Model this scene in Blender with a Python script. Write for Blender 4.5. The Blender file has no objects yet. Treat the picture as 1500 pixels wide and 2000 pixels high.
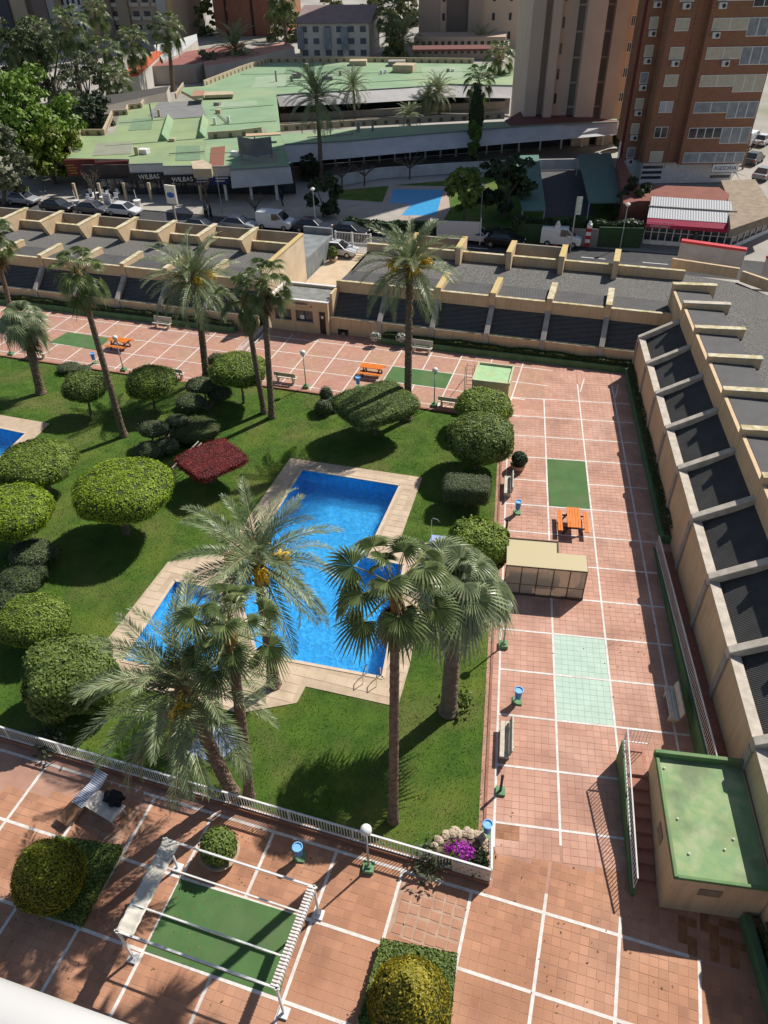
import bpy, bmesh, math, random
import numpy as np
from mathutils import Vector, Matrix, Euler
random.seed(7); rng = np.random.default_rng(7)
scene = bpy.context.scene
C = scene.collection

# ------------------------------------------------------------------ camera
F_PX = 1430.64                       # focal length in pixels of the 1500 x 2000 photograph
CAM = np.array([-1.5545, -44.845, 27.302])
PITCH, ROLL, YAW = 0.68238, -0.02544, 0.16471
R_CAM = (Matrix.Rotation(YAW, 3, 'Z') @ Matrix.Rotation(math.pi/2-PITCH, 3, 'X') @ Matrix.Rotation(ROLL, 3, 'Z'))
RN = np.array(R_CAM)
cam_data = bpy.data.cameras.new('camera'); cam = bpy.data.objects.new('camera', cam_data); C.objects.link(cam)
cam.matrix_world = Matrix.Translation(Vector(CAM)) @ R_CAM.to_4x4()
cam_data.sensor_fit = 'VERTICAL'; cam_data.sensor_height = 36; cam_data.lens = F_PX*36/2000
cam_data.clip_start = 0.05; cam_data.clip_end = 3000
scene.camera = cam
# ------------------------------------------------------------------ light
SUN = Vector((0.595, 0.70, 1.0)).normalized()
w = bpy.data.worlds.new('World'); scene.world = w; w.use_nodes = True
nt = w.node_tree; sky = nt.nodes.new('ShaderNodeTexSky'); sky.sky_type = 'NISHITA'; sky.sun_disc = False
sky.sun_elevation = math.asin(SUN.z); sky.sun_rotation = math.atan2(SUN.x, SUN.y)
sky.air_density = 1.0; sky.dust_density = 1.0
nt.links.new(sky.outputs[0], nt.nodes['Background'].inputs[0]); nt.nodes['Background'].inputs[1].default_value = 0.078
sl = bpy.data.lights.new('sun', 'SUN'); sl.energy = 5.0; sl.angle = math.radians(0.53); sl.color = (1, .95, .88)
so = bpy.data.objects.new('sun', sl); C.objects.link(so); so.rotation_euler = (-SUN).to_track_quat('-Z', 'Y').to_euler(); so.location = (30, 35, 60)
scene.view_settings.view_transform = 'Standard'; scene.view_settings.look = 'None'
scene.cycles.max_bounces = 5; scene.cycles.diffuse_bounces = 3; scene.cycles.glossy_bounces = 2; scene.cycles.transmission_bounces = 3; scene.cycles.transparent_max_bounces = 6
scene.view_settings.exposure = 0.2; scene.view_settings.gamma = 1

# ------------------------------------------------------------------ pixel <-> place
def ray(px, py): return RN @ np.array([(px-750)/F_PX, -(py-1000)/F_PX, -1.0])
def G(px, py, z=0.0):                # the point at height z seen at a pixel of the photograph
    d = ray(px, py); return CAM + d*((z-CAM[2])/d[2])
def ss(a, b, x): x = min(1, max(0, (x-a)/(b-a))); return x*x*(3-2*x)
A8 = math.radians(-8.6); U = np.array([math.cos(A8), math.sin(A8), 0]); N = np.array([-math.sin(A8), math.cos(A8), 0])
def TQ(t, q, z=0.0): return U*t + N*q + np.array([0, 0, z])   # the yard's second axis system, turned 8.6 degrees
def tq(P): return float(U@P), float(N@P)
DROP = 0.68                          # the north-west terrace lies this much lower
def gz(x, y):
    t, q = tq(np.array([x, y, 0]))
    if q > 9.3: return 0.0
    return -DROP*(1-ss(-27, -21.5, t))*ss(-13, -2, q)
def GG(px, py):
    z = 0.0
    for _ in range(8): P = G(px, py, z); z = gz(P[0], P[1])
    return G(px, py, z)
def over(px, py, B):                 # the point on a pixel's ray closest to the vertical through B
    d = ray(px, py); k = (d[0]*(B[0]-CAM[0])+d[1]*(B[1]-CAM[1]))/(d[0]**2+d[1]**2); return CAM+d*k
def mpp(P): return float(-((np.array(P)-CAM)@RN)[2])/F_PX   # metres per photo pixel at P

# ------------------------------------------------------------------ objects
def tag(o, label=None, cat=None, group=None, kind=None):
    if label: o['label'] = label
    if cat: o['category'] = cat
    if group: o['group'] = group
    if kind: o['kind'] = kind
    return o
def link(name, data, parent=None, world=True):
    o = bpy.data.objects.new(name, data); C.objects.link(o)
    if parent is not None:
        o.parent = parent
        if world:
            m = Matrix.LocRotScale(parent.location, parent.rotation_euler, parent.scale)
            if parent.parent is not None: m = Matrix.LocRotScale(parent.parent.location, parent.parent.rotation_euler, parent.parent.scale) @ parent.matrix_parent_inverse @ m
            o.matrix_parent_inverse = m.inverted()
    return o
def thing(name, label, cat, loc=(0, 0, 0), rz=0, group=None):
    o = bpy.data.objects.new(name, None); C.objects.link(o); o.empty_display_size = .2
    o.location = Vector([float(v) for v in loc]); o.rotation_euler = (0, 0, rz); return tag(o, label, cat, group)
def copy_tree(o, loc=None, rz=None, label=None, parent=None, group=None):
    c = o.copy(); C.objects.link(c)
    if parent is not None: c.parent = parent
    if loc is not None: c.location = Vector([float(v) for v in loc])
    if rz is not None: c.rotation_euler = (0, 0, rz)
    if label: c['label'] = label
    if group: c['group'] = group
    for ch in o.children: copy_tree(ch, parent=c)
    return c

def npmesh(name, V, Fq, mats, midx=None, smooth=False):
    """V (n,3), Fq (m,k) faces of k corners"""
    me = bpy.data.meshes.new(name); V = np.asarray(V, np.float32); Fq = np.asarray(Fq, np.int32); m, k = Fq.shape
    me.vertices.add(len(V)); me.vertices.foreach_set('co', V.ravel())
    me.loops.add(m*k); me.loops.foreach_set('vertex_index', Fq.ravel())
    me.polygons.add(m); me.polygons.foreach_set('loop_start', np.arange(0, m*k, k, dtype=np.int32)); me.polygons.foreach_set('loop_total', np.full(m, k, np.int32))
    for mt in mats: me.materials.append(mt)
    if midx is not None: me.polygons.foreach_set('material_index', np.asarray(midx, np.int32))
    me.polygons.foreach_set('use_smooth', np.full(m, bool(smooth)))
    me.update(calc_edges=True); return me

class MB:
    def __init__(s): s.v = []; s.f = []; s.m = []; s.k = 0
    def mat(s, k): s.k = k; return s
    def add(s, vs, fs):
        o = len(s.v); s.v += [tuple(float(c) for c in p) for p in vs]; s.f += [tuple(i+o for i in f) for f in fs]; s.m += [s.k]*len(fs); return s
    def hexa(s, b, t):               # four bottom corners, four top corners (both counter-clockwise)
        return s.add(list(b)+list(t), [(3, 2, 1, 0), (4, 5, 6, 7), (0, 1, 5, 4), (1, 2, 6, 5), (2, 3, 7, 6), (3, 0, 4, 7)])
    def box(s, c, d, rz=0.0, M=None):
        hx, hy, hz = d[0]/2, d[1]/2, d[2]/2; ca, sa = math.cos(rz), math.sin(rz); P = []
        for z in (-hz, hz):
            for x, y in ((-hx, -hy), (hx, -hy), (hx, hy), (-hx, hy)):
                p = Vector((x, y, z))
                if M is not None: p = M @ p
                else: p = Vector((x*ca-y*sa, x*sa+y*ca, z))
                P.append((p.x+c[0], p.y+c[1], p.z+c[2]))
        return s.hexa(P[:4], P[4:])
    def bar(s, a, b, w, h=None):     # square bar between two points
        a = Vector([float(v) for v in a]); b = Vector([float(v) for v in b]); d = b-a; L = d.length; h = h or w
        q = d.to_track_quat('X', 'Z').to_matrix(); return s.box((a+b)/2, (L, w, h), M=q)
    def prism(s, poly, z0, z1):
        n = len(poly); a = sum(poly[i][0]*poly[(i+1) % n][1]-poly[(i+1) % n][0]*poly[i][1] for i in range(n))
        if a < 0: poly = poly[::-1]
        vs = [(p[0], p[1], z0 if not callable(z0) else z0(p)) for p in poly]+[(p[0], p[1], z1 if not callable(z1) else z1(p)) for p in poly]
        return s.add(vs, [tuple(range(n-1, -1, -1)), tuple(range(n, 2*n))]+[(i, (i+1) % n, n+(i+1) % n, n+i) for i in range(n)])
    def poly(s, pts): return s.add(pts, [tuple(range(len(pts)))])
    def tube(s, path, rad, n=8, cap=True):
        path = [Vector([float(c) for c in p]) for p in path]; m = len(path)
        if not hasattr(rad, '__len__'): rad = [rad]*m
        vs = []; up = Vector((0, 0, 1))
        for i, p in enumerate(path):
            d = (path[min(i+1, m-1)]-path[max(i-1, 0)]).normalized()
            a = d.cross(up if abs(d.z) < .95 else Vector((1, 0, 0))).normalized(); b = a.cross(d)
            for k in range(n):
                t = 2*math.pi*k/n; vs.append(p+(a*math.cos(t)+b*math.sin(t))*rad[i])
        fs = [(i*n+k, i*n+(k+1) % n, (i+1)*n+(k+1) % n, (i+1)*n+k) for i in range(m-1) for k in range(n)]
        if cap: fs += [tuple(range(n-1, -1, -1)), tuple((m-1)*n+k for k in range(n))]
        return s.add(vs, fs)
    def lathe(s, c, prof, n=16):
        vs = [(c[0]+r*math.cos(2*math.pi*k/n), c[1]+r*math.sin(2*math.pi*k/n), c[2]+z) for r, z in prof for k in range(n)]
        m = len(prof); fs = [(i*n+k, i*n+(k+1) % n, (i+1)*n+(k+1) % n, (i+1)*n+k) for i in range(m-1) for k in range(n)]
        fs += [tuple(range(n-1, -1, -1)), tuple((m-1)*n+k for k in range(n))]
        return s.add(vs, fs)
    def ball(s, c, r, n=14, m=8):
        return s.lathe(c, [(r*math.sin(math.pi*i/m)+1e-4, -r*math.cos(math.pi*i/m)) for i in range(m+1)], n)
    def mesh(s, name, mats, smooth=False):
        me = bpy.data.meshes.new(name); me.from_pydata(s.v, [], s.f)
        for mt in (mats if isinstance(mats, (list, tuple)) else [mats]): me.materials.append(mt)
        me.polygons.foreach_set('material_index', s.m)
        if smooth: me.polygons.foreach_set('use_smooth', [True]*len(s.f))
        me.update(); return me
    def build(s, name, mats, parent=None, smooth=False, world=True, **tags):
        o = link(name, s.mesh(name, mats, smooth), parent, world)
        if tags: tag(o, **tags)
        return o
def bevel(o, w=.02, seg=2):
    m = o.modifiers.new('bevel', 'BEVEL'); m.width = w; m.segments = seg; m.limit_method = 'ANGLE'; return o
def inside(p, poly):
    x, y = p[0], p[1]; c = False; n = len(poly)
    for i in range(n):
        x0, y0 = poly[i][0], poly[i][1]; x1, y1 = poly[i-1][0], poly[i-1][1]
        if (y0 > y) != (y1 > y) and x < (x1-x0)*(y-y0)/(y1-y0)+x0: c = not c
    return c

def inside_np(P, poly):
    x, y = P[:, 0], P[:, 1]; c = np.zeros(len(P), bool); n = len(poly)
    for i in range(n):
        x0, y0 = poly[i][0], poly[i][1]; x1, y1 = poly[i-1][0], poly[i-1][1]
        if y0 == y1: continue
        c ^= ((y0 > y) != (y1 > y)) & (x < (x1-x0)*(y-y0)/(y1-y0)+x0)
    return c
# ------------------------------------------------------------------ materials
MATS = {}
def mat(name, c1, c2=None, scale=3.0, rough=.8, bump=0.0, bscale=30.0, metal=0.0, island=0.0, trans=0.0, coords='world', detail=6, spec=.3, emit=None, c3=None, s3=.3, contrast=(.35, .65), grime=None, streak=0.0):
    if name in MATS: return MATS[name]
    m = bpy.data.materials.new(name); m.use_nodes = True; MATS[name] = m
    t = m.node_tree; nd = t.nodes; L = t.links; b = nd['Principled BSDF']; out = nd['Material Output']
    b.inputs['Roughness'].default_value = rough; b.inputs['Metallic'].default_value = metal; b.inputs['Specular IOR Level'].default_value = spec
    src = nd.new('ShaderNodeNewGeometry').outputs['Position'] if coords == 'world' else nd.new('ShaderNodeTexCoord').outputs['Object']
    col = None
    def mix(a, bb, fac, mode='MIX'):
        x = nd.new('ShaderNodeMix'); x.data_type = 'RGBA'; x.blend_type = mode
        for s_, v in ((6, a), (7, bb)):
            if isinstance(v, tuple): x.inputs[s_].default_value = (*v, 1)
            else: L.new(v, x.inputs[s_])
        if isinstance(fac, float): x.inputs[0].default_value = fac
        else: L.new(fac, x.inputs[0])
        return x.outputs[2]
    def noise(sc, det=detail, lo=.35, hi=.65):
        n = nd.new('ShaderNodeTexNoise'); n.inputs['Scale'].default_value = sc; n.inputs['Detail'].default_value = det; L.new(src, n.inputs['Vector'])
        r = nd.new('ShaderNodeMapRange'); r.inputs[1].default_value = lo; r.inputs[2].default_value = hi; L.new(n.outputs['Fac'], r.inputs[0]); return r.outputs[0]
    col = c1
    if c2 is not None: col = mix(c1, c2, noise(scale, lo=contrast[0], hi=contrast[1]))
    if c3 is not None: col = mix(col, c3, noise(s3, 4, .5, .75))
    if grime:                         # dirt of its own shape: (colour, scale, amount)
        a_ = noise(grime[1], 8, .48, .70); mm_ = nd.new('ShaderNodeMath'); mm_.operation = 'MULTIPLY'; L.new(a_, mm_.inputs[0]); mm_.inputs[1].default_value = grime[2]; col = mix(col, grime[0], mm_.outputs[0])
    if streak:                        # rain streaks down a wall
        mp = nd.new('ShaderNodeMapping'); mp.inputs['Scale'].default_value = (3.2, 3.2, .22); L.new(src, mp.inputs[0]); n = nd.new('ShaderNodeTexNoise'); n.inputs['Scale'].default_value = 1.6; n.inputs['Detail'].default_value = 7; L.new(mp.outputs[0], n.inputs['Vector'])
        r = nd.new('ShaderNodeMapRange'); r.inputs[1].default_value = .5; r.inputs[2].default_value = .75; r.inputs[4].default_value = streak; L.new(n.outputs['Fac'], r.inputs[0]); col = mix(col, (.22, .17, .12), r.outputs[0])
    if island:
        g = nd.new('ShaderNodeNewGeometry'); r = nd.new('ShaderNodeMapRange'); r.inputs[3].default_value = 1-island; r.inputs[4].default_value = 1+island
        L.new(g.outputs['Random Per Island'], r.inputs[0])
        cb = nd.new('ShaderNodeCombineColor')
        for i in range(3): L.new(r.outputs[0], cb.inputs[i])
        col = mix(col, cb.outputs[0], 1.0, 'MULTIPLY')
    if isinstance(col, tuple): b.inputs['Base Color'].default_value = (*col, 1)
    else: L.new(col, b.inputs['Base Color'])
    if bump:
        n = nd.new('ShaderNodeTexNoise'); n.inputs['Scale'].default_value = bscale; n.inputs['Detail'].default_value = 5; L.new(src, n.inputs['Vector'])
        bp = nd.new('ShaderNodeBump'); bp.inputs['Strength'].default_value = bump; bp.inputs['Distance'].default_value = .05; L.new(n.outputs['Fac'], bp.inputs['Height']); L.new(bp.outputs[0], b.inputs['Normal'])
    if emit: b.inputs['Emission Color'].default_value = (*emit[0], 1); b.inputs['Emission Strength'].default_value = emit[1]
    if trans:
        tr = nd.new('ShaderNodeBsdfTranslucent'); ms = nd.new('ShaderNodeMixShader'); ms.inputs[0].default_value = trans
        if isinstance(col, tuple): tr.inputs[0].default_value = (*col, 1)
        else: L.new(col, tr.inputs[0])
        L.new(b.outputs[0], ms.inputs[1]); L.new(tr.outputs[0], ms.inputs[2]); L.new(ms.outputs[0], out.inputs[0])
    return m
def stripes(name, c1, c2, freq, axis, rough=.6, bumpd=.03, rot=0.0, noise_c=None):
    """corrugated / slatted sheet: stripes across a world direction"""
    if name in MATS: return MATS[name]
    m = mat(name, c1, noise_c or c1, 1.2, rough); t = m.node_tree; nd = t.nodes; L = t.links; b = nd['Principled BSDF']
    g = nd.new('ShaderNodeNewGeometry'); mp = nd.new('ShaderNodeMapping'); mp.inputs['Rotation'].default_value = (0, 0, rot); L.new(g.outputs['Position'], mp.inputs[0])
    wv = nd.new('ShaderNodeTexWave'); wv.bands_direction = axis; wv.inputs['Scale'].default_value = freq; wv.inputs['Distortion'].default_value = 0; L.new(mp.outputs[0], wv.inputs[0])
    x = nd.new('ShaderNodeMix'); x.data_type = 'RGBA'; L.new(wv.outputs['Fac'], x.inputs[0]); x.inputs[7].default_value = (*c2, 1)
    old = b.inputs['Base Color'].links[0].from_socket if b.inputs['Base Color'].links else None
    if old: L.new(old, x.inputs[6])
    else: x.inputs[6].default_value = (*c1, 1)
    L.new(x.outputs[2], b.inputs['Base Color'])
    bp = nd.new('ShaderNodeBump'); bp.inputs['Distance'].default_value = bumpd; bp.inputs['Strength'].default_value = .6; L.new(wv.outputs['Fac'], bp.inputs['Height']); L.new(bp.outputs[0], b.inputs['Normal'])
    return m
TILE_R = mat('terracotta tile pink', (.53, .30, .22), (.45, .24, .17), .55, .75, .15, 25, island=.075, c3=(.56, .35, .27), s3=.22, grime=((.27, .14, .10), .42, .6))
TILE_S = mat('terracotta tile orange', (.47, .24, .14), (.385, .185, .105), .55, .75, .15, 25, island=.11, c3=(.50, .28, .185), s3=.22, grime=((.22, .10, .06), .42, .6))
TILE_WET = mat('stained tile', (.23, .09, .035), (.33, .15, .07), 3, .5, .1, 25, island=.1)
GROUT = mat('tile joint', (.46, .265, .19), (.35, .195, .14), 1.0, .9)
WHITE_LINE = mat('white paving strip', (.74, .70, .65), (.6, .55, .5), 5, .75, .1, 30, grime=((.45, .36, .30), .9, .45))
LAWN = mat('mown grass', (.088, .165, .016), (.05, .112, .011), .9, .9, 1.0, 55, c3=(.16, .20, .03), s3=.28, grime=((.19, .17, .06), .33, .55))
EARTH = mat('dry earth', (.22, .15, .09), (.14, .1, .06), 3, .95, .5, 20)
BEIGE = mat('beige render', (.66, .49, .30), (.58, .42, .255), .7, .85, .1, 30, c3=(.52, .40, .26), s3=.5, streak=.28)
CREAMTOP = mat('weathered coping', (.62, .55, .42), (.40, .33, .14), 2.5, .85, .2, 20)
YELLOWTOP = mat('lichen yellow coping', (.55, .38, .10), (.5, .42, .25), 3, .85, .2, 20)
CONC = mat('grey concrete', (.34, .31, .28), (.24, .22, .19), 2, .9, .2, 20)
GRAVEL = mat('roof gravel', (.20, .19, .175), (.07, .068, .064), 9, .95, .8, 14, c3=(.13, .125, .115), s3=.2)
WHITE = mat('white paint', (.78, .77, .74), (.66, .64, .6), 2, .5)
WHITE_METAL = mat('white enamelled steel', (.74, .74, .72), (.62, .62, .6), 3, .4)
GREEN_PAINT = mat('green masonry paint', (.10, .20, .09), (.07, .15, .065), 1.5, .7, .1, 20)
GREEN_ROOF = mat('green waterproof coating', (.19, .315, .145), (.27, .345, .15), 2.2, .75, .2, 12, c3=(.35, .40, .24), s3=1.1, grime=((.13, .17, .09), .8, .75))
TURF = mat('artificial turf', (.085, .17, .055), (.065, .14, .043), 1.2, .9, .3, 90, grime=((.12, .15, .07), .7, .6))
MINT = mat('mint green tile', (.45, .58, .485), (.39, .515, .425), 1.5, .6, .1, 25, island=.06)
DARK = mat('dark metal', (.03, .03, .032), (.05, .05, .05), 4, .5)
BLACK = mat('black fabric', (.012, .012, .014), None, rough=.8)
GLASS_DARK = mat('dark window glass', (.03, .04, .045), (.05, .06, .07), .5, .08, spec=.6)
ORANGE = mat('orange varnished wood', (.75, .22, .03), (.62, .16, .02), 6, .45, .1, 30)
BLUE = mat('blue plastic', (.07, .28, .62), (.05, .22, .55), 4, .4)
CREAM = mat('cream bench concrete', (.60, .55, .45), (.48, .43, .34), 4, .8, .1, 30)
COPING = mat('tan pool coping', (.60, .47, .34), (.52, .40, .28), 1.2, .8, .1, 30, island=.07, grime=((.36, .27, .19), .7, .6))
def brick_mat(name, c1, c2, cm, scale, rough=.85, bw=.5, rh=.25, rot=0.0, msize=.02, vertical=False):
    if name in MATS: return MATS[name]
    m = mat(name, c1, None, rough=rough); nd = m.node_tree.nodes; L = m.node_tree.links; b = nd['Principled BSDF']
    g = nd.new('ShaderNodeNewGeometry'); mp = nd.new('ShaderNodeMapping'); mp.inputs['Rotation'].default_value = (math.pi/2 if vertical else 0, 0, rot); L.new(g.outputs['Position'], mp.inputs[0])
    bt = nd.new('ShaderNodeTexBrick'); bt.inputs['Color1'].default_value = (*c1, 1); bt.inputs['Color2'].default_value = (*c2, 1); bt.inputs['Mortar'].default_value = (*cm, 1)
    bt.inputs['Scale'].default_value = scale; bt.inputs['Mortar Size'].default_value = msize; bt.inputs['Brick Width'].default_value = bw; bt.inputs['Row Height'].default_value = rh; bt.offset = 0 if bw == rh else .5
    L.new(mp.outputs[0], bt.inputs[0])
    n = nd.new('ShaderNodeTexNoise'); n.inputs['Scale'].default_value = .5; L.new(g.outputs['Position'], n.inputs['Vector'])
    x = nd.new('ShaderNodeMix'); x.data_type = 'RGBA'; x.blend_type = 'MULTIPLY'; x.inputs[0].default_value = .5; L.new(bt.outputs[0], x.inputs[6]); L.new(n.outputs['Color'], x.inputs[7])
    x2 = nd.new('ShaderNodeMix'); x2.data_type = 'RGBA'; x2.inputs[0].default_value = .55; L.new(bt.outputs[0], x2.inputs[6]); L.new(x.outputs[2], x2.inputs[7])
    L.new(x2.outputs[2], b.inputs['Base Color']); return m
# =================================================================== ground, plaza, lawn, pools
g = MB(); g.poly([(-900, -200, -2.6), (900, -200, -2.6), (900, 1500, -2.6), (-900, 1500, -2.6)])
g.build('ground', mat('city ground', (.25, .22, .19), (.17, .15, .13), .15, .95, c3=(.09, .11, .05), s3=.03), kind='structure')

def xy(P): return (float(P[0]), float(P[1]))
# the three tiled areas share one base sheet
GROUT_N = brick_mat('far terracotta tiles', (.53, .305, .22), (.46, .25, .175), (.38, .21, .155), 1, bw=.305, rh=.305, rot=-A8, msize=.008)
sheet = MB()
sheet.poly([TQ(-62, -60, -.0), TQ(14, -60, 0), TQ(14, -32.0, 0), TQ(-62, -32.0, 0)])
sheet.poly([(-.6, -33.6, .001), (9.3, -33.6, .001), (9.3, 8.2, .001), (-.6, 8.2, .001)])
plaza = sheet.build('paved_plaza', GROUT, kind='structure')
nb = MB()                                               # northern terrace, level part and the lower part west of the steps
nb.poly([TQ(-21.9, -.75, .006), TQ(2.2, -.75, .006), TQ(2.2, 9.2, .006), TQ(-21.9, 9.2, .006)])
nb.poly([TQ(-70, -.75, -DROP), TQ(-23.6, -.75, -DROP), TQ(-23.6, 9.2, -DROP), TQ(-70, 9.2, -DROP)])
nb.build('north_terrace_paving', GROUT_N, plaza)
# the steps between them
for k in range(4):
    z1 = -DROP*(k+1)/5; t0 = -21.9-.46*k
    b = MB(); b.hexa([TQ(t0-.46, -.7, -1), TQ(t0, -.7, -1), TQ(t0, 9.1, -1), TQ(t0-.46, 9.1, -1)], [TQ(t0-.46, -.7, z1), TQ(t0, -.7, z1), TQ(t0, 9.1, z1), TQ(t0-.46, 9.1, z1)])
    b.build('step', mat('pale step stone', (.55, .42, .36), (.45, .33, .28), 3, .8), plaza)
b = MB(); b.hexa([TQ(-22.95, -.5, -.6), TQ(-22.55, -.5, -.6), TQ(-22.55, 9, -.6), TQ(-22.95, 9, -.6)], [TQ(-22.95, -.5, .02), TQ(-22.55, -.5, .06), TQ(-22.55, 9, .06), TQ(-22.95, 9, .02)])
b.build('step_kerb', mat('pale step stone', ()), plaza)

# -- tiles: 0.31 m, eight to a cell, white strips between the cells
def tile_mesh(name, m, s=.292, h=.008):
    b = MB(); i = s/2; k = s/2-.008
    b.add([(-i, -i, 0), (i, -i, 0), (i, i, 0), (-i, i, 0), (-k, -k, h), (k, -k, h), (k, k, h), (-k, k, h)], [(4, 5, 6, 7), (0, 1, 5, 4), (1, 2, 6, 5), (2, 3, 7, 6), (3, 0, 4, 7)])
    return b.mesh(name, m)
TV = np.array([(-1, -1, 0), (1, -1, 0), (1, 1, 0), (-1, 1, 0), (-.945, -.945, 1), (.945, -.945, 1), (.945, .945, 1), (-.945, .945, 1)])
TF = np.array([(4, 5, 6, 7), (0, 1, 5, 4), (1, 2, 6, 5), (2, 3, 7, 6), (3, 0, 4, 7)])
def tiles(centres, rot, size, h=.008, z=.0):
    """joined tiles: every one its own island, each slightly tilted"""
    n = len(centres); V = np.repeat(TV[None], n, 0).astype(float); V[:, :, :2] *= size/2; V[:, :, 2] *= h
    tilt = rng.normal(0, .012, (n, 2)); top = V[:, 4:, :]; top[:, :, 2] += top[:, :, 0]*tilt[:, :1]+top[:, :, 1]*tilt[:, 1:]
    c, s_ = math.cos(rot), math.sin(rot); X = V[:, :, 0]*c-V[:, :, 1]*s_; Y = V[:, :, 0]*s_+V[:, :, 1]*c
    V[:, :, 0] = X+centres[:, 0:1]; V[:, :, 1] = Y+centres[:, 1:2]; V[:, :, 2] += z
    return V.reshape(-1, 3), (TF[None]+8*np.arange(n)[:, None, None]).reshape(-1, 4)
def pix(P):
    d = (np.asarray(P)-CAM)@RN; return 750+F_PX*d[..., 0]/-d[..., 2], 1000-F_PX*d[..., 1]/-d[..., 2]
def in_view(P, m=20):
    x, y = pix(P); return (x > -m) & (x < 1500+m) & (y > -m) & (y < 2000+m)

NOFILL = []                                             # areas with their own paving
pergola_turf = [xy(G(*p)) for p in ((352, 1717), (588, 1790), (545, 1948), (282, 1858))]
SCELL, S_T0, S_Q0 = 2.58, 6.76, -32.47
mint_rect = (2.5, 5.0, -25.0, -20.0); turf_rect = (2.5, 5.0, -10.0, -5.0)
patch = [xy(G(*p)) for p in ((787, 1722), (915, 1752), (884, 1876), (752, 1818))]
stone_patch = [xy(G(*p)) for p in ((190, 1500), (290, 1535), (245, 1650), (130, 1610))]
fence_corner = np.array([-.12, -32.42])
cS, cR, cM = [], [], []
for i in range(-30, 4):
    for j in range(-8, 1):
        for a in range(8):
            for c_ in range(8):
                t = S_T0+SCELL*i+.05+.31*(a+.5); q = S_Q0+SCELL*j+.05+.31*(c_+.5)
                P = TQ(t, q)
                if q > -32.12 and P[0] < -.1: continue
                if P[1] > -31.3-.0*P[0] or P[0] > 9.2: continue
                if inside(P, pergola_turf) or inside(P, patch) or inside(P, stone_patch): continue
                cS.append(P)
for i in range(0, 4):
    for j in range(-4, 13):
        for a in range(8):
            for c_ in range(8):
                x = 2.5*i+.05+.3*(a+.5); y = -2.5*j-.05-.3*(c_+.5)
                if x > 9.15 or y < -31.2: continue
                if (y > 1.2-.15*x and x < 2.55) or y > 8.2-.15*x: continue
                if turf_rect[0] < x < turf_rect[1] and turf_rect[2] < y < turf_rect[3]: continue
                (cM if mint_rect[0] < x < mint_rect[1] and mint_rect[2] < y < mint_rect[3] else cR).append(np.array([x, y, 0]))
for c_ in range(104):                                   # the narrow strip along the lawn
    y = .3-.302*c_
    if y > -31: cR.append(np.array([-.17, y, 0]))
cS, cR, cM = np.array(cS), np.array(cR), np.array(cM)
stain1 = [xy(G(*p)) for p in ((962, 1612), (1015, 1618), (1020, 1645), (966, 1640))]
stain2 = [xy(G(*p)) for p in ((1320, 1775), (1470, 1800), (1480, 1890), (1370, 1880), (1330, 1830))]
cS = cS[in_view(cS)]; cR = cR[in_view(cR)]
near = cS[np.argsort(np.linalg.norm(cS-CAM, axis=1))]
single, rest = near[:230], near[230:]
tm = tile_mesh('tile', TILE_S, .300); twm = tile_mesh('tile', TILE_WET, .300)
for P in single:
    o = link('tile', twm if inside(P, stain2) else tm, plaza); o.location = (P[0], P[1], 0); o.rotation_euler = (random.gauss(0, .008), random.gauss(0, .008), A8+random.choice((0, 1, 2, 3))*math.pi/2)
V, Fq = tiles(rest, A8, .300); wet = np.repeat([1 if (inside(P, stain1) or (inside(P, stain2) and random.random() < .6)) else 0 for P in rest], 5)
tag(link('tile_field', npmesh('tile_field', V, Fq, [TILE_S, TILE_WET], wet), plaza), kind='stuff')
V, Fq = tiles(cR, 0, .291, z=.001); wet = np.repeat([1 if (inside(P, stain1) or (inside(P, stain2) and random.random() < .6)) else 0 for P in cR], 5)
tag(link('pink_tile_field', npmesh('pink_tile_field', V, Fq, [TILE_R, TILE_WET], wet), plaza), kind='stuff')
mm = tile_mesh('mint_tile', MINT, .29)
MB().poly([(2.5, -25, .004), (5, -25, .004), (5, -20, .004), (2.5, -20, .004)]).build('mint_bed', mat('mint joint', (.36, .47, .38), (.31, .42, .34), 3, .8), plaza)
for P in cM:
    o = link('mint_tile', mm, plaza); o.location = (P[0], P[1], .001); o.rotation_euler = (0, 0, random.choice((0, 1, 2, 3))*math.pi/2)
# -- white strips
def strip(a, b, w=.115, z=.016):
    a = Vector((a[0], a[1], 0)); b = Vector((b[0], b[1], 0)); d = (b-a).normalized(); n = Vector((-d.y, d.x, 0))*w/2
    s_ = MB(); s_.hexa([a-n, b-n, b+n, a+n], [p+Vector((0, 0, z)) for p in (a-n, b-n, b+n, a+n)]); return s_.build('white_strip', WHITE_LINE, plaza)
def strip_z(a, b, w, z): o = strip(a, b, w); o.location.z = z; return o
for j in range(0, 4):                                   # south court rows and columns
    q = S_Q0-SCELL*j
    strip(TQ(-45 if j else -45, q), TQ((1.5 if False else 12.2)-1.3*0, q) if j else TQ(11.6, q))
for i in range(-14, 4):
    t = S_T0+SCELL*i
    top = S_Q0+ (.0 if i < 0 else .62 if i < 2 else .0)
    strip(TQ(t, top if i != 0 else S_Q0+.0), TQ(t, S_Q0-SCELL*3.6), z=.0165)
strip(TQ(S_T0, S_Q0), TQ(S_T0, S_Q0+.68), z=.0165)
for j in range(-1, 13):                                 # right court
    y = -2.5*j
    xe = 8.5 if j < 6 else 8.1
    strip((0 if j > 1 else .15, y), (xe if j < 11 else 5.0 if j == 11 else 5.6, y), .1)
strip((0, -2.2), (0, -31.0), .1, .0165); strip((2.5, 2.5), (2.5, -30.6), .1, .0165); strip((5, 5), (5, -26.8), .1, .0165); strip((7.5, 5), (7.5, -26), .1, .0165)
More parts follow.
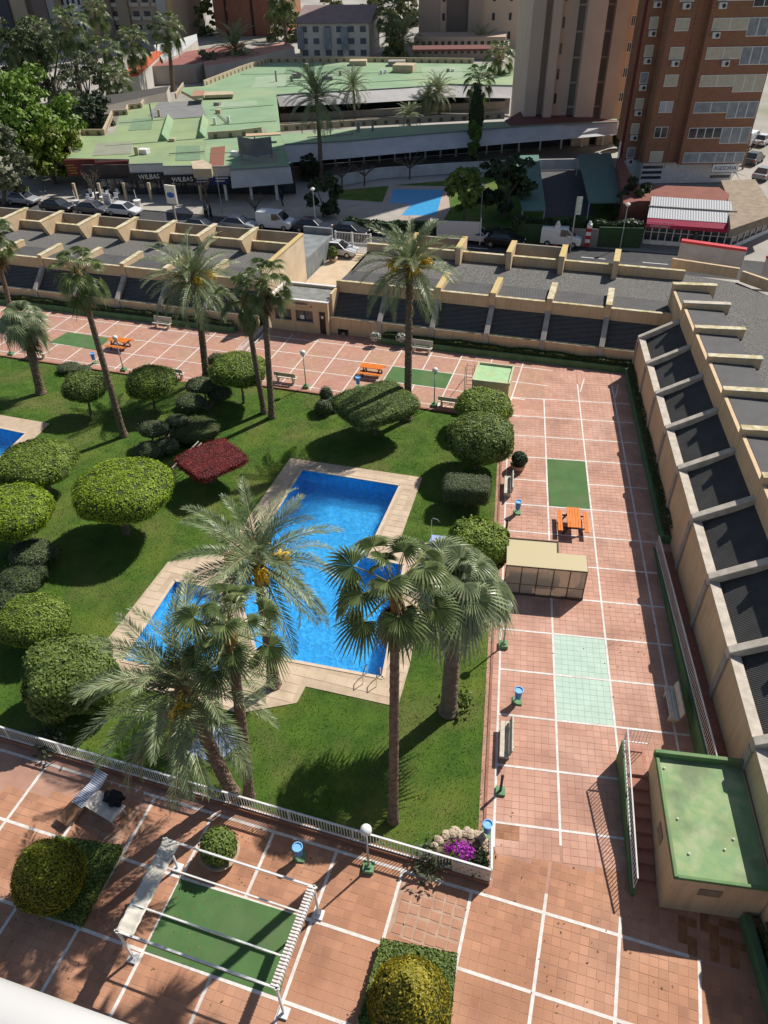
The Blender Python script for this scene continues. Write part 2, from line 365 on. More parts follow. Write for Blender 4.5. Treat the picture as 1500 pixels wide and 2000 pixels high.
for q in (7.3, 4.86, 2.42, .03):                        # north terrace
    strip(TQ(-21.6, q), TQ(2.2 if q > 2.5 else .8, q), .09, .014); strip_z(TQ(-62, q), TQ(-24.3, q), .09, -DROP)
for k in range(-1, 9):
    t = -19.7+2.44*k; strip(TQ(t, -.3), TQ(t, 8.1), .09, .0145)
strip(TQ(4.6, 6.7), TQ(4.5, 4.6), .09, .0145); strip(TQ(7.1, 6.4), TQ(7.0, 4.4), .09, .0145)
for k in range(15): strip_z(TQ(-27.0-2.44*k, -.3), TQ(-27.0-2.44*k, 8.1), .09, -DROP+.0005)

# -- artificial turf rectangles
def turf(pts, z, label): 
    b = MB(); P = [Vector((p[0], p[1], z)) for p in pts]; b.prism([xy(p) for p in P], z, z+.018); o = b.build('turf_mat', TURF); tag(o, label, 'turf mat'); return o
turf([(2.56, -9.95), (4.94, -9.95), (4.94, -5.05), (2.56, -5.05)], .004, 'dark green turf rectangle beside the orange picnic table on the right court')
turf(pergola_turf, .004, 'dark green turf rectangle under the white pergola frame')
turf([xy(TQ(-9.89, 2.47)), xy(TQ(-5.1, 2.47)), xy(TQ(-5.1, 4.81)), xy(TQ(-9.89, 4.81))], .006, 'green turf rectangle on the north terrace, beside a globe lamp')
turf([xy(G(p[0], p[1], -DROP)) for p in ((132, 649), (215, 661), (189, 684), (97, 669))], -DROP+.004, 'green turf rectangle on the lower terrace at far left')
# -- stone-set patches in the tiling
for nm, pl, m_ in (('stone', patch, mat('rounded paving stone', (.46, .25, .16), (.4, .2, .125), 2, .8, .2, 25, island=.1)), ('stone', stone_patch, mat('rounded paving stone', ()))):
    b = MB(); b.poly([(p[0], p[1], .003) for p in pl]); b.build('pale_joint_bed', mat('pale mortar', (.46, .32, .23), (.36, .22, .15), 2, .9), plaza)
    xs = [tq(np.array([*p, 0])) for p in pl]; t = min(x[0] for x in xs); sm = tile_mesh('stone', m_, .35, .016)
    while t < max(x[0] for x in xs):
        q = min(x[1] for x in xs)
        while q < max(x[1] for x in xs):
            P = TQ(t+random.uniform(-.02, .02), q+random.uniform(-.02, .02))
            if inside(P, pl): o = link('stone', sm, plaza); o.location = (P[0], P[1], .002); o.scale = (random.uniform(.8, 1.02), random.uniform(.8, 1.02), 1); o.rotation_euler = (0, 0, A8+random.uniform(-.08, .08))
            q += .39
        t += .39

# -- lawn: a draped grid with holes for the pools
main_px = [(590, 917), (782, 948), (716, 1088), (790, 1103), (748, 1325), (562, 1290), (500, 1275), (456, 1132)]
kid_px = [(341, 1134), (430, 1150), (446, 1240), (440, 1334), (237, 1291)]
left_px = [(-75, 820), (52, 847), (-60, 950), (-190, 900)]
main_w = [xy(G(*p)) for p in main_px]; kid_w = [xy(G(*p)) for p in kid_px]; left_w = [xy(GG(*p)) for p in left_px]
cop_px = [(567, 895), (825, 933), (783, 1050), (842, 1063), (834, 1080), (826, 1130), (801, 1297), (777, 1381), (597, 1341), (580, 1373), (468, 1393), (376, 1371), (210, 1325), (203, 1258), (328, 1098), (437, 1080)]
cop_w = [xy(G(*p)) for p in cop_px]
lcop_w = [xy(GG(*p)) for p in ((-75, 800), (98, 830), (-20, 940), (-90, 975), (-240, 910))]
def fill(name, outer, holes, z, m, parent=None, thick=0.0, **kw):
    bm = bmesh.new(); ed = []
    for lp in [outer]+holes:
        vs = [bm.verts.new((p[0], p[1], 0)) for p in lp]
        ed += [bm.edges.new((vs[i], vs[(i+1) % len(vs)])) for i in range(len(vs))]
    bmesh.ops.triangle_fill(bm, edges=ed, use_beauty=True)
    bmesh.ops.recalc_face_normals(bm, faces=bm.faces)
    for f in bm.faces:
        if f.normal.z < 0: f.normal_flip()
    for v in bm.verts: v.co.z = z(v.co.x, v.co.y) if callable(z) else z
    if thick:
        r = bmesh.ops.extrude_face_region(bm, geom=bm.faces[:])
        for v in [e for e in r['geom'] if isinstance(e, bmesh.types.BMVert)]: v.co.z += thick
        bmesh.ops.recalc_face_normals(bm, faces=bm.faces)
    me = bpy.data.meshes.new(name); bm.to_mesh(me); bm.free(); me.materials.append(m)
    o = link(name, me, parent); tag(o, **kw) if kw else None; return o
lawn_out = [xy(TQ(-70, -31.9)), xy(TQ(4.6, -31.9)), (-.36, -31.2), (-.36, -1.6), (-1.6, -.3), xy(TQ(-1.2, -.72)), xy(TQ(-21.5, -.72)), xy(TQ(-70, -.72))]
def lawn_grid():
    V, F_, idx = [], [], {}
    step = .5
    ts = np.arange(-70, 6, step); qs = np.arange(-31.9, -.4, step)
    bm = bmesh.new()
    for i, t in enumerate(ts):
        for j, q in enumerate(qs):
            P = TQ(t, q); idx[i, j] = bm.verts.new((P[0], P[1], gz(P[0], P[1])-.012+random.uniform(-.012, .012)))
    for i in range(len(ts)-1):
        for j in range(len(qs)-1):
            c = TQ(ts[i]+step/2, qs[j]+step/2)
            cc = [TQ(ts[i]+a*step, qs[j]+b_*step) for a in (0, 1) for b_ in (0, 1)]
            if c[0] > -.3 or all(inside(k, cop_w) for k in cc) or all(inside(k, lcop_w) for k in cc): continue
            bm.faces.new((idx[i, j], idx[i+1, j], idx[i+1, j+1], idx[i, j+1]))
    for v in [v for v in bm.verts if not v.link_faces]: bm.verts.remove(v)
    for v in bm.verts:
        if v.co.x > -.37: v.co.x = -.37
    for f in bm.faces: f.smooth = True
    me = bpy.data.meshes.new('lawn'); bm.to_mesh(me); bm.free(); me.materials.append(LAWN); return me
def shrink(pl, d):
    c = np.mean(np.array(pl), 0); return [tuple(np.array(p)+(c-np.array(p))/np.linalg.norm(c-np.array(p))*d) for p in pl]
HOLE1, HOLE2 = shrink(cop_w, 1.3), shrink(lcop_w, 1.3)
lawn = link('lawn', lawn_grid()); tag(lawn, kind='structure')
kerb = MB(); kerb.hexa([(-.42, -31, -.2), (-.32, -31, -.2), (-.32, -1.2, -.2), (-.42, -1.2, -.2)], [(-.42, -31, .05), (-.32, -31, .05), (-.32, -1.2, .05), (-.42, -1.2, .05)])
for t0, t1, z in ((-21.8, -1.0, 0), (-62, -24.2, -DROP)): kerb.hexa([TQ(t0, -.78, z-.3), TQ(t1, -.78, z-.3), TQ(t1, -.62, z-.3), TQ(t0, -.62, z-.3)], [TQ(t0, -.78, z+.07), TQ(t1, -.78, z+.07), TQ(t1, -.62, z+.07), TQ(t0, -.62, z+.07)])
kerb.build('lawn_kerb', mat('terracotta kerb', (.32, .15, .1), (.24, .11, .07), 3, .8), kind='structure')
# blades standing proud of the lawn, so that its surface and edge are ragged
def blades(n):
    t = rng.uniform(-45, 5, n*3); q = rng.uniform(-31.8, -.8, n*3); P = U[None]*t[:, None]+N[None]*q[:, None]
    P = P[(P[:, 0] < -.42)]; P = P[in_view(P, 10)]
    P = P[~(inside_np(P, cop_w) | inside_np(P, lcop_w))][:n]; m = len(P)
    z = np.array([gz(p[0], p[1]) for p in P])
    a = rng.uniform(0, 6.28, m); ln = rng.uniform(.03, .085, m); wd = rng.uniform(.008, .02, m); d = np.stack([np.cos(a), np.sin(a), 0*a], 1); e = np.stack([-np.sin(a), np.cos(a), 0*a], 1)
    V = np.zeros((m, 3, 3)); B = P.copy(); B[:, 2] = z-.02; V[:, 0] = B-d*wd[:, None]; V[:, 1] = B+d*wd[:, None]; V[:, 2] = B+e*(ln*.6)[:, None]+np.array([0, 0, 1])*(ln+.02)[:, None]
    return npmesh('grass', V.reshape(-1, 3), np.arange(3*m).reshape(-1, 3), [mat('grass blade', (.11, .20, .02), (.075, .15, .014), 1.4, .7, island=.3, trans=.2, c3=(.17, .21, .03), s3=.28, grime=((.21, .19, .06), .33, .55))])
tag(link('grass', blades(110000)), 'short mown grass of the garden lawn', 'grass', kind='stuff')

# -- fallen leaves on paving and grass
def litter(n):
    c = [(-11, -35), (-15, -36), (-9, -31), (-4, -30), (-12, -33), (0.5, -12), (1, -5), (-18, -38), (8, -20), (8.3, 0), (-7, 1.5), (3, -34)]
    k = rng.integers(0, len(c), n); P = np.array([[*c[i], 0.] for i in k])+rng.normal(0, 1, (n, 3))*np.array([2.2, 1.6, 0]); P = P[~(inside_np(P, cop_w))]; m = len(P); P[:, 2] = .03
    a = rng.uniform(0, 6.28, m); s = rng.uniform(.02, .06, m); d = np.stack([np.cos(a), np.sin(a), rng.normal(0, .2, m)], 1)*s[:, None]; e = np.stack([-np.sin(a), np.cos(a), rng.normal(0, .2, m)], 1)*(s*.45)[:, None]
    return npmesh('fallen_leaves', np.stack([P-d, P+e, P+d, P-e], 1).reshape(-1, 3), np.arange(4*m).reshape(-1, 4), [mat('dry fallen leaf', (.26, .17, .07), (.14, .09, .04), 3, .9, island=.4)])
tag(link('fallen_leaves', litter(900)), 'dry leaves scattered over the paving and lawn', 'leaf litter', kind='stuff')
# -- pools
POOL = mat('pool mosaic with painted ripples', (.14, .58, .93), (.09, .48, .89), 3.5, .35, contrast=(.42, .58))
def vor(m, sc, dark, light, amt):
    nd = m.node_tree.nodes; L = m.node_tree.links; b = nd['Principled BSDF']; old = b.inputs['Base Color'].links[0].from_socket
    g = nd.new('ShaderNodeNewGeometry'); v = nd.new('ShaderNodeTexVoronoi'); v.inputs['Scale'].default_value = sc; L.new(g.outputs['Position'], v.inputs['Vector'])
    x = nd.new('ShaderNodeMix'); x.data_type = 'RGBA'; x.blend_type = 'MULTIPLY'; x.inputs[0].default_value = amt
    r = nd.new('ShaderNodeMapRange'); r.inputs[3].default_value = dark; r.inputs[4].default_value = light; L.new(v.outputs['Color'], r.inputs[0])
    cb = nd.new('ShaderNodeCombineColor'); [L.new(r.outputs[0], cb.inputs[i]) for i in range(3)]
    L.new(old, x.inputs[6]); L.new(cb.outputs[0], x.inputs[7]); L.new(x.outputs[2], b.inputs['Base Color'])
vor(POOL, 7, .68, 1.25, 1.0)  # cell tones painted in for light ripples playing over the mosaic
WATER = bpy.data.materials.new('pool water'); WATER.use_nodes = True
nd = WATER.node_tree.nodes; L = WATER.node_tree.links; nd.remove(nd['Principled BSDF'])
tr = nd.new('ShaderNodeBsdfTransparent'); tr.inputs[0].default_value = (.72, .94, 1, 1); gl = nd.new('ShaderNodeBsdfGlossy'); gl.inputs['Roughness'].default_value = .03
fr = nd.new('ShaderNodeFresnel'); fr.inputs[0].default_value = 1.33; mx = nd.new('ShaderNodeMixShader')
nz = nd.new('ShaderNodeTexNoise'); nz.inputs['Scale'].default_value = 4.5; nz.inputs['Detail'].default_value = 3; nz.inputs['Distortion'].default_value = .6
gg = nd.new('ShaderNodeNewGeometry'); L.new(gg.outputs['Position'], nz.inputs['Vector'])
bp = nd.new('ShaderNodeBump'); bp.inputs['Strength'].default_value = .9; bp.inputs['Distance'].default_value = .09; L.new(nz.outputs['Fac'], bp.inputs['Height'])
rf = nd.new('ShaderNodeBsdfRefraction'); rf.inputs['IOR'].default_value = 1.33; rf.inputs['Roughness'].default_value = 0; rf.inputs['Color'].default_value = (.7, .93, 1, 1); L.new(bp.outputs[0], rf.inputs['Normal'])
m2 = nd.new('ShaderNodeMixShader'); m2.inputs[0].default_value = .35; L.new(tr.outputs[0], m2.inputs[1]); L.new(rf.outputs[0], m2.inputs[2])
L.new(bp.outputs[0], gl.inputs['Normal']); L.new(bp.outputs[0], fr.inputs['Normal']); L.new(fr.outputs[0], mx.inputs[0]); L.new(m2.outputs[0], mx.inputs[1]); L.new(gl.outputs[0], mx.inputs[2]); L.new(mx.outputs[0], nd['Material Output'].inputs[0])
def pool(name, poly, depth, zt=0.0):
    b = MB(); n = len(poly); a = sum(poly[i][0]*poly[(i+1) % n][1]-poly[(i+1) % n][0]*poly[i][1] for i in range(n))
    if a < 0: poly = poly[::-1]
    vs = [(p[0], p[1], zt-depth) for p in poly]+[(p[0], p[1], zt+.03) for p in poly]
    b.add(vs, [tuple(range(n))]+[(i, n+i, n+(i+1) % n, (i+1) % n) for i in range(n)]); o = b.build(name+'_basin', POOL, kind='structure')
    wl = MB(); wl.poly([(p[0], p[1], zt-.09) for p in poly]); wl.build(name+'_water', WATER, kind='structure'); return o
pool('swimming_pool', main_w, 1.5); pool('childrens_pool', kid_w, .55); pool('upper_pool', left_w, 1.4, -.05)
def coping(name, outer, holes, z):
    o = fill(name, outer, holes, z-.03, mat('coping bed', (.5, .39, .28), (.42, .32, .22), 2, .85), kind='structure', thick=.05)
    xs = [p[0] for p in outer]; ys = [p[1] for p in outer]; cs = []
    for t in np.arange(-30, 6, .5):
        for q in np.arange(-34, 2, .5):
            P = TQ(t, q)
            if not inside(P, outer): continue
            cor = [P+U*a*.25+N*b_*.25 for a in (-1, 1) for b_ in (-1, 1)]
            if all(inside(c, outer) for c in cor) and not any(inside(c, h) for h in holes for c in cor) : cs.append(P)
    m_ = tile_mesh(name+'_slab', COPING, .488, .014)
    for P in cs:
        s_ = link('coping_slab', m_, o); s_.location = (P[0], P[1], z+.019); s_.rotation_euler = (random.gauss(0, .004), random.gauss(0, .004), A8)
    return o
coping('pool_coping', cop_w, [main_w, kid_w], 0.0)
coping('upper_pool_coping', lcop_w, [left_w], -.05)
# bullnose round the water
for pl, z in ((main_w, 0), (kid_w, 0), (left_w, -.05)):
    b = MB(); n = len(pl); c = np.mean(pl, 0)
    for i in range(n):
        p, q_ = np.array(pl[i]), np.array(pl[(i+1) % n]); b.bar((*p, z+.025), (*q_, z+.025), .16, .05)
    b.build('pool_edge', mat('pale bullnose', (.62, .5, .37), (.55, .43, .31), 3, .7), kind='structure')
# =================================================================== arcade buildings round the yard
MESH_DARK = stripes('dark shade mesh', (.078, .076, .073), (.088, .086, .081), 1.1, 'Y', .8, .004, noise_c=(.055, .053, .05))
PANEL_GREY = stripes('grey corrugated sheet', (.11, .108, .103), (.065, .064, .062), 2.6, 'X', .75, .03, noise_c=(.075, .073, .07))
PANEL_E = stripes('dark corrugated sheet', (.095, .094, .09), (.035, .035, .035), 3.6, 'Y', .7, .04, noise_c=(.06, .06, .057))
PANEL_E2 = stripes('upper corrugated sheet', (.125, .124, .12), (.08, .08, .078), 3.6, 'Y', .75, .03, noise_c=(.09, .088, .085))
RIB = mat('weathered rib concrete', (.33, .30, .27), (.46, .42, .36), 1.5, .9, .2, 20)
RIB_W = mat('pale flaking rib', (.56, .50, .42), (.42, .37, .30), 2.5, .9, .25, 18)
def frame8(lo, hi):  # hexahedron from two quads of points
    return lo, hi
def north_block(label, t0, t1, ribs, dz, rear_slant=.0, name='arcade_building', skip_wall=None, zb=0.0):
    root = thing(name, label, 'building', TQ((t0+t1)/2, 9.1, zb))
    def blk(nm, q0, q1, z0, z1, m, a=t0, b_=t1, q0t=None, q1t=None, z1b=None):
        q0t = q0 if q0t is None else q0t; q1t = q1 if q1t is None else q1t; z1b = z1 if z1b is None else z1b
        x = MB(); x.hexa([TQ(a, q0, z0), TQ(b_, q0, z0), TQ(b_, q1, z0), TQ(a, q1, z0)], [TQ(a, q0t, z1), TQ(b_, q0t, z1), TQ(b_, q1t, z1b), TQ(a, q1t, z1b)]); return x.build(nm, m, root)
    blk('front_wall', 9.1, 9.32, zb-.2, 1.43+dz, BEIGE)
    blk('wall_coping', 9.06, 9.36, 1.43+dz, 1.48+dz, CREAMTOP)
    blk('upper_band', 11.0, 11.2, 2.6+dz, 3.82+dz, BEIGE)
    blk('band_coping', 10.96, 11.24, 3.82+dz, 3.87+dz, CREAMTOP)
    blk('gravel_roof', 11.2, 19.2, 2.9+dz, 3.4+dz, GRAVEL)
    blk('rear_wall', 19.2, 19.45, zb-.2, 4.15+dz, BEIGE)
    blk('rear_coping', 19.16, 19.5, 4.15+dz, 4.2+dz, CREAMTOP)
    tt = sorted(ribs)
    for r in tt:
        x = MB(); w_ = .2
        x.hexa([TQ(r-w_, 9.0, 1.2+dz), TQ(r+w_, 9.0, 1.2+dz), TQ(r+w_, 11.02, 2.8+dz), TQ(r-w_, 11.02, 2.8+dz)], [TQ(r-w_, 9.0, 1.62+dz), TQ(r+w_, 9.0, 1.62+dz), TQ(r+w_, 11.02, 3.28+dz), TQ(r-w_, 11.02, 3.28+dz)])
        x.hexa([TQ(r-w_, 8.98, zb-.2), TQ(r+w_, 8.98, zb-.2), TQ(r+w_, 9.09, zb-.2), TQ(r-w_, 9.09, zb-.2)], [TQ(r-w_, 8.98, 1.61+dz), TQ(r+w_, 8.98, 1.61+dz), TQ(r+w_, 9.09, 1.6+dz), TQ(r-w_, 9.09, 1.6+dz)])
        bevel(x.build('sloping_rib', RIB, root), .02)
        x = MB(); x.hexa([TQ(r-.22, 10.9, 3.0+dz), TQ(r+.22, 10.9, 3.0+dz), TQ(r+.22, 14.2, 3.3+dz), TQ(r-.22, 14.2, 3.3+dz)], [TQ(r-.22, 10.9, 4.12+dz), TQ(r+.22, 10.9, 4.12+dz), TQ(r+.22, 14.2, 4.12+dz), TQ(r-.22, 14.2, 4.12+dz)])
        f = x.build('roof_fin', BEIGE, root)
        x = MB(); x.hexa([TQ(r-.24, 10.88, 4.122+dz), TQ(r+.24, 10.88, 4.122+dz), TQ(r+.24, 14.23, 4.122+dz), TQ(r-.24, 14.23, 4.122+dz)], [TQ(r-.23, 10.88, 4.18+dz), TQ(r+.23, 10.88, 4.18+dz), TQ(r+.23, 14.23, 4.18+dz), TQ(r-.23, 14.23, 4.18+dz)]); x.build('fin_coping', YELLOWTOP if random.random() < .6 and dz == 0 else CREAMTOP, f)
        s_ = rear_slant
        x = MB(); x.hexa([TQ(r-.22, 18.0, 3.3+dz), TQ(r+.22, 18.0, 3.3+dz), TQ(r+.22, 20.6, 3.3+dz), TQ(r-.22, 20.6, 3.3+dz)], [TQ(r-.22, 18.0-s_, 4.9+dz), TQ(r+.22, 18.0-s_, 4.9+dz), TQ(r+.22, 20.9, 4.9+dz), TQ(r-.22, 20.9, 4.9+dz)])
        f = x.build('rear_fin', BEIGE, root)
        x = MB(); x.hexa([TQ(r-.25, 17.97-s_, 4.902+dz), TQ(r+.25, 17.97-s_, 4.902+dz), TQ(r+.25, 20.93, 4.902+dz), TQ(r-.25, 20.93, 4.902+dz)], [TQ(r-.24, 17.97-s_, 4.96+dz), TQ(r+.24, 17.97-s_, 4.96+dz), TQ(r+.24, 20.93, 4.96+dz), TQ(r-.24, 20.93, 4.96+dz)]); x.build('fin_coping', YELLOWTOP if dz == 0 else CREAMTOP, f)
    edges = [t0]+tt+[t1]
    SCR = mat('grey tan screen wall', (.34, .30, .24), (.26, .235, .19), .8, .85, .1, 20, streak=.4)
    for n_b, (a, b_) in enumerate(zip(edges, edges[1:])):
        if b_-a < .6: continue
        a2, b2 = a+.2, b_-.2
        if dz < 0 or n_b in (1, 3): blk('rear_screen', 20.6, 20.8, 2.6+dz, 4.78+dz, SCR, a2+.03, b2-.03); blk('rear_ledge', 19.5, 20.6, 2.9+dz, 3.3+dz, CONC, a2+.03, b2-.03)
        x = MB(); x.hexa([TQ(a2, 9.3, 1.15+dz), TQ(b2, 9.3, 1.15+dz), TQ(b2, 11.0, 2.75+dz), TQ(a2, 11.0, 2.75+dz)], [TQ(a2, 9.3, 1.28+dz), TQ(b2, 9.3, 1.28+dz), TQ(b2, 11.0, 2.9+dz), TQ(a2, 11.0, 2.9+dz)])
        sl_ = x.build('skylight_slope', MESH_DARK, root)
        x = MB()
        for f_ in (.33, .68): x.bar(TQ(a2, 9.3+1.7*f_, 1.29+1.62*f_+dz), TQ(b2, 9.3+1.7*f_, 1.29+1.62*f_+dz), .035)
        x.build('purlin', mat('dull purlin', (.10, .095, .09), None, rough=.7), sl_)
        x = MB(); x.hexa([TQ(a2+.05, 11.22, 3.4+dz), TQ(b2-.05, 11.22, 3.4+dz), TQ(b2-.05, 14.0, 3.4+dz), TQ(a2+.05, 14.0, 3.4+dz)], [TQ(a2+.05, 11.22, 3.78+dz), TQ(b2-.05, 11.22, 3.78+dz), TQ(b2-.05, 14.0, 3.62+dz), TQ(a2+.05, 14.0, 3.62+dz)])
        x.build('roof_panel', PANEL_GREY, root)
    return root, blk
R1, blk = north_block('beige arcade block with dark sloping skylights, right of the gatehouse', -16.6, 11.0, [1.01+4.43*k for k in (-3, -2, -1, 0, 1)], 0)
blk('side_wall', 9.32, 19.2, -.2, 3.4, BEIGE, -16.6, -16.4)
R2, blk2 = north_block('long beige arcade block with dark sloping skylights, left of the gatehouse', -68, -23.3, [-28.4-4.43*k for k in range(9)], -.72, .9, zb=-DROP)
blk2('end_wall', 10.4, 19.6, -1, 4.35, mat('sunlit cream render', (.68, .56, .40), (.6, .48, .33), .7, .85, .1, 30, c3=(.5, .4, .28), s3=.5), -23.3, -23.0)  # end wall's beige made lighter, its sunlight put into the colour
blk2('end_wall_coping', 10.36, 19.64, 4.35, 4.44, YELLOWTOP, -23.36, -22.94)
blk2('street_annexe', 19.7, 27.4, -.7, 1.9, mat('blue grey render', (.25, .275, .28), (.17, .19, .20), 1, .85, .1, 20, streak=.5), -26.2, -23.05)
blk2('annexe_parapet', 27.1, 27.4, 1.9, 2.5, mat('blue grey render', ()), -26.2, -23.05)
# planters with hedges along the north wall
def hedge_leaves(box_pts, n, size, m, seed=0):
    pass
def planter(label, t0, t1, z, q0=8.3, q1=9.0, h=.5):
    root = thing('planter', label, 'planter', TQ((t0+t1)/2, q0, z))
    x = MB(); x.hexa([TQ(t0, q0, z-.1), TQ(t1, q0, z-.1), TQ(t1, q0+.15, z-.1), TQ(t0, q0+.15, z-.1)], [TQ(t0, q0, z+h), TQ(t1, q0, z+h), TQ(t1, q0+.15, z+h), TQ(t0, q0+.15, z+h)])
    for a in (t0, t1-.15): x.hexa([TQ(a, q0+.15, z-.1), TQ(a+.15, q0+.15, z-.1), TQ(a+.15, q1, z-.1), TQ(a, q1, z-.1)], [TQ(a, q0+.15, z+h), TQ(a+.15, q0+.15, z+h), TQ(a+.15, q1, z+h), TQ(a, q1, z+h)])
    x.build('planter_wall', GREEN_PAINT, root)
    x = MB(); x.poly([TQ(t0+.15, q0+.15, z+h-.08), TQ(t1-.15, q0+.15, z+h-.08), TQ(t1-.15, q1, z+h-.08), TQ(t0+.15, q1, z+h-.08)]); x.build('soil', EARTH, root); return root
planter('long green planter with a low hedge in front of the right arcade block', -12.0, 8.35, 0)
planter('green planter with a low hedge in front of the left arcade block', -60, -25.4, -DROP)

# ---- gatehouse
gh = thing('gatehouse', 'small beige gatehouse with two windows and a dark door on the north terrace', 'gatehouse', TQ(-19.2, 8.75))
def ghb(nm, t0, t1, q0, q1, z0, z1, m, par=None): x = MB(); x.hexa([TQ(t0, q0, z0), TQ(t1, q0, z0), TQ(t1, q1, z0), TQ(t0, q1, z0)], [TQ(t0, q0, z1), TQ(t1, q0, z1), TQ(t1, q1, z1), TQ(t0, q1, z1)]); return x.build(nm, m, par or gh)
GT0, GT1, GQ = -21.9, -16.62, 8.72
segs = [(GT0, -21.45), (-19.95, -19.55), (-18.0, -17.45), (-17.0+.12, GT1)]
for a, b_ in segs: ghb('front_pier', a, b_, GQ, GQ+.2, 0, 2.35, BEIGE)
ghb('front_sill_wall', -21.45, -19.95, GQ+.002, GQ+.2, 0, .95, BEIGE); ghb('front_sill_wall', -19.55, -18.0, GQ+.002, GQ+.2, 0, .95, BEIGE)
ghb('front_lintel', GT0, GT1, GQ, GQ+.2, 2.35, 2.78, BEIGE); ghb('front_lintel', -21.45, -18.0, GQ+.004, GQ+.2, 1.95, 2.348, BEIGE); ghb('front_lintel', -17.45, -16.88, GQ+.004, GQ+.2, 2.0, 2.348, BEIGE)
for a, b_ in ((-21.45, -19.95), (-19.55, -18.0)):
    w_ = ghb('window', a, b_, GQ+.12, GQ+.16, .95, 1.95, GLASS_DARK); ghb('sill', a-.03, b_+.03, GQ-.05, GQ+.11, .95, 1.0, CONC, w_)
    ghb('mullion', (a+b_)/2-.03, (a+b_)/2+.03, GQ+.08, GQ+.119, 1.0, 1.95, DARK, w_); ghb('notice', a+.35, a+.75, GQ+.1, GQ+.118, 1.15, 1.5, WHITE, w_)
d_ = ghb('door', -17.45, -16.88, GQ+.13, GQ+.17, 0, 2.0, mat('dark door', (.035, .03, .025), (.06, .05, .04), 3, .5)); ghb('notice', -17.3, -17.1, GQ+.11, GQ+.129, 1.35, 1.6, WHITE, d_)
for a in (GT0, GT1-.2): ghb('side_wall', a, a+.2, GQ+.2, 12.2, 0, 2.78, BEIGE)
ghb('rear_wall', GT0+.2, GT1-.2, 12.0, 12.2, 0, 2.78, BEIGE)
ghb('flat_roof', GT0+.21, GT1-.21, GQ+.21, 11.98, 2.5, 2.62, mat('grey roof felt', (.26, .26, .24), (.18, .18, .17), 1.5, .9, .3, 15))
for (a, b_, c, d) in ((GT0-.04, GT1+.04, GQ-.04, GQ+.2), (GT0-.04, GT1+.04, 12.02, 12.26)): ghb('roof_coping', a, b_, c, d, 2.78, 2.86, WHITE)
for a in (GT0-.04, GT1-.2): ghb('roof_coping', a, a+.24, GQ+.2, 12.02, 2.782, 2.858, WHITE)
def text(txt, loc, size, rot, m, parent, name='lettering', ext=.01):
    cu = bpy.data.curves.new(name, 'FONT'); cu.body = txt; cu.size = size; cu.extrude = ext; cu.align_x = 'CENTER'; cu.align_y = 'CENTER'
    tmp = bpy.data.objects.new('tmp', cu); C.objects.link(tmp); dg = bpy.context.evaluated_depsgraph_get(); me = bpy.data.meshes.new_from_object(tmp.evaluated_get(dg)); bpy.data.objects.remove(tmp)
    me.materials.clear(); me.materials.append(m)
    M_ = Matrix.Translation(Vector([float(c) for c in loc])) @ Euler(rot).to_matrix().to_4x4(); me.transform(M_)
    return link(name, me, parent)
text('CONSERJERIA', TQ(-19.2, GQ-.02, 2.55), .26, (math.pi/2, 0, A8), mat('dark blue sign paint', (.03, .05, .16), None), gh)
ghb('emblem', -18.15, -18.0, GQ-.012, GQ, 2.28, 2.43, mat('red emblem', (.45, .06, .04), None))

# ---- east block
ew = thing('arcade_building', 'stepped beige arcade block with ribbed dark roof bays along the right side', 'building', (9.25, -15, 0))
def eb(nm, x0, x1, y0, y1, z0, z1, m, par=None, zx1=None, b0=None):
    """box; zx1: top height at x1 when the top slopes; b0 bottom height at x1"""
    zx1 = z1 if zx1 is None else zx1; b0 = z0 if b0 is None else b0
    x = MB(); x.hexa([(x0, y0, z0), (x1, y0, b0), (x1, y1, b0), (x0, y1, z0)], [(x0, y0, z1), (x1, y0, zx1), (x1, y1, zx1), (x0, y1, z1)]); return x.build(nm, m, par or ew)
EY = [7.0-4.33*k for k in range(0, 13)]
def ez(y): return 2.42+.68*ss(8, -13, y) if False else 2.42+.68*(1-min(1, max(0, (y+13)/21)))
for k in range(len(EY)-1):
    y1, y0 = EY[k], EY[k+1]; zl = ez((y0+y1)/2)+.5; zu = zl+1.5; zt = zu+1.0
    eb('wall_bay', 9.1, 9.47, y0+.2, y1-.2, -1.0, zl-.05, BEIGE)
    eb('wall_coping', 9.07, 9.5, y0+.2, y1-.2, zl-.05, zl, RIB_W)
    eb('roof_bay', 9.48, 11.62, y0+.2, y1-.2, zl-.35, zl-.2, PANEL_E, None, zu-.22, zu-.45)
    eb('upper_band', 11.62, 11.82, y0+.2, y1-.2, zu-.8, zt, BEIGE); 
    eb('upper_panel', 11.86, 14.3, y0+.24, y1-.24, zt-.2, zt-.02, PANEL_E2, None, zt-.12)
    eb('gravel_roof', 11.82, 30, y0, y1, zt-1.0, zt-.35, GRAVEL)
for k, y in enumerate(EY):
    zl = ez(y)+.5; zu = zl+1.5; zt = zu+1.35
    x = MB(); x.hexa([(9.02, y-.2, zl-.3), (11.6, y-.2, zu-.35), (11.6, y+.2, zu-.35), (9.02, y+.2, zl-.3)], [(9.02, y-.2, zl+.14), (11.6, y-.2, zu+.1), (11.6, y+.2, zu+.1), (9.02, y+.2, zl+.14)]); bevel(x.build('sloping_rib', RIB_W, ew), .03)
    eb('wall_pilaster', 9.0, 9.47, y-.2, y+.2, -1, zl-.3, mat('grey pilaster', (.38, .34, .30), (.30, .27, .24), 2, .9))
    f = eb('roof_fin', 11.6, 14.7, y-.2, y+.2, zu-.35, zt, BEIGE); eb('fin_coping', 11.57, 14.75, y-.23, y+.23, zt+.002, zt+.08, CREAMTOP if k else RIB_W, f)
zl = ez(9); zu = zl+1.65; zt = zu+1.0
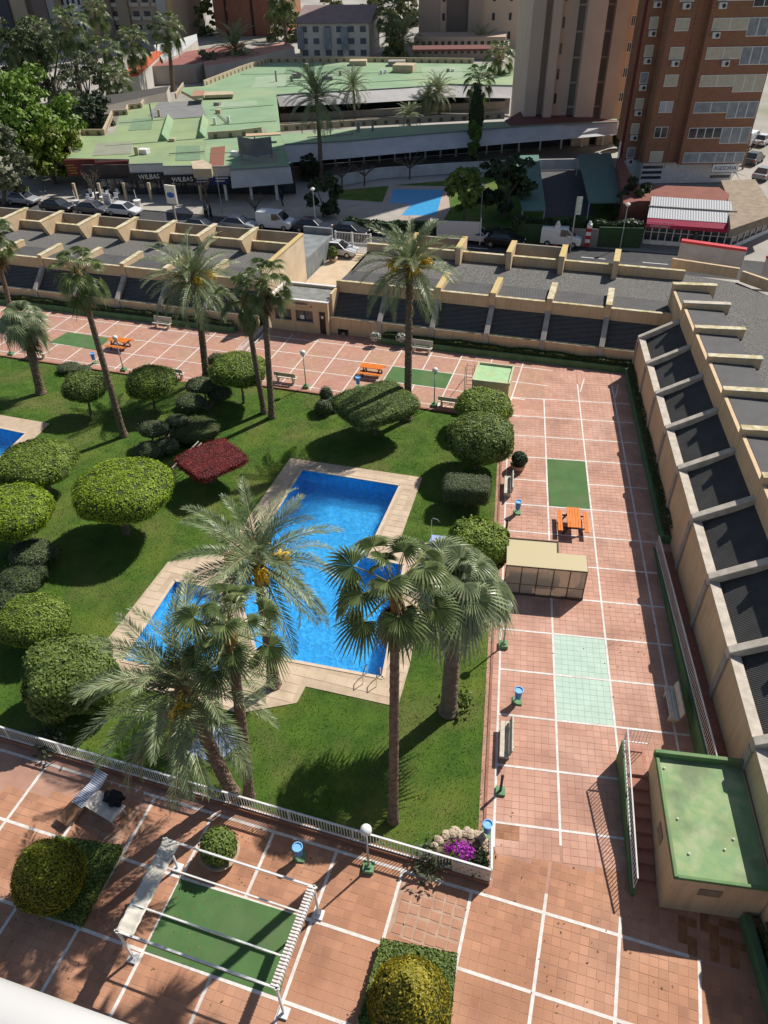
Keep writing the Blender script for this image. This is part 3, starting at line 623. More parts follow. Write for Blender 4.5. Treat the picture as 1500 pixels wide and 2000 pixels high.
eb('upper_band', 11.62, 11.82, 7.2, 11.1, zu-1.2, zt, BEIGE); eb('upper_panel', 11.86, 14.3, 7.24, 11.06, zt-.2, zt-.02, PANEL_E2, None, zt-.12); f = eb('roof_fin', 11.6, 14.7, 11.13, 11.53, zu-1.2, zt+.35, BEIGE); eb('fin_coping', 11.57, 14.75, 11.1, 11.56, zt+.352, zt+.43, CREAMTOP, f)
eb('end_wall', 9.25, 30, EY[0]+.2, EY[0]+.45, -1, ez(7)+.0, BEIGE); eb('end_wall', 11.9, 30, EY[0]+.204, EY[0]+.446, 2.4, 4.7, BEIGE)
x = MB(); x.prism([xy(G(*q, 3.42)) for q in ((1300, 572), (1310, 532), (1440, 552), (1540, 594))]+[(30, 7.5), (11.9, 7.5)], 2.9, 3.42); x.build('gravel_roof', GRAVEL, ew)
# red and grey street parapet at the far right corner
for (a, b_) in (((1310, 520), (1440, 540)), ((1445, 545), (1530, 575))): 
    A_, B_ = G(*a, 3.6), G(*b_, 3.6); d = (B_-A_)/np.linalg.norm(B_-A_); nn = np.array([-d[1], d[0], 0])
    x = MB(); x.hexa([A_-[0, 0, .2], B_-[0, 0, .2], B_+nn*.25-[0, 0, .2], A_+nn*.25-[0, 0, .2]], [A_+[0, 0, .65], B_+[0, 0, .65], B_+nn*.25+[0, 0, .65], A_+nn*.25+[0, 0, .65]]); x.build('street_parapet', BEIGE, ew)
    A2, B2 = A_+nn*3.0, B_+nn*3.0
    x = MB(); x.hexa([A2-[0, 0, .3], B2-[0, 0, .3], B2+nn*.3-[0, 0, .3], A2+nn*.3-[0, 0, .3]], [A2+[0, 0, 1.1], B2+[0, 0, 1.1], B2+nn*.3+[0, 0, 1.1], A2+nn*.3+[0, 0, 1.1]]); x.build('sign_parapet', mat('grey parapet', (.48, .46, .44), (.38, .36, .34), 1, .85), ew)
    x = MB(); x.hexa([A2-nn*.1+[0, 0, 1.102], B2-nn*.1+[0, 0, 1.102], B2+nn*.45+[0, 0, 1.102], A2+nn*.45+[0, 0, 1.102]], [A2-nn*.1+[0, 0, 1.3], B2-nn*.1+[0, 0, 1.3], B2+nn*.45+[0, 0, 1.3], A2+nn*.45+[0, 0, 1.3]]); x.build('red_capping', mat('red sheet metal', (.62, .05, .06), (.5, .04, .05), 2, .5), ew)
# planter along the east wall
pe = thing('planter', 'narrow green planter with shrubs along the right wall', 'planter', (8.6, -2, 0))
x = MB(); x.box((8.66, -2.6, .2), (.14, 19.7, .6)); x.box((8.92, -12.42, .2), (.4, .14, .6)); x.build('planter_wall', GREEN_PAINT, pe)
x = MB(); x.poly([(8.73, -12.35, .4), (9.14, -12.35, .4), (9.14, 7.2, .4), (8.73, 7.2, .4)]); x.build('soil', EARTH, pe)

# ---- ramp, landing, stairs and the green-roofed hut
ramp = thing('access_ramp', 'tiled ramp rising beside the right wall behind a green wall with railing', 'ramp', (8.6, -20, 0))
x = MB(); x.hexa([(8.3, -27.6, -.1), (9.15, -27.6, -.1), (9.15, -13.2, -.1), (8.3, -13.2, -.1)], [(8.3, -27.6, 1.05), (9.15, -27.6, 1.05), (9.15, -13.2, .012), (8.3, -13.2, .012)]); x.build('ramp_slab', brick_mat('ramp tiles', (.36, .15, .1), (.3, .12, .08), (.2, .09, .06), 1, bw=.3, rh=.3, msize=.008), ramp)
x = MB(); x.hexa([(8.14, -27.6, -.1), (8.3, -27.6, -.1), (8.3, -13.0, -.1), (8.14, -13.0, -.1)], [(8.14, -27.6, 1.25), (8.3, -27.6, 1.25), (8.3, -13.0, .12), (8.14, -13.0, .12)]); x.build('ramp_wall', GREEN_PAINT, ramp)
def railing(parent, a, b, h, n, m=WHITE_METAL, bw=.02, name='baluster', rail=.05):
    a = np.array(a, float); b = np.array(b, float); x = MB(); x.bar(a+[0, 0, h], b+[0, 0, h], rail); x.bar(a+[0, 0, .12], b+[0, 0, .12], rail*.8); x.build('rail', m, parent)
    me = MB().box((0, 0, (h+.12)/2), (bw, bw, h-.12)).mesh(name, m)
    for k in range(n+1):
        P = a+(b-a)*k/n; o = link(name, me, parent); o.location = P
railing(ramp, (8.22, -27.5, 1.25), (8.22, -13.1, .12), .9, 90)
HX0, HX1, HY0, HY1, HZ = 5.85, 8.98, -32.35, -27.6, 2.15
hut = thing('service_hut', 'beige service hut with a bright green flat roof at lower right', 'hut', (7.5, -30, 0))
x = MB(); x.hexa([(HX0, HY0, -.1), (HX1+.08, HY0, -.1), (HX1+.08, HY1, -.1), (HX0, HY1, -.1)], [(HX0, HY0, HZ), (HX1+.08, HY0, HZ), (HX1+.08, HY1, HZ), (HX0, HY1, HZ)]); x.build('wall', BEIGE, hut)
x = MB(); x.box(((HX0+HX1)/2, (HY0+HY1)/2, HZ+.03), (HX1-HX0, HY1-HY0, .056)); x.build('flat_roof', GREEN_ROOF, hut)
for c, d in ((((HX0+HX1)/2, HY1-.08, HZ+.19), (HX1-HX0+.1, .16, .36)), ((HX0+.06, (HY0+HY1)/2-.08, HZ+.11), (.12, HY1-HY0-.16, .18)), (((HX0+HX1)/2+.06, HY0+.06, HZ+.085), (HX1-HX0-.14, .12, .12))): bevel(MB().box(c, d).build('roof_kerb', mat('green roof kerb', (.14, .25, .10), (.11, .20, .08), 2, .75, grime=((.2, .2, .1), 1.2, .8)), hut), .02)
for c, d in ((((HX0+HX1)/2-.25, HY0-.004, 1.55), (.75, .05, .42)), ((HX0-.004, -30.4, 1.45), (.05, .62, .55))):
    v = MB().box(c, d).build('vent', mat('dark vent', (.30, .23, .16), (.22, .17, .12), 3, .8), hut); 
x = MB()
for (px_, py_) in ((1297, 1501), (1323, 1600), (1415, 1660), (1345, 1668), (1432, 1640)): P = G(px_, py_, HZ+.06); x.lathe((P[0], P[1], HZ+.058), [(.045, 0), (.045, .05), (.02, .07)], 8)
x.build('roof_studs', mat('pale mastic', (.6, .62, .45), None), hut)
st = thing('entrance_steps', 'raised landing and steps with green side wall and white railing beside the service hut', 'stairs', (5.4, -29.5, 0))
LZ = 1.05
x = MB(); x.hexa([(4.95, -27.55, -.1), (8.3, -27.55, -.1), (8.3, -25.95, -.1), (4.95, -25.95, -.1)], [(4.95, -27.55, LZ), (8.3, -27.55, LZ), (8.3, -25.95, LZ), (4.95, -25.95, LZ)])
x = MB(); x.box((5.42, -27.2, LZ/2-.05), (.82, 1.3, LZ+.1)); x.build('landing', brick_mat('landing tiles', (.5, .25, .18), (.44, .21, .15), (.3, .15, .1), 1, bw=.3, rh=.3, msize=.008), st)
ns = 7
for k in range(ns):
    zt = LZ*(1-(k+1)/(ns+1)); y1 = -27.85-.52*k; MB().box((5.42, y1-.26, zt/2-.05), (.82, .52, zt+.1)).build('step', mat('step tile', (.36, .16, .11), (.3, .13, .09), 2, .8), st)
x = MB(); x.hexa([(4.88, -32.1, -.1), (5.0, -32.1, -.1), (5.0, -26.6, -.1), (4.88, -26.6, -.1)], [(4.88, -32.1, .3), (5.0, -32.1, .3), (5.0, -26.6, LZ+.35), (4.88, -26.6, LZ+.35)]); x.build('side_wall', GREEN_PAINT, st)
railing(st, (4.94, -32.0, .3), (4.94, -26.65, LZ+.35), .85, 34); railing(st, (4.98, -26.62, LZ+.2), (5.9, -26.62, LZ+.2), .95, 7)
# low green planter at the right edge of the south court
x = MB(); x.hexa([(9.0, -38.5, -.1), (9.25, -38.5, -.1), (8.75, -32.45, -.1), (8.5, -32.45, -.1)], [(9.0, -38.5, .6), (9.25, -38.5, .6), (8.75, -32.45, .6), (8.5, -32.45, .6)])
pr = thing('planter', 'dark green planter wall at the lower right corner beside the hut', 'planter', (8.8, -35, 0)); x.build('planter_wall', GREEN_PAINT, pr)
x = MB(); x.poly([(9.25, -38.5, .45), (10.5, -38.5, .45), (10.0, -32.5, .45), (8.75, -32.45, .45)]); x.build('soil', EARTH, pr)
# small hut on the north side
Hn = [TQ(*tq(G(p[0], p[1], 2.0)), 0) for p in ((936, 711), (1003, 719), (994, 753), (923, 745))]
sh = thing('pump_hut', 'small cream pump hut with a pale green roof behind round bushes', 'hut', Hn[3])
cn = [xy(p) for p in Hn]; x = MB(); x.prism(cn, -.1, 2.0); x.build('wall', mat('cream hut render', (.62, .52, .34), (.54, .44, .28), 1, .85), sh)
x = MB(); x.prism([tuple(np.array(p)*.96+np.mean(cn, 0)*.04) for p in cn], 2.002, 2.03); x.build('flat_roof', mat('pale green roof', (.36, .55, .30), (.30, .48, .24), 2, .7, c3=(.4, .45, .2), s3=1.0), sh)
x = MB(); n_ = len(cn)
for i in range(4): a, b_ = cn[i], cn[(i+1) % 4]; x.bar((*a, 2.09), (*b_, 2.09), .12, .18)
x.build('roof_kerb', mat('hut kerb', (.55, .53, .36), (.45, .45, .28), 2, .8), sh)
# =================================================================== vegetation
def leafmat(name, a, b, tr=.18, isl=.24, rough=.55, c3=None): return mat(name, a, b, 1.5, rough, island=isl, trans=tr, c3=c3, s3=.8, spec=.35)
LIME = leafmat('lime clipped leaves', (.25, .345, .018), (.18, .27, .014))
LIME2 = leafmat('yellow green leaves', (.21, .285, .035), (.135, .205, .025))
MIDG = leafmat('mid green leaves', (.15, .21, .04), (.095, .15, .028))
OLIVE = leafmat('olive leaves', (.165, .225, .045), (.105, .16, .03))
DARKG = leafmat('dark green leaves', (.045, .075, .028), (.03, .052, .02))
GREYG = leafmat('grey green needles', (.13, .155, .085), (.085, .105, .055))
RED = leafmat('dark red leaves', (.26, .03, .028), (.10, .018, .015), isl=.5)
MAGENTA = leafmat('magenta bracts', (.42, .03, .40), (.30, .02, .30))
WHITEFL = leafmat('white blossom', (.75, .74, .7), (.6, .6, .56), isl=.15)
YELLOWFL = leafmat('golden clipped leaves', (.33, .27, .02), (.24, .22, .02))
BARK = mat('grey brown bark', (.19, .15, .11), (.12, .095, .07), 6, .9, .5, 18, coords='object')
PBARK = mat('palm trunk fibre', (.23, .165, .115), (.12, .085, .06), 5, .95, .8, 14, coords='object')
def leaves(P, Nn, size, jitter=.8, elong=1.6):
    """diamond leaves at P lying roughly across the normals Nn"""
    n = len(P); nn = Nn+jitter*rng.normal(0, .45, (n, 3)); nn /= np.linalg.norm(nn, axis=1)[:, None]
    r = rng.normal(0, 1, (n, 3)); a = np.cross(nn, r); a /= np.linalg.norm(a, axis=1)[:, None]; b = np.cross(nn, a)
    s = size*rng.uniform(.6, 1.3, n)[:, None]; V = np.stack([P-a*s*elong/2, P+b*s/2, P+a*s*elong/2, P-b*s/2], 1)
    return V.reshape(-1, 3), np.arange(4*n).reshape(-1, 4)
def super_pts(d, p, r): 
    k = 1/(np.abs(d)**p).sum(1)**(1/p); return d*k[:, None]*np.array(r)[None]
def lump(d, amp, f=3.0, ph=0.0): return 1+amp*(np.sin(f*d[:, 0]*2+ph)*np.sin(f*d[:, 1]*2+1.3+ph)+.6*np.sin(f*2.7*d[:, 2]+ph*2+d[:, 0]*4))
def crown_mesh(name, r, p, m, n, size, cut=-1.0, amp=.04, rot=0.0, thick=.12, pn=None, holes=0.0):
    """closed clipped crown: dark core plus a skin of leaves, centred on the origin"""
    ph = random.uniform(0, 6)
    def surf(d):
        X = super_pts(d, p, r)*lump(d, amp, 3.0, ph)[:, None]
        if pn: X = pn(X)
        X[:, 2] = np.maximum(X[:, 2], cut*r[2]); return X
    nu, nv = 28, 14; uu, vv = np.meshgrid(np.linspace(0, 2*np.pi, nu, endpoint=False), np.linspace(-np.pi/2*.98, np.pi/2*.98, nv), indexing='ij')
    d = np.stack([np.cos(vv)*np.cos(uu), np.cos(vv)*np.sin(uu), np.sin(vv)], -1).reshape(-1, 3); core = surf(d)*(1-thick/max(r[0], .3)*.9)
    F0 = np.array([(i*nv+j, ((i+1) % nu)*nv+j, ((i+1) % nu)*nv+j+1, i*nv+j+1) for i in range(nu) for j in range(nv-1)])
    q = rng.normal(0, 1, (n*2, 3)); q[:, 2] *= 1.0; q /= np.linalg.norm(q, axis=1)[:, None]
    # even out over the surface by area weighting
    k0 = 1/(np.abs(q)**p).sum(1)**(1/p); n0 = np.sign(q)*np.abs(q*k0[:, None])**(p-1); n0 /= np.linalg.norm(n0, axis=1)[:, None]; w_ = k0**2/np.maximum(.08, (q*n0).sum(1))*np.linalg.norm(n0/np.array(r), axis=1)
    pick = rng.choice(len(q), n, p=w_/w_.sum()); q = q[pick]+rng.normal(0, .02, (n, 3)); q /= np.linalg.norm(q, axis=1)[:, None]; X = surf(q)
    g_ = np.sign(X)*np.abs(X/np.array(r))**(p-1)/np.array(r); g_ /= np.linalg.norm(g_, axis=1)[:, None]+1e-9
    X = X*(1-rng.uniform(0, thick, len(X))/max(r[0], .3))[:, None]
    if holes: 
        keep = (np.sin(X[:, 0]*5.3+ph)*np.sin(X[:, 1]*4.7+2*ph)*np.sin(X[:, 2]*6+1+ph)+rng.normal(0, .12, len(X))) > -1+holes; X = X[keep]; g_ = g_[keep]
    ns_ = len(X)//14; st_ = rng.choice(len(X), ns_); X[st_] += g_[st_]*rng.uniform(.02, .13, (ns_, 1))*min(1, r[0])
    V1, F1 = leaves(X, g_, size); V = np.concatenate([core, V1]); Fq = np.concatenate([F0, F1+len(core)])
    if rot: c, s = math.cos(rot), math.sin(rot); V = np.stack([V[:, 0]*c-V[:, 1]*s, V[:, 0]*s+V[:, 1]*c, V[:, 2]], 1)
    mi = np.concatenate([np.zeros(len(F0), int), np.ones(len(F1), int)])
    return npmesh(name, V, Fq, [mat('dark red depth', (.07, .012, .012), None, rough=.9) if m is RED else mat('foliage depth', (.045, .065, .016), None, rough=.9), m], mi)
def branchy_trunk(parent, base, top, r0, n=3, spread=.5, m=None):
    b = MB(); base = np.array(base, float); top = np.array(top, float); mid = base+(top-base)*.55
    b.tube([base-[0, 0, .1], base+(mid-base)*.5+np.array([random.uniform(-.04, .04), random.uniform(-.04, .04), 0]), mid], [r0*1.25, r0, r0*.85], 8)
    for k in range(n):
        a = 6.28*k/n+random.uniform(-.4, .4); e = top+np.array([math.cos(a)*spread, math.sin(a)*spread, 0]); b.tube([mid, (mid+e)/2+[0, 0, .05], e], [r0*.7, r0*.55, r0*.4], 6)
    return b.build('trunk', m or BARK, parent)
def topiary(label, base, cen, rx, ry, rz, m, p=2.6, cut=-.55, n=5000, size=.09, amp=.042, rot=0.0, trunk=.09, group='clipped garden trees', name='topiary_tree', pn=None, cat='tree', nb=3, holes=.36):
    B = GG(*base); K = over(*cen, B); s = mpp(K)
    root = thing(name, label, cat, B, 0, group)
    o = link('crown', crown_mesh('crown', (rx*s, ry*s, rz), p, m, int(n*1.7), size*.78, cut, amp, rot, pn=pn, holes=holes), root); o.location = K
    if trunk: branchy_trunk(root, B, K+np.array([0, 0, cut*rz*.3]), trunk, nb, rx*s*.35)
    return root
# (pixel radii, metres for the height)
topiary('bright lime mushroom-clipped tree, largest on the lawn, left of the swimming pool', (246, 1043), (241, 958), 93, 88, 1.15, LIME, 2.5, -.35, 13000, .085, trunk=.2, holes=.42)
topiary('flat-topped lime mushroom tree behind the fan palm on the left lawn', (303, 803), (295, 747), 48, 48, .95, LIME2, 2.6, -.55, 4500, .09)
topiary('rounded lime tree beside the leaning fan palm near the far left table', (178, 812), (166, 755), 43, 42, .95, OLIVE, 2.3, -.6, 4200, .10, amp=.05)
topiary('pale lime mushroom tree in front of the terrace steps', (476, 787), (466, 722), 56, 52, .95, LIME2, 2.4, -.6, 4800, .10, amp=.05)
topiary('square-clipped flat tree leaning like a kite in front of the tall date palm', (732, 850), (733, 790), 76, 66, .48, MIDG, 5.5, -.9, 7000, .085, rot=math.radians(40), trunk=.12, amp=.03)
topiary('yellow-green dome tree just below the small pump hut', (940, 836), (945, 795), 55, 52, 1.0, LIME2, 2.3, -.7, 5200, .12, amp=.05)
topiary('mid-green dome tree beside the right court, nearest the potted shrub', (930, 915), (938, 856), 67, 64, 1.35, OLIVE, 2.2, -.75, 8000, .11, amp=.05, trunk=.15)
topiary('dark green box-clipped bush between the pool and the right court', (910, 988), (911, 955), 47, 30, .62, GREYG, 7, -1, 6500, .055, amp=.006, trunk=.1, name='clipped_bush', cat='bush')
topiary('lime mushroom tree by the coping of the upper pool', (98, 960), (72, 905), 75, 70, .9, LIME2, 2.4, -.5, 7500, .10, amp=.05, trunk=.14)
topiary('lime mushroom tree at the left edge, below the one at the upper pool', (42, 1070), (25, 1000), 75, 72, 1.05, LIME, 2.4, -.5, 7500, .09, trunk=.16)
topiary('lime oval bush at the left edge above the rough cube bush', (80, 1255), (66, 1212), 72, 60, .95, LIME2, 2.3, -.7, 8000, .08, trunk=.16, name='clipped_bush', cat='bush')
topiary('rough cube-shaped yellow-green shrub left of the children pool', (150, 1375), (140, 1320), 82, 78, 1.35, OLIVE, 3.4, -.9, 12000, .125, amp=.075, rot=.5, trunk=.1, name='clipped_bush', cat='bush')
# the flat red kite and its prop
red = topiary('dark red kite-shaped clipped tree leaning on two pale poles', (412, 945), (413, 898), 60, 56, .24, RED, 6, -.95, 8500, .06, rot=math.radians(50), trunk=.07, amp=.015, holes=0.0)
x = MB()
for k in range(2): A_ = G(336+5*k, 914+2*k, 1.15); B_ = G(388+6*k, 862+3*k, 1.75); x.bar(A_, B_, .06)
A_ = G(338, 916, 1.1); x.bar(A_, A_-[0, 0, 1.15], .05); x.build('prop_pole', mat('pale timber', (.6, .5, .38), (.5, .4, .3), 3, .8), red)
# dark cloud-pruned junipers
def cloud(label, base, pads, m=GREYG, group='cloud-pruned junipers'):
    B = GG(*base); root = thing('cloud_pruned_shrub', label, 'shrub', B, 0, group); st = MB()
    for (cx, cy, rx, h, rz) in pads:
        K = G(cx, cy, h+B[2]); s = mpp(K)*1.2; o = link('foliage_pad', crown_mesh('foliage_pad', (rx*s, rx*s*.85, rz), 2.2, m, int(700+1500*(rx*s)**2), .06, -.6, .04), root); o.location = K
        st.tube([B, (B+K)/2+np.array([random.uniform(-.15, .15), random.uniform(-.1, .1), .1]), K], [.09, .07, .05], 6)
    st.build('stem', BARK, root); return root
cloud('dark cloud-pruned juniper with a round pad beside the terrace edge', (405, 800), [(393, 752, 27, 1.3, .42), (372, 785, 26, 1.0, .4), (428, 768, 22, .7, .5)])
cloud('dark cloud-pruned juniper with small pads in front of the red kite tree', (300, 905), [(300, 838, 26, 1.25, .42), (345, 822, 20, 1.2, .3), (292, 880, 26, .5, .5), (325, 870, 22, .6, .45)])
cloud('broad low olive juniper mound behind the red kite tree', (375, 868), [(378, 840, 44, .6, .55), (352, 850, 26, .5, .45)], leafmat('olive juniper', (.09, .105, .03), (.055, .07, .022)))
cloud('small dark juniper behind the thin-trunked palm at the terrace', (428, 722), [(425, 705, 18, .8, .6), (420, 725, 20, .4, .5)])
cloud('grey-green ball juniper at the left edge of the lawn', (72, 1108), [(62, 1080, 38, .9, .45), (95, 1080, 20, .6, .4)])
cloud('dark juniper hedge mound at the left edge below the ball juniper', (30, 1180), [(35, 1138, 38, .9, .7), (12, 1170, 42, .6, .7), (70, 1120, 22, .5, .5)], leafmat('dark juniper', (.055, .075, .035), (.035, .05, .025)))
cloud('narrow dark shrub by the terrace edge beside a utility box', (637, 815), [(637, 772, 12, 1.0, .75), (632, 796, 16, .5, .6), (647, 785, 14, .6, .5)])
cloud('low dark juniper by the terrace kerb next to a white slab', (140, 728), [(135, 718, 20, .3, .3), (160, 722, 16, .25, .25)])
# cone bushes in square hedges, south court
def cone_pn(X):
    zz = np.clip((X[:, 2]/1.6+1)/2, 0, 1); f = np.interp(zz, [0, .35, .7, 1], [.95, 1.0, .72, .22]); X = X.copy(); X[:, 0] *= f; X[:, 1] *= f; return X
def cone(label, base_px, cen_px, r, hedge_px, m):
    B = G(*base_px); K = over(*cen_px, B); s = mpp(K); root = thing('cone_bush', label, 'bush', B, 0, 'cone bushes in square hedges')
    o = link('crown', crown_mesh('crown', (r*s*1.14, r*s*1.14, 1.6), 2.3, m, 14000, .055, -1, .02, pn=cone_pn), root); o.location = (B[0], B[1], 1.7)
    MB().tube([(B[0], B[1], -.05), (B[0], B[1], .5)], [.12, .1], 8).build('trunk', BARK, root)
    hp = [xy(G(*q, .45)) for q in hedge_px]; n = 6500; c = np.mean(hp, 0); P = []; Nn = []
    mn, mx_ = np.min(hp, 0), np.max(hp, 0); q = rng.uniform(0, 1, (n*3, 2))*(mx_-mn)+mn; q = q[inside_np(q, hp)][:int(n*.62)]
    P.append(np.column_stack([q, np.full(len(q), .45)+rng.normal(0, .02, len(q))])); Nn.append(np.repeat([[0, 0, 1.]], len(q), 0))
    for i in range(4):
        a, b_ = np.array(hp[i]), np.array(hp[(i+1) % 4]); k = n//10; f = rng.uniform(0, 1, (k, 1)); pts = a+(b_-a)*f; nn = np.array([(b_-a)[1], -(b_-a)[0]]); nn = nn/np.linalg.norm(nn); nn *= np.sign(nn@((a+b_)/2-c))
        P.append(np.column_stack([pts, rng.uniform(0, .46, k)])); Nn.append(np.repeat([[nn[0], nn[1], 0]], k, 0))
    V, Fq = leaves(np.concatenate(P), np.concatenate(Nn), .06)
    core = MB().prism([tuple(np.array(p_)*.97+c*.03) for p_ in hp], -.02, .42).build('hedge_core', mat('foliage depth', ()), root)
    link('square_hedge', npmesh('square_hedge', V, Fq, [MIDG]), root); return root
cone('golden-green cone bush in a square hedge at lower left', (118, 1745), (105, 1690), 62, ((110, 1632), (236, 1650), (155, 1800), (28, 1765)), leafmat('deep gold green', (.26, .27, .018), (.18, .20, .014)))
cone('golden-yellow cone bush in a square hedge at the bottom edge', (800, 1985), (800, 1930), 76, ((745, 1832), (893, 1862), (878, 2010), (700, 1990)), YELLOWFL)
# potted shrubs
def potted(label, base_px, r, rs, m, h=.4):
    B = G(*base_px); root = thing('potted_shrub', label, 'potted plant', B, 0, 'potted round shrubs')
    MB().lathe((0, 0, 0), [(r*.8, 0), (r, h*.7), (r*1.06, h), (r*.92, h), (r*.9, h-.08)], 20).build('pot', mat('tan planter stone', (.5, .37, .26), (.42, .3, .2), 3, .8), root, world=False)
    o = link('crown', crown_mesh('crown', (rs, rs, rs*.9), 2.1, m, 3800, .075, -.8, .05), root, False); o.location = (0.05, -.05, h+rs*.75)
    MB().tube([(0, 0, h-.1), (0, 0, h+rs*.5)], .05, 6).build('trunk', BARK, root, world=False); return root
potted('round dark shrub in a tan planter ring beside the pergola', (432, 1672), .72, .68, MIDG)
potted('round shrub in a stone pot at the edge of the right court', (1011, 915), .48, .5, DARKG)
# hedges of the planters
def box_hedge(name, parent, a, b, w, z0, z1, n, m, size=.075, tq_=True):
    a = np.array(a); b = np.array(b); d = (b-a)/np.linalg.norm(b-a); nn = np.array([-d[1], d[0], 0]); L = np.linalg.norm(b-a)
    f = rng.uniform(0, 1, n); lm = .5+.5*np.sin(f*L*1.7)*np.sin(f*L*.63+1); hh = z0+(z1-z0)*(.65+.45*lm*rng.uniform(.5, 1, n)); k = rng.uniform(0, 1, n); side = rng.choice([0, 1, 2], n, p=[.55, .25, .2])
    off = np.where(side == 0, rng.uniform(-.5, .5, n), np.where(side == 1, -.5, .5))*w*(1+.25*(lm-.5)); z = np.where(side == 0, hh, z0+(hh-z0)*k)
    P = a[None]+d[None]*(f*L)[:, None]+nn[None]*off[:, None]; P[:, 2] = z
    Nn = np.where((side == 0)[:, None], np.array([[0, 0, 1.]]), np.where((side == 1)[:, None], -nn[None], nn[None])); V, Fq = leaves(P, Nn, size, 1.2); link(name, npmesh(name, V, Fq, [m]), parent)
HEDGE = leafmat('low hedge leaves', (.055, .10, .02), (.035, .065, .015), c3=(.10, .12, .03))
pl_ = [o for o in C.objects if o.name.startswith('planter') and o.type == 'EMPTY']
box_hedge('hedge', pl_[0], TQ(-11.8, 8.72), TQ(8.3, 8.72), .45, .42, .85, 9000, HEDGE); box_hedge('hedge', pl_[1], TQ(-59, 8.72), TQ(-25.6, 8.72), .45, .42-DROP, .9-DROP, 9000, HEDGE)
box_hedge('hedge', pl_[2], (8.93, -12.2, 0), (8.93, 7.0, 0), .4, .4, 1.0, 7000, leafmat('planter shrubs', (.06, .10, .025), (.04, .07, .02), c3=(.13, .12, .03)))
box_hedge('hedge', pl_[3], (9.6, -38, 0), (9.3, -32.8, 0), .9, .45, 1.2, 4000, HEDGE)
for (px_, py_, lab) in ((733, 657, 'white flowering bush at the left end of the planter'), (784, 659, 'white flowering bush behind the tall date palm trunk')):
    P = G(px_, py_, .8); root = thing('flowering_bush', lab, 'bush', (P[0], P[1], .42), 0, 'white flowering bushes'); o = link('foliage', crown_mesh('foliage', (.42, .35, .35), 2, MIDG, 500, .08, -.8, .1), root, False); o.location = (0, 0, .35)
    d = rng.normal(0, 1, (220, 3)); d /= np.linalg.norm(d, axis=1)[:, None]; V, Fq = leaves(d*np.array([.44, .37, .37])+np.array([0, 0, .36]), d, .1); link('blossom', npmesh('blossom', V, Fq, [WHITEFL]), root, False)
# big rambling shrub by the glass shelter
topiary('rambling yellow-green shrub at the end of the glass shelter', (930, 1100), (935, 1062), 62, 50, 1.1, LIME2, 2.6, -.95, 9000, .12, .09, trunk=.08, name='garden_shrub', cat='bush')

# ------------------------------------------------------------------ palms
DATE = [leafmat('date palm leaflets', (.26, .315, .165), (.185, .235, .11), .2, .25, .38), leafmat('date palm rachis', (.30, .30, .15), (.24, .22, .10), 0.0, .1)]
FAN = [leafmat('fan palm blades', (.185, .23, .09), (.12, .165, .058), .25, .25, .35), leafmat('fan palm stalk', (.27, .26, .09), (.2, .2, .07), 0.0, .1)]
FAN2 = [leafmat('pale fan palm blades', (.30, .345, .195), (.215, .26, .135), .28, .25, .35), FAN[1]]
DEAD = [mat('dead palm leaf', (.23, .15, .075), (.15, .095, .05), 4, .9, island=.3), mat('dead stalk', (.2, .13, .07), None)]
def date_frond(el, L=3.5, seed=0, mats=DATE, droop=1.15, n=64):
    r = random.Random(seed); b = MB(); pts = []; a = el; p = Vector((0, 0, 0)); S = 14; side = 0.0
    for i in range(S+1):
        pts.append(p.copy()); f = i/S; a2 = el-droop*(f**1.4); side += r.uniform(-.02, .02); p = p+Vector((math.cos(a2), side*.5, math.sin(a2)))*(L/S)
    b.mat(1).tube(pts, [.035*(1-.85*i/S)+.004 for i in range(S+1)], 4, False); b.mat(0)
    for k in range(n):
        f = .12+.88*(k+.5)/n; i = min(S-1, int(f*S)); u = f*S-i; P = pts[i].lerp(pts[i+1], u); T = (pts[i+1]-pts[i]).normalized(); Sd = Vector((0, 1, 0)); Nn = T.cross(Sd)*-1; Nn = Sd.cross(T)*-1
        if Nn.z < 0 and abs(el) < 1.5: Nn = -Nn
        ln = (.22+.36*math.sin(math.pi*min(1, f*.9+.08))**.8)*(1 if f < .93 else .75)
        for s_ in (-1, 1):
            al = math.radians(56-26*f+r.uniform(-7, 7)); v = math.radians(r.uniform(8, 38)); D = T*math.cos(al)+(Sd*s_*math.cos(v)+Nn*math.sin(v))*math.sin(al); ll = ln*r.uniform(.85, 1.12)
            E_ = P+D*ll+Vector((0, 0, -.10*ll)); W_ = T*(.026); M_ = P+D*ll*.45; b.add([P, M_+W_, E_, M_-W_], [(0, 1, 2, 3)])
    return b.mesh('frond', mats)
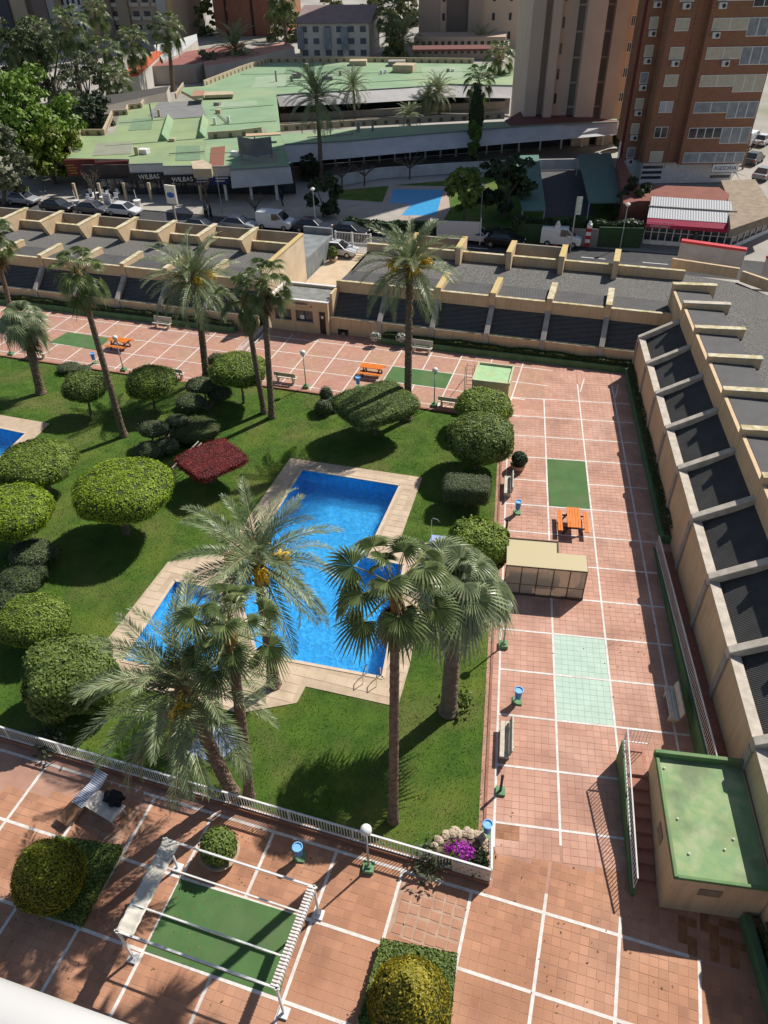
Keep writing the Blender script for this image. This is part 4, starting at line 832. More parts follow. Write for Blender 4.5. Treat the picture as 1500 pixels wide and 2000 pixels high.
def fan_frond(el, R=.82, pet=1.32, seed=0, mats=FAN, n=26, tip=.5):
    r = random.Random(seed); b = MB(); S = 7; p = Vector((0, 0, 0)); pts = []
    for i in range(S+1):
        pts.append(p.copy()); a = el-.45*(i/S)**1.5; p = p+Vector((math.cos(a), 0, math.sin(a)))*(pet/S)
    b.mat(1).tube(pts, [.03-.012*i/S for i in range(S+1)], 4, False); b.mat(0); H = pts[-1]; a = el-.75; X = Vector((math.cos(a), 0, math.sin(a))); Y = Vector((0, 1, 0)); Z = X.cross(Y); Z = Z if Z.z > 0 else -Z
    half = math.radians(128)
    def at(ph, q, up): 
        dr = tip*max(0, q-.45)**1.2*R*1.9
        return H+(X*math.cos(ph)+Y*math.sin(ph))*(q*R)+Z*(up+.16*q*abs(math.sin(ph)))+Vector((0, 0, -dr-.08*q*q*R))
    dp = 2*half/n
    for k in range(n):
        ph = -half+dp*(k+.5); rr = 1-.25*abs(ph/half)**2+r.uniform(-.13, .08); e = dp*.5
        A_ = at(ph-e, .48*rr, .03); B_ = at(ph, .50*rr, -.03); C_ = at(ph+e, .48*rr, .03); T1 = at(ph+r.uniform(-.05, .05), rr*1.02, -.02); m1 = at(ph-e*.5, .76*rr, .0); m2_ = at(ph+e*.5, .76*rr, .0)
        b.add([H, A_, B_, C_, m1, T1, m2_], [(0, 1, 2), (0, 2, 3), (1, 4, 2), (2, 6, 3), (2, 4, 5, 6)])
    return b.mesh('frond', mats)
ELS = [1.42, 1.15, .9, .65, .4, .15, -.15, -.45, -.8]
DF = {k: [date_frond(e, seed=10*k+s) for s in range(2)] for k, e in enumerate(ELS)}
FFm = {k: [fan_frond(e, seed=10*k+s, tip=.45+.2*(k > 3)) for s in range(2)] for k, e in enumerate(ELS)}
FF2 = {k: [fan_frond(e, .95, 1.0, seed=77+10*k+s, mats=FAN2, tip=.55) for s in range(2)] for k, e in enumerate(ELS)}
DEADF = [fan_frond(-1.25, .8, .7, seed=3+s, mats=DEAD, tip=.9) for s in range(2)]
def palm(label, base, crown, kind, nf, scale=1.0, r0=.24, r1=.19, fruit=0, dead=12, bend=.0, group='garden palms', lowest=8, bcol=None, bx=None):
    B = GG(*base) if bx is None else np.array(bx); K = over(*crown, B); K[2] = max(K[2], 2.5); root = thing('date_palm' if kind == 'date' else 'fan_palm', label, 'palm tree', B, 0, group)
    pts = []; rad = []; S = 64
    for i in range(S+1):
        f = i/S; w_ = f+bend*math.sin(math.pi*f); P = B+(K-B)*np.array([w_, w_, f]); pts.append(P); rr = r0+(r1-r0)*f
        if f < .06: rr *= 1.35-.35*f/.06
        rad.append(rr*(1+.07*(i % 2)))
    pts[0] = pts[0]-np.array([0, 0, .15]); t_ = MB(); t_.tube(pts, rad, 14)
    for i in range(S+1):
        for j in range(14):
            v_ = np.array(t_.v[i*14+j]); c_ = np.array([float(z_) for z_ in pts[i]]); t_.v[i*14+j] = tuple(c_+(v_-c_)*(1+(.07 if kind == 'date' else .03)*math.sin(5*j*6.283/14*1.0+i*2.1)+random.uniform(-.03, .03)))
    t_.build('trunk', bcol or PBARK, root)
    bulb = MB().lathe(tuple(K), [(r1*1.0, -.9*scale), (r1*1.5, -.45*scale), (r1*1.7, -.1), (r1*1.2, .2), (.05, .4)], 12).build('crown_base', mat('leaf base fibre', (.30, .19, .07), (.16, .10, .05), 6, .95, .6, 16), root, smooth=True)
    lib = {'date': DF, 'fan': FFm, 'fan2': FF2}[kind]; ga = 2.39996; a0 = random.uniform(0, 6)
    for k in range(nf):
        f = k/(nf-1); e = f*lowest; ki = min(len(ELS)-1, int(round(e+random.uniform(-.35, .35)))); ki = max(0, ki); me = lib[ki][k % 2]
        o = link('frond', me, root, False); o.location = Vector(K-B)+Vector((0, 0, .15-.35*f)); sc = scale*(random.uniform(.88, 1.1) if kind == 'date' else random.uniform(.72, 1.18))*(.8 if f < .1 else 1); o.scale = (sc, sc, sc); o.rotation_euler = (random.uniform(-.4, .4), random.uniform(-.16, .16), a0+ga*k+random.uniform(-.3, .3))
    for k in range(dead):
        o = link('dead_frond', DEADF[k % 2], root, False); o.location = Vector(K-B)+Vector((0, 0, -.4-.3*random.random())); sc = scale*random.uniform(.8, 1); o.scale = (sc, sc, sc); o.rotation_euler = (0, 0, ga*k+.4)
    for k in range(fruit):
        a = 6.28*k/fruit+random.uniform(-.3, .3)-1.2; x = MB(); D = Vector((math.cos(a), math.sin(a), 0)); o0 = Vector(K)+D*.2; e0 = o0+D*.62*scale+Vector((0, 0, .35))
        x.tube([o0, (o0+e0)/2+Vector((0, 0, .25)), e0], .03, 5)
        for q in range(60):
            d = D*random.uniform(0, .3)+Vector((random.gauss(0, .2), random.gauss(0, .2), -random.uniform(-.1, .62))); x.tube([e0, e0+d*.5+Vector((d.x*.3, d.y*.3, .05)), e0+d], [.02, .034, .02], 3, False)
        x.build('fruit_cluster', mat('yellow date stalks', (.72, .47, .04), (.62, .38, .03), 6, .6), root)
    return root
palm('grey-green date palm nearest the camera, leaning over the south railing', (455, 1550), (362, 1345), 'date', 46, 1.12, .26, .24, 2, 0, .1)
palm('fan palm whose trunk crosses behind the leaning date palm by the south railing', (487, 1558), (446, 1232), 'fan', 22, .95, .2, .17, 0, 6, .08)
palm('date palm with yellow fruit standing between the two pools', (535, 1338), (503, 1098), 'date', 44, 1.06, .27, .2, 4, 0, .05)
palm('tall thin-trunked fan palm in front of the swimming pool', (768, 1602), (772, 1150), 'fan', 26, 1.0, .19, .13, 0, 16, .0)
palm('stout silvery fan palm beside the right court lamp', (876, 1388), (892, 1150), 'fan2', 31, 1.25, .36, .26, 0, 6, .0, bcol=mat('smooth grey palm trunk', (.22, .17, .13), (.15, .115, .085), 3, .9, .3, 20, coords='object'))
palm('tall date palm with yellow fruit standing at the north edge of the lawn', (796, 820), (800, 522), 'date', 48, 1.08, .25, .2, 5, 0, .0)
palm('date palm with orange fruit beside the terrace steps', (403, 737), (380, 545), 'date', 46, 1.12, .26, .2, 3, 0, .06)
palm('taller fan palm of the pair at the north lawn edge', (531, 815), (513, 552), 'fan', 26, 1.0, .22, .16, 0, 10, .03)
palm('shorter fan palm of the pair at the north lawn edge', (516, 806), (478, 585), 'fan', 22, .95, .2, .15, 0, 8, .06)
palm('slender leaning fan palm in the left part of the lawn', (242, 852), (152, 535), 'fan', 26, 1.0, .23, .15, 0, 10, .1)
palm('short stout fan palm at the far left of the lawn', (80, 768), (45, 628), 'fan2', 34, 1.15, .33, .25, 0, 8, .04)
palm('fan palm cut off by the left edge of the view', (30, 640), (-14, 470), 'fan', 30, 1.05, .22, .16, 0, 8, .04)
# =================================================================== furniture of the yard
GBASE = mat('green painted base', (.16, .30, .15), (.12, .24, .12), 4, .7)
GLOBE = mat('opal globe', (.80, .79, .74), (.72, .71, .66), 5, .25, spec=.5)
POLE = mat('pale lamp pole', (.42, .43, .40), (.32, .33, .31), 5, .5)
def lamp(label, base):
    B = GG(*base); r = thing('globe_lamp', label, 'lamp', B, 0, 'globe lamps')
    x = MB(); x.box((0, 0, .1), (.42, .42, .22)); x.box((0, 0, .25), (.2, .2, .12)); bevel(x.build('base', GBASE, r, world=False), .02)
    MB().tube([(0, 0, .3), (0, 0, 2.62)], [.045, .032], 8).build('pole', POLE, r, world=False, smooth=True)
    c = MB(); c.lathe((0, 0, 2.58), [(.06, 0), (.11, .05), (.11, .09), (.06, .1)], 12); c.build('collar', POLE, r, world=False)
    MB().ball((0, 0, 2.86), .21, 20, 12).build('globe', GLOBE, r, world=False, smooth=True); return r
for b_, l in (((720, 1697), 'globe lamp in front of the south railing'), ((983, 1262), 'globe lamp beside the silvery fan palm and the glass shelter'), ((598, 757), 'globe lamp on the north terrace beside a bench seen from behind'), ((848, 793), 'globe lamp at the green turf rectangle of the north terrace'), ((242, 724), 'globe lamp on the lower terrace in front of the orange table'), ((22, 693), 'globe lamp at the far left of the lower terrace')): lamp(l, b_)
def bench_proto():
    r = thing('bench', 'x', 'bench', (0, 0, 0), 0, 'cream benches')
    for s in (-1, 1):
        b = MB(); b.hexa([(s*.62-.06, -.2, 0), (s*.62+.06, -.2, 0), (s*.62+.06, .24, 0), (s*.62-.06, .24, 0)], [(s*.62-.06, -.16, .4), (s*.62+.06, -.16, .4), (s*.62+.06, .2, .4), (s*.62-.06, .2, .4)]); b.hexa([(s*.62-.05, .2, .3), (s*.62+.05, .2, .3), (s*.62+.05, .28, .3), (s*.62-.05, .28, .3)], [(s*.62-.05, .3, .85), (s*.62+.05, .3, .85), (s*.62+.05, .36, .85), (s*.62-.05, .36, .85)]); bevel(b.build('support', CREAM, r, world=False), .015)
    for k in range(2): bevel(MB().box((0, -.1+.21*k, .435), (1.75, .2, .07)).build('seat_slab', CREAM, r, world=False), .02)
    b = MB(); b.hexa([(-.875, .17, .56), (.875, .17, .56), (.875, .235, .56), (-.875, .235, .56)], [(-.875, .26, .93), (.875, .26, .93), (.875, .325, .93), (-.875, .325, .93)]); bevel(b.build('backrest', CREAM, r, world=False), .02); return r
bp_ = bench_proto(); first = True
for (px_, py_, rz, lab) in ((984, 1455, -math.pi/2, 'cream bench on the right court facing the lawn, below the mint tiles'), (990, 958, -math.pi/2, 'cream bench on the right court below the potted shrub'), (1308, 1385, -math.pi/2, 'cream bench in the shade beside the ramp'),
        (560, 746, A8+math.pi, 'cream bench seen from behind, left of a north terrace lamp'), (823, 688, A8, 'cream bench against the planter behind the tall date palm'), (880, 795, A8+math.pi, 'cream bench half hidden behind the dome bush near the pump hut'),
        (343, 737, A8+math.pi, 'cream bench behind the flat-topped lime tree on the lower terrace'), (75, 697, A8+math.pi, 'cream bench at the far left of the lower terrace'), (318, 640, A8, 'cream bench against the hedge of the lower terrace')):
    B = GG(px_, py_)
    if first: bp_.location = B; bp_.rotation_euler = (0, 0, rz); bp_['label'] = lab; first = False
    else: copy_tree(bp_, B, rz, lab)
def bin_(label, base, bag=False, rz=0):
    B = GG(*base); r = thing('litter_bin', label, 'litter bin', B, rz, 'blue litter bins')
    bevel(MB().box((0, 0, .04), (.42, .42, .1)).build('base', GBASE, r, world=False), .015)
    MB().tube([(0, .12, .05), (0, .12, .85)], .03, 6).build('post', GBASE, r, world=False)
    MB().lathe((0, -.06, .36), [(.13, 0), (.175, .5), (.185, .52), (.16, .52), (.14, .1)], 16).build('bucket', BLUE, r, world=False, smooth=False)
    b = MB(); b.lathe((0, -.06, .84), [(.178, .03), (.2, .05), (.2, .075), (.165, .08), (.15, -.1)], 16); b.build('liner', mat('pale blue bag', (.22, .50, .80), (.16, .4, .7), 8, .5), r, world=False); return r
bin_('blue bin on the right court near the orange picnic table', (1010, 1002)); bin_('blue bin beside the mint-green tiles', (1010, 1370)); bin_('blue bin near the south railing by the pergola', (586, 1674)); bin_('blue bin on the north terrace beside the orange table', (700, 757)); bin_('blue bin on the lower terrace near the lawn kerb', (186, 709)); bin_('blue bin at the railing corner above the rockery', (950, 1630))
def post(label, base, h=.95):
    B = GG(*base); r = thing('bollard_light', label, 'bollard', B, 0, 'black bollard lights'); bevel(MB().box((0, 0, .06), (.38, .38, .14)).build('base', GBASE, r, world=False), .015)
    MB().tube([(0, 0, .1), (0, .0, h)], .055, 8).build('post', DARK, r, world=False); MB().lathe((0, 0, h), [(.065, 0), (.065, .1), (.03, .13)], 10).build('cap', DARK, r, world=False)
post('black bollard light on a green base at the lawn kerb near the picnic table', (988, 1043)); post('black bollard light on a green base below the cream bench', (977, 1547), 1.1)
def picnic(label, c, rz):
    r = thing('picnic_table', label, 'picnic table', c, rz, 'orange picnic tables')
    for k in range(5): bevel(MB().box((0, -.3+.15*k, .74), (1.8, .138, .05)).build('top_board', ORANGE, r, world=False), .01)
    for s in (-1, 1):
        for k in range(2): bevel(MB().box((0, s*(.66+.13*k), .45), (1.8, .12, .05)).build('seat_board', ORANGE, r, world=False), .01)
        for e in (-1, 1):
            MB().bar((e*.62, s*.16, .71), (e*.62, s*.55, 0), .07, .09).build('leg', DARK, r, world=False)
        
    for e in (-1, 1): x = MB(); x.box((e*.56, 0, .40), (.05, 1.55, .09)); x.box((e*.56, 0, .69), (.05, .7, .06)); x.build('cross_beam', DARK, r, world=False)
    return r
P = G(1117, 1030); picnic('orange picnic table on the right court at the end of the dark green turf', (P[0], P[1], 0), math.pi/2)
P = G(727, 732); picnic('orange picnic table on the north terrace', (P[0], P[1], 0), A8); P = GG(236, 679); picnic('orange picnic table on the lower terrace at far left', P, A8)

# ---- south railing
fr_ = thing('garden_railing', 'long white railing between the lawn and the south court', 'railing', TQ(-10, -32.0))
FT0, FT1 = -42.0, 4.75
x = MB(); x.hexa([TQ(FT0, -32.1, -.1), TQ(FT1, -32.1, -.1), TQ(FT1, -31.9, -.1), TQ(FT0, -31.9, -.1)], [TQ(FT0, -32.1, .2), TQ(FT1, -32.1, .2), TQ(FT1, -31.9, .2), TQ(FT0, -31.9, .2)]); x.build('plinth', mat('plinth tile', (.34, .16, .1), (.28, .13, .08), 3, .8), fr_)
bal = MB().box((0, 0, .62), (.028, .014, .76)).mesh('baluster', WHITE_METAL); k = 0; t = FT1-.05
while t > -27 and k < 290:
    o = link('baluster', bal, fr_); o.location = TQ(t, -32.0, 0); o.rotation_euler = (0, 0, A8); t -= .115; k += 1
x = MB(); x.bar(TQ(FT0, -32, 1.02), TQ(FT1, -32, 1.02), .07, .05); x.build('top_rail', WHITE_METAL, fr_); x = MB(); x.bar(TQ(FT0, -32, .25), TQ(FT1, -32, .25), .05, .035); x.build('bottom_rail', WHITE_METAL, fr_)
for k in range(18): P = TQ(FT1-.03-2.6*k, -32); MB().box((P[0], P[1], .6), (.06, .06, .86), A8).build('post', WHITE_METAL, fr_)
ca, cb_ = TQ(FT1, -32.0), np.array([-.13, -30.75, 0]); ca = np.array([ca[0], ca[1], 0])
x = MB(); x.bar(ca+[0, 0, 1.02], cb_+[0, 0, 1.02], .07, .05); x.bar(ca+[0, 0, .25], cb_+[0, 0, .25], .05, .035); x.build('return_rail', WHITE_METAL, fr_)
for k in range(13): P = ca+(cb_-ca)*(k+.5)/13; o = link('baluster', bal, fr_); o.location = P
x = MB(); x.hexa([TQ(3.35, -32.06, .22), TQ(4.7, -32.06, .22), TQ(4.7, -32.045, .22), TQ(3.35, -32.045, .22)], [TQ(3.35, -32.06, .98), TQ(4.7, -32.06, .98), TQ(4.7, -32.045, .98), TQ(3.35, -32.045, .98)]); pn_ = x.build('perforated_panel', mat('cream sheet metal', (.60, .55, .48), (.5, .45, .38), 3, .5), fr_)
x = MB()
for k in range(12): P = TQ(3.5+.1*k+.02*(k % 3), -32.064, .42+.15*(k % 3)); x.box(P, (.06, .006, .035), A8)
x.build('slot', BLACK, pn_)
# rockery with bougainvillea in the corner
rk = thing('rockery', 'small corner rockery edged with pale stones inside the railing', 'flower bed', G(900, 1680))
MB().prism([xy(G(*q)) for q in ((860, 1690), (850, 1660), (880, 1630), (945, 1630), (950, 1712))], -.05, .06).build('soil', EARTH, rk)
ROCK = mat('pale limestone', (.52, .42, .31), (.4, .32, .23), 5, .9, .4, 18)
for k, (px_, py_) in enumerate(((842, 1668), (850, 1655), (858, 1643), (870, 1634), (884, 1630), (896, 1631), (907, 1630), (919, 1632), (930, 1631), (940, 1635), (947, 1648), (948, 1662), (845, 1680), (890, 1626), (913, 1626))):
    P = G(px_, py_); s_ = random.uniform(.13, .21); me = MB().ball((0, 0, 0), 1, 8, 5); me.v = [(a*random.uniform(.8, 1.15), b_*random.uniform(.8, 1.15), c*random.uniform(.7, 1)) for a, b_, c in me.v]
    o = link('stone', me.mesh('stone', ROCK), rk); o.location = (P[0], P[1], .08); o.scale = (s_*1.2, s_, s_*.8); o.rotation_euler = (0, 0, random.uniform(0, 6))
P = G(897, 1668, .5); bg = thing('bougainvillea', 'magenta bougainvillea bush in the corner rockery', 'bush', (P[0], P[1], .05)); d = rng.normal(0, 1, (1100, 3)); d /= np.linalg.norm(d, axis=1)[:, None]; pts = d*np.array([.62, .5, .5])*rng.uniform(.55, 1.05, (1100, 1))+np.array([0, 0, .5])
mg = (np.sin(pts[:, 0]*7)+np.sin(pts[:, 1]*6+1)+pts[:, 2]*1.6+rng.normal(0, .5, 1100)) > .6
V, Fq = leaves(pts[mg], d[mg], .075); link('bracts', npmesh('bracts', V, Fq, [MAGENTA]), bg, False); V, Fq = leaves(pts[~mg], d[~mg], .085); link('foliage', npmesh('foliage', V, Fq, [OLIVE]), bg, False)
MB().tube([(0, 0, -.05), (0.05, 0, .4)], .04, 6).build('stem', BARK, bg, world=False)
def weed(label, px_, h, n, m, spread):
    B = GG(*px_); r = thing('leafy_plant', label, 'plant', B); P = rng.normal(0, 1, (n, 3))*np.array([spread, spread, .3*h])+np.array([0, 0, h*.55]); P[:, 2] = np.abs(P[:, 2]); V, Fq = leaves(P, rng.normal(0, 1, (n, 3)), .11, 1, 2.4); link('foliage', npmesh('foliage', V, Fq, [m]), r, False)
    x = MB(); [x.tube([(0, 0, -.02), (random.uniform(-.2, .2), random.uniform(-.2, .2), h*.7)], .012, 4) for _ in range(5)]; x.build('stem', BARK, r, world=False)
weed('straggling plant growing through the railing left of the rockery', (838, 1690), .7, 260, GREYG, .3); weed('small leafy plant at the foot of the stout fan palm', (896, 1375), .5, 260, MIDG, .32); weed('straggling grey plant behind the railing at far left', (100, 1455), .6, 300, GREYG, .35); weed('dark plant in the right part of the corner rockery', (935, 1690), .6, 220, DARKG, .22)

# ---- pergola
pg = thing('pergola', 'white pergola frame with rolled-back canopy over the turf at lower left', 'pergola', (-9, -35.4, 0))
ct = [np.array([-11.55, -33.43, 2.2]), np.array([-6.0, -34.3, 2.2]), np.array([-6.47, -37.38, 2.2]), np.array([-11.95, -36.54, 2.2])]
for P in ct:
    MB().bar((P[0], P[1], .05), P, .07).build('post', WHITE_METAL, pg); bevel(MB().box((P[0], P[1], .05), (.34, .34, .1), A8).build('foot_plate', WHITE, pg), .015)
    s_ = np.mean(ct, 0)-P; s_ = s_/np.linalg.norm(s_); 
for a, b_ in ((0, 1), (3, 2), (0, 3), (1, 2)): MB().bar(ct[a]+(ct[a]-ct[b_])*.02, ct[b_]+(ct[b_]-ct[a])*.02, .065).build('frame_beam', WHITE_METAL, pg)
for f in (.28, .72): MB().bar(ct[0]+(ct[3]-ct[0])*f, ct[1]+(ct[2]-ct[1])*f, .05).build('cross_rail', WHITE_METAL, pg)
def cloth(name, A_, B_, wdt, n, amp, m, sag=.05, dirn=None):
    A_, B_ = np.array(A_), np.array(B_); d = (B_-A_); L_ = np.linalg.norm(d); d = d/L_; s_ = np.array([-d[1], d[0], 0]) if dirn is None else dirn; V = []; K = 7
    for i in range(n+1):
        for j in range(K+1): V.append(A_+d*L_*i/n+s_*wdt*(j/K)+np.array([0, 0, amp*math.sin(i*2.2)+amp*.5*math.sin(j*1.7+i*.8)-sag*math.sin(math.pi*j/K)]))
    Fq = [(i*(K+1)+j, (i+1)*(K+1)+j, (i+1)*(K+1)+j+1, i*(K+1)+j+1) for i in range(n) for j in range(K)]; me = npmesh(name, V, Fq, [m], smooth=True); o = link(name, me, pg); sd = o.modifiers.new('thick', 'SOLIDIFY'); sd.thickness = .012; return o
CLOTH = mat('cream awning cloth', (.66, .62, .52), (.54, .5, .42), 3, .85, .1, 30)
u_ = (ct[1]-ct[0])/np.linalg.norm(ct[1]-ct[0])
cloth('furled_canopy', ct[0]+[0, 0, .06]-u_*.05, ct[3]+[0, 0, .06]-u_*.05, .62, 26, .035, CLOTH, .06, u_)
for k in range(30):
    f = (k+.5)/30; P = ct[1]+(ct[2]-ct[1])*f; MB().box(P+[0, 0, -.02]-u_*.06, (.28, .055, .16), A8).build('canopy_pleat', mat('white canopy pleat', (.74, .70, .66), (.62, .56, .52), 6, .8), pg)
# ---- glass shelter on the right court
sh_ = thing('glass_shelter', 'brown-framed glazed shelter with translucent roof at the edge of the right court', 'shelter', (2, -16.8, 0))
BR = mat('brown steel frame', (.13, .085, .055), (.1, .065, .04), 4, .6)
PC = bpy.data.materials.new('yellowed polycarbonate'); PC.use_nodes = True; b0 = PC.node_tree.nodes['Principled BSDF']; b0.inputs['Base Color'].default_value = (.72, .62, .38, 1); b0.inputs['Roughness'].default_value = .35
tl = PC.node_tree.nodes.new('ShaderNodeBsdfTranslucent'); tl.inputs[0].default_value = (.6, .48, .25, 1); ms = PC.node_tree.nodes.new('ShaderNodeMixShader'); ms.inputs[0].default_value = .3; PC.node_tree.links.new(b0.outputs[0], ms.inputs[1]); PC.node_tree.links.new(tl.outputs[0], ms.inputs[2]); PC.node_tree.links.new(ms.outputs[0], PC.node_tree.nodes['Material Output'].inputs[0])
GL = bpy.data.materials.new('shelter glass'); GL.use_nodes = True; nd_ = GL.node_tree.nodes; b0 = nd_['Principled BSDF']; b0.inputs['Base Color'].default_value = (.66, .62, .52, 1); b0.inputs['Roughness'].default_value = .12
tp = nd_.new('ShaderNodeBsdfTransparent'); tp.inputs[0].default_value = (.80, .76, .68, 1); ms = nd_.new('ShaderNodeMixShader'); ms.inputs[0].default_value = .5; GL.node_tree.links.new(b0.outputs[0], ms.inputs[1]); GL.node_tree.links.new(tp.outputs[0], ms.inputs[2]); GL.node_tree.links.new(ms.outputs[0], nd_['Material Output'].inputs[0])
SX0, SX1, SYF, SYM, SYB, SH, SXB = 0.05, 4.02, -17.5, -16.35, -15.4, 1.98, 2.65
x = MB(); x.hexa([(SX0, SYF-.02, SH), (SX1, SYF-.02, SH), (SX1, SYM, SH+.0), (SX0, SYM, SH)], [(SX0, SYF-.02, SH+.04), (SX1, SYF-.02, SH+.04), (SX1, SYM, SH+.06), (SX0, SYM, SH+.06)]); x.build('roof_sheet', PC, sh_)
x = MB(); x.hexa([(SX0, SYM+.02, SH-.1), (SXB, SYM+.02, SH-.1), (SXB, SYB, SH-.1), (SX0, SYB, SH-.1)], [(SX0, SYM+.02, SH-.06), (SXB, SYM+.02, SH-.06), (SXB, SYB, SH-.04), (SX0, SYB, SH-.04)]); x.build('roof_sheet', PC, sh_)
for a, b_ in (((SX0, SYF), (SX1, SYF)), ((SX1, SYF), (SX1, SYM)), ((SX0, SYM), (SX1, SYM)), ((SX0, SYB), (SXB, SYB)), ((SXB, SYB), (SXB, SYM))):
    for z in (SH-.02, .06): 
        if z < 1 and a[1] > SYF: continue
        MB().bar((*a, z), (*b_, z), .06 if z > 1 else .12).build('rail', BR, sh_)
nb_ = 5
for k in range(nb_+1): X = SX0+(SX1-SX0)*k/nb_; MB().box((X, SYF, SH/2), (.05, .05, SH-.06)).build('mullion', BR, sh_)
for P in ((SX1, SYM), (SXB, SYB), (SX0, SYB)): MB().box((P[0], P[1], SH/2), (.06, .06, SH-.1)).build('post', BR, sh_)
MB().bar((SX0, SYF, .75), (SX1, SYF, .75), .035).build('rail', BR, sh_)
for k in range(nb_):
    xa, xb = SX0+(SX1-SX0)*k/nb_+.03, SX0+(SX1-SX0)*(k+1)/nb_-.03
    for z0, z1 in ((.13, .73), (.77, SH-.06)): MB().box(((xa+xb)/2, SYF, (z0+z1)/2), (xb-xa, .012, z1-z0)).build('pane', GL, sh_)
MB().box((SX1, (SYF+SYM)/2, 1.0), (.012, SYM-SYF-.08, 1.75)).build('pane', GL, sh_)
MB().box((1.6, -16.45, .24), (2.6, .4, .44)).build('inner_bench', mat('brown bench', (.2, .12, .07), (.15, .09, .05), 4, .7), sh_)
# ---- showers
PAD = mat('lilac shower tile', (.34, .40, .66), (.28, .34, .58), 3, .5)
def shower(label, pad, post_px, top_px, name='garden_shower'):
    B = G(*post_px); r = thing(name, label, 'shower', B, 0, 'garden showers'); MB().prism([xy(G(*q)) for q in pad], -.02, .07).build('tray', PAD, r)
    K = over(*top_px, B); h = K[2]; MB().tube([(0, 0, 0), (0, 0, h-.1), (.06, 0, h), (.32, -.08, h+.02), (.38, -.1, h-.08)], .028, 8).build('pipe', mat('chromed pipe', (.55, .55, .55), None, rough=.25, metal=.8), r, world=False)
    MB().lathe((.38, -.1, h-.16), [(.09, 0), (.07, .05), (.02, .09)], 10).build('shower_head', DARK, r, world=False); return r
shower('garden shower on a lilac tray beside the pool and the rambling shrub', ((843, 1046), (878, 1050), (862, 1080), (832, 1078)), (842, 1062), (842, 1012)); shower('garden shower on a lilac tray behind the leaning palm trunks', ((394, 1418), (455, 1420), (462, 1458), (424, 1492), (365, 1472)), (396, 1484), (384, 1436))
# ---- pool ladders
CH = mat('polished steel', (.6, .6, .6), None, rough=.15, metal=1.0)
def ladder(label, a_px, b_px, out):
    A_, B_ = G(*a_px), G(*b_px); r = thing('pool_ladder', label, 'pool ladder', (A_+B_)/2, 0, 'steel pool ladders'); out = np.array(out)
    for P in (A_, B_): MB().tube([P+out*.55+[0, 0, 0], P+out*.5+[0, 0, .65], P+out*.1+[0, 0, .82], P-out*.12+[0, 0, .6], P-out*.15+[0, 0, -.9]], .024, 8).build('handrail', CH, r)
    for z in (-.3, -.6, -.85): MB().bar(A_-out*.15+[0, 0, z], B_-out*.15+[0, 0, z], .05).build('tread', CH, r)
ladder('steel ladder at the near right corner of the swimming pool', (716, 1319), (742, 1324), -N); ladder('steel ladder at the step in the right side of the pool', (724, 1085), (731, 1070), U)
# ---- loose things
P = G(162, 1572); lg = thing('sun_lounger', 'striped folding sun lounger in the palm shade at lower left', 'sun lounger', P, math.radians(68))
STR = stripes('blue white stripe cloth', (.62, .64, .68), (.10, .13, .22), 4.2, 'X', .8, .0, rot=math.radians(-68)); x = MB(); x.hexa([(-.2, -.3, .30), (.75, -.3, .30), (.75, .3, .30), (-.2, .3, .30)], [(-.2, -.3, .34), (.75, -.3, .34), (.75, .3, .34), (-.2, .3, .34)]); x.build('seat_cloth', STR, lg, world=False)
x = MB(); x.hexa([(.75, -.3, .30), (1.25, -.3, .62), (1.25, .3, .62), (.75, .3, .30)], [(.74, -.3, .34), (1.23, -.3, .66), (1.23, .3, .66), (.74, .3, .34)]); x.build('back_cloth', STR, lg, world=False)
for s_ in (-1, 1): x = MB(); x.tube([(-1.0, s_*.32, .28), (.75, s_*.32, .3), (1.28, s_*.32, .66)], .02, 6); x.tube([(.2, s_*.32, .3), (.45, s_*.32, 0)], .018, 6); x.tube([(-.6, s_*.32, .29), (-.85, s_*.32, 0)], .018, 6); x.build('frame', mat('brown tube frame', (.14, .08, .05), None, rough=.5), lg, world=False)
MB().box((-.62, 0, .29), (.78, .58, .03)).build('foot_rest', mat('brown slats', (.22, .12, .07), (.17, .09, .05), 5, .7), lg, world=False)
P = G(212, 1590); tb = thing('trestle_table', 'pale trestle table partly covered with a black bag at lower left', 'table', P, math.radians(-20)); MB().box((0, 0, .62), (1.5, .75, .05)).build('table_top', mat('pale table top', (.55, .5, .44), (.42, .38, .33), 3, .7), tb, world=False)
for a in (-.62, .62):
    for b_ in (-.28, .28): MB().bar((a, b_, .6), (a*1.05, b_*1.1, 0), .05).build('leg', mat('pale timber', ()), tb, world=False)
P = G(222, 1560, .66); bag = crown_mesh('black_bag', (.52, .36, .2), 2.2, BLACK, 10, .02, -.6, .22); bag.materials[0] = BLACK; o = link('black_bag', bag); o.location = (P[0], P[1], .72); o.rotation_euler = (0, 0, -.3); tag(o, 'crumpled black bag lying on the trestle table', 'bag')
P = GG(672, 652); hc = thing('hand_cart', 'small black hand cart beside the gatehouse door', 'cart', P, A8)
MB().box((0, 0, .35), (.9, .45, .28)).build('tub', BLACK, hc, world=False)
for a in (-.3, .3): MB().tube([(a, -.25, .18), (a, .25, .18)], .17, 12).build('wheel', DARK, hc, world=False)
MB().tube([(.45, 0, .4), (.8, 0, .85)], .025, 6).build('handle', DARK, hc, world=False)
P = G(662, 800); ub = thing('utility_box', 'low pale utility box on the lawn beside the narrow dark shrub', 'utility box', P, .6); MB().box((0, 0, .2), (.9, .6, .42)).build('box', mat('pale blue grey paint', (.42, .46, .46), (.36, .4, .4), 3, .6), ub, world=False); MB().box((0, 0, .43), (.98, .68, .05)).build('lid', mat('pale lid', (.6, .6, .55), None, rough=.6), ub, world=False)
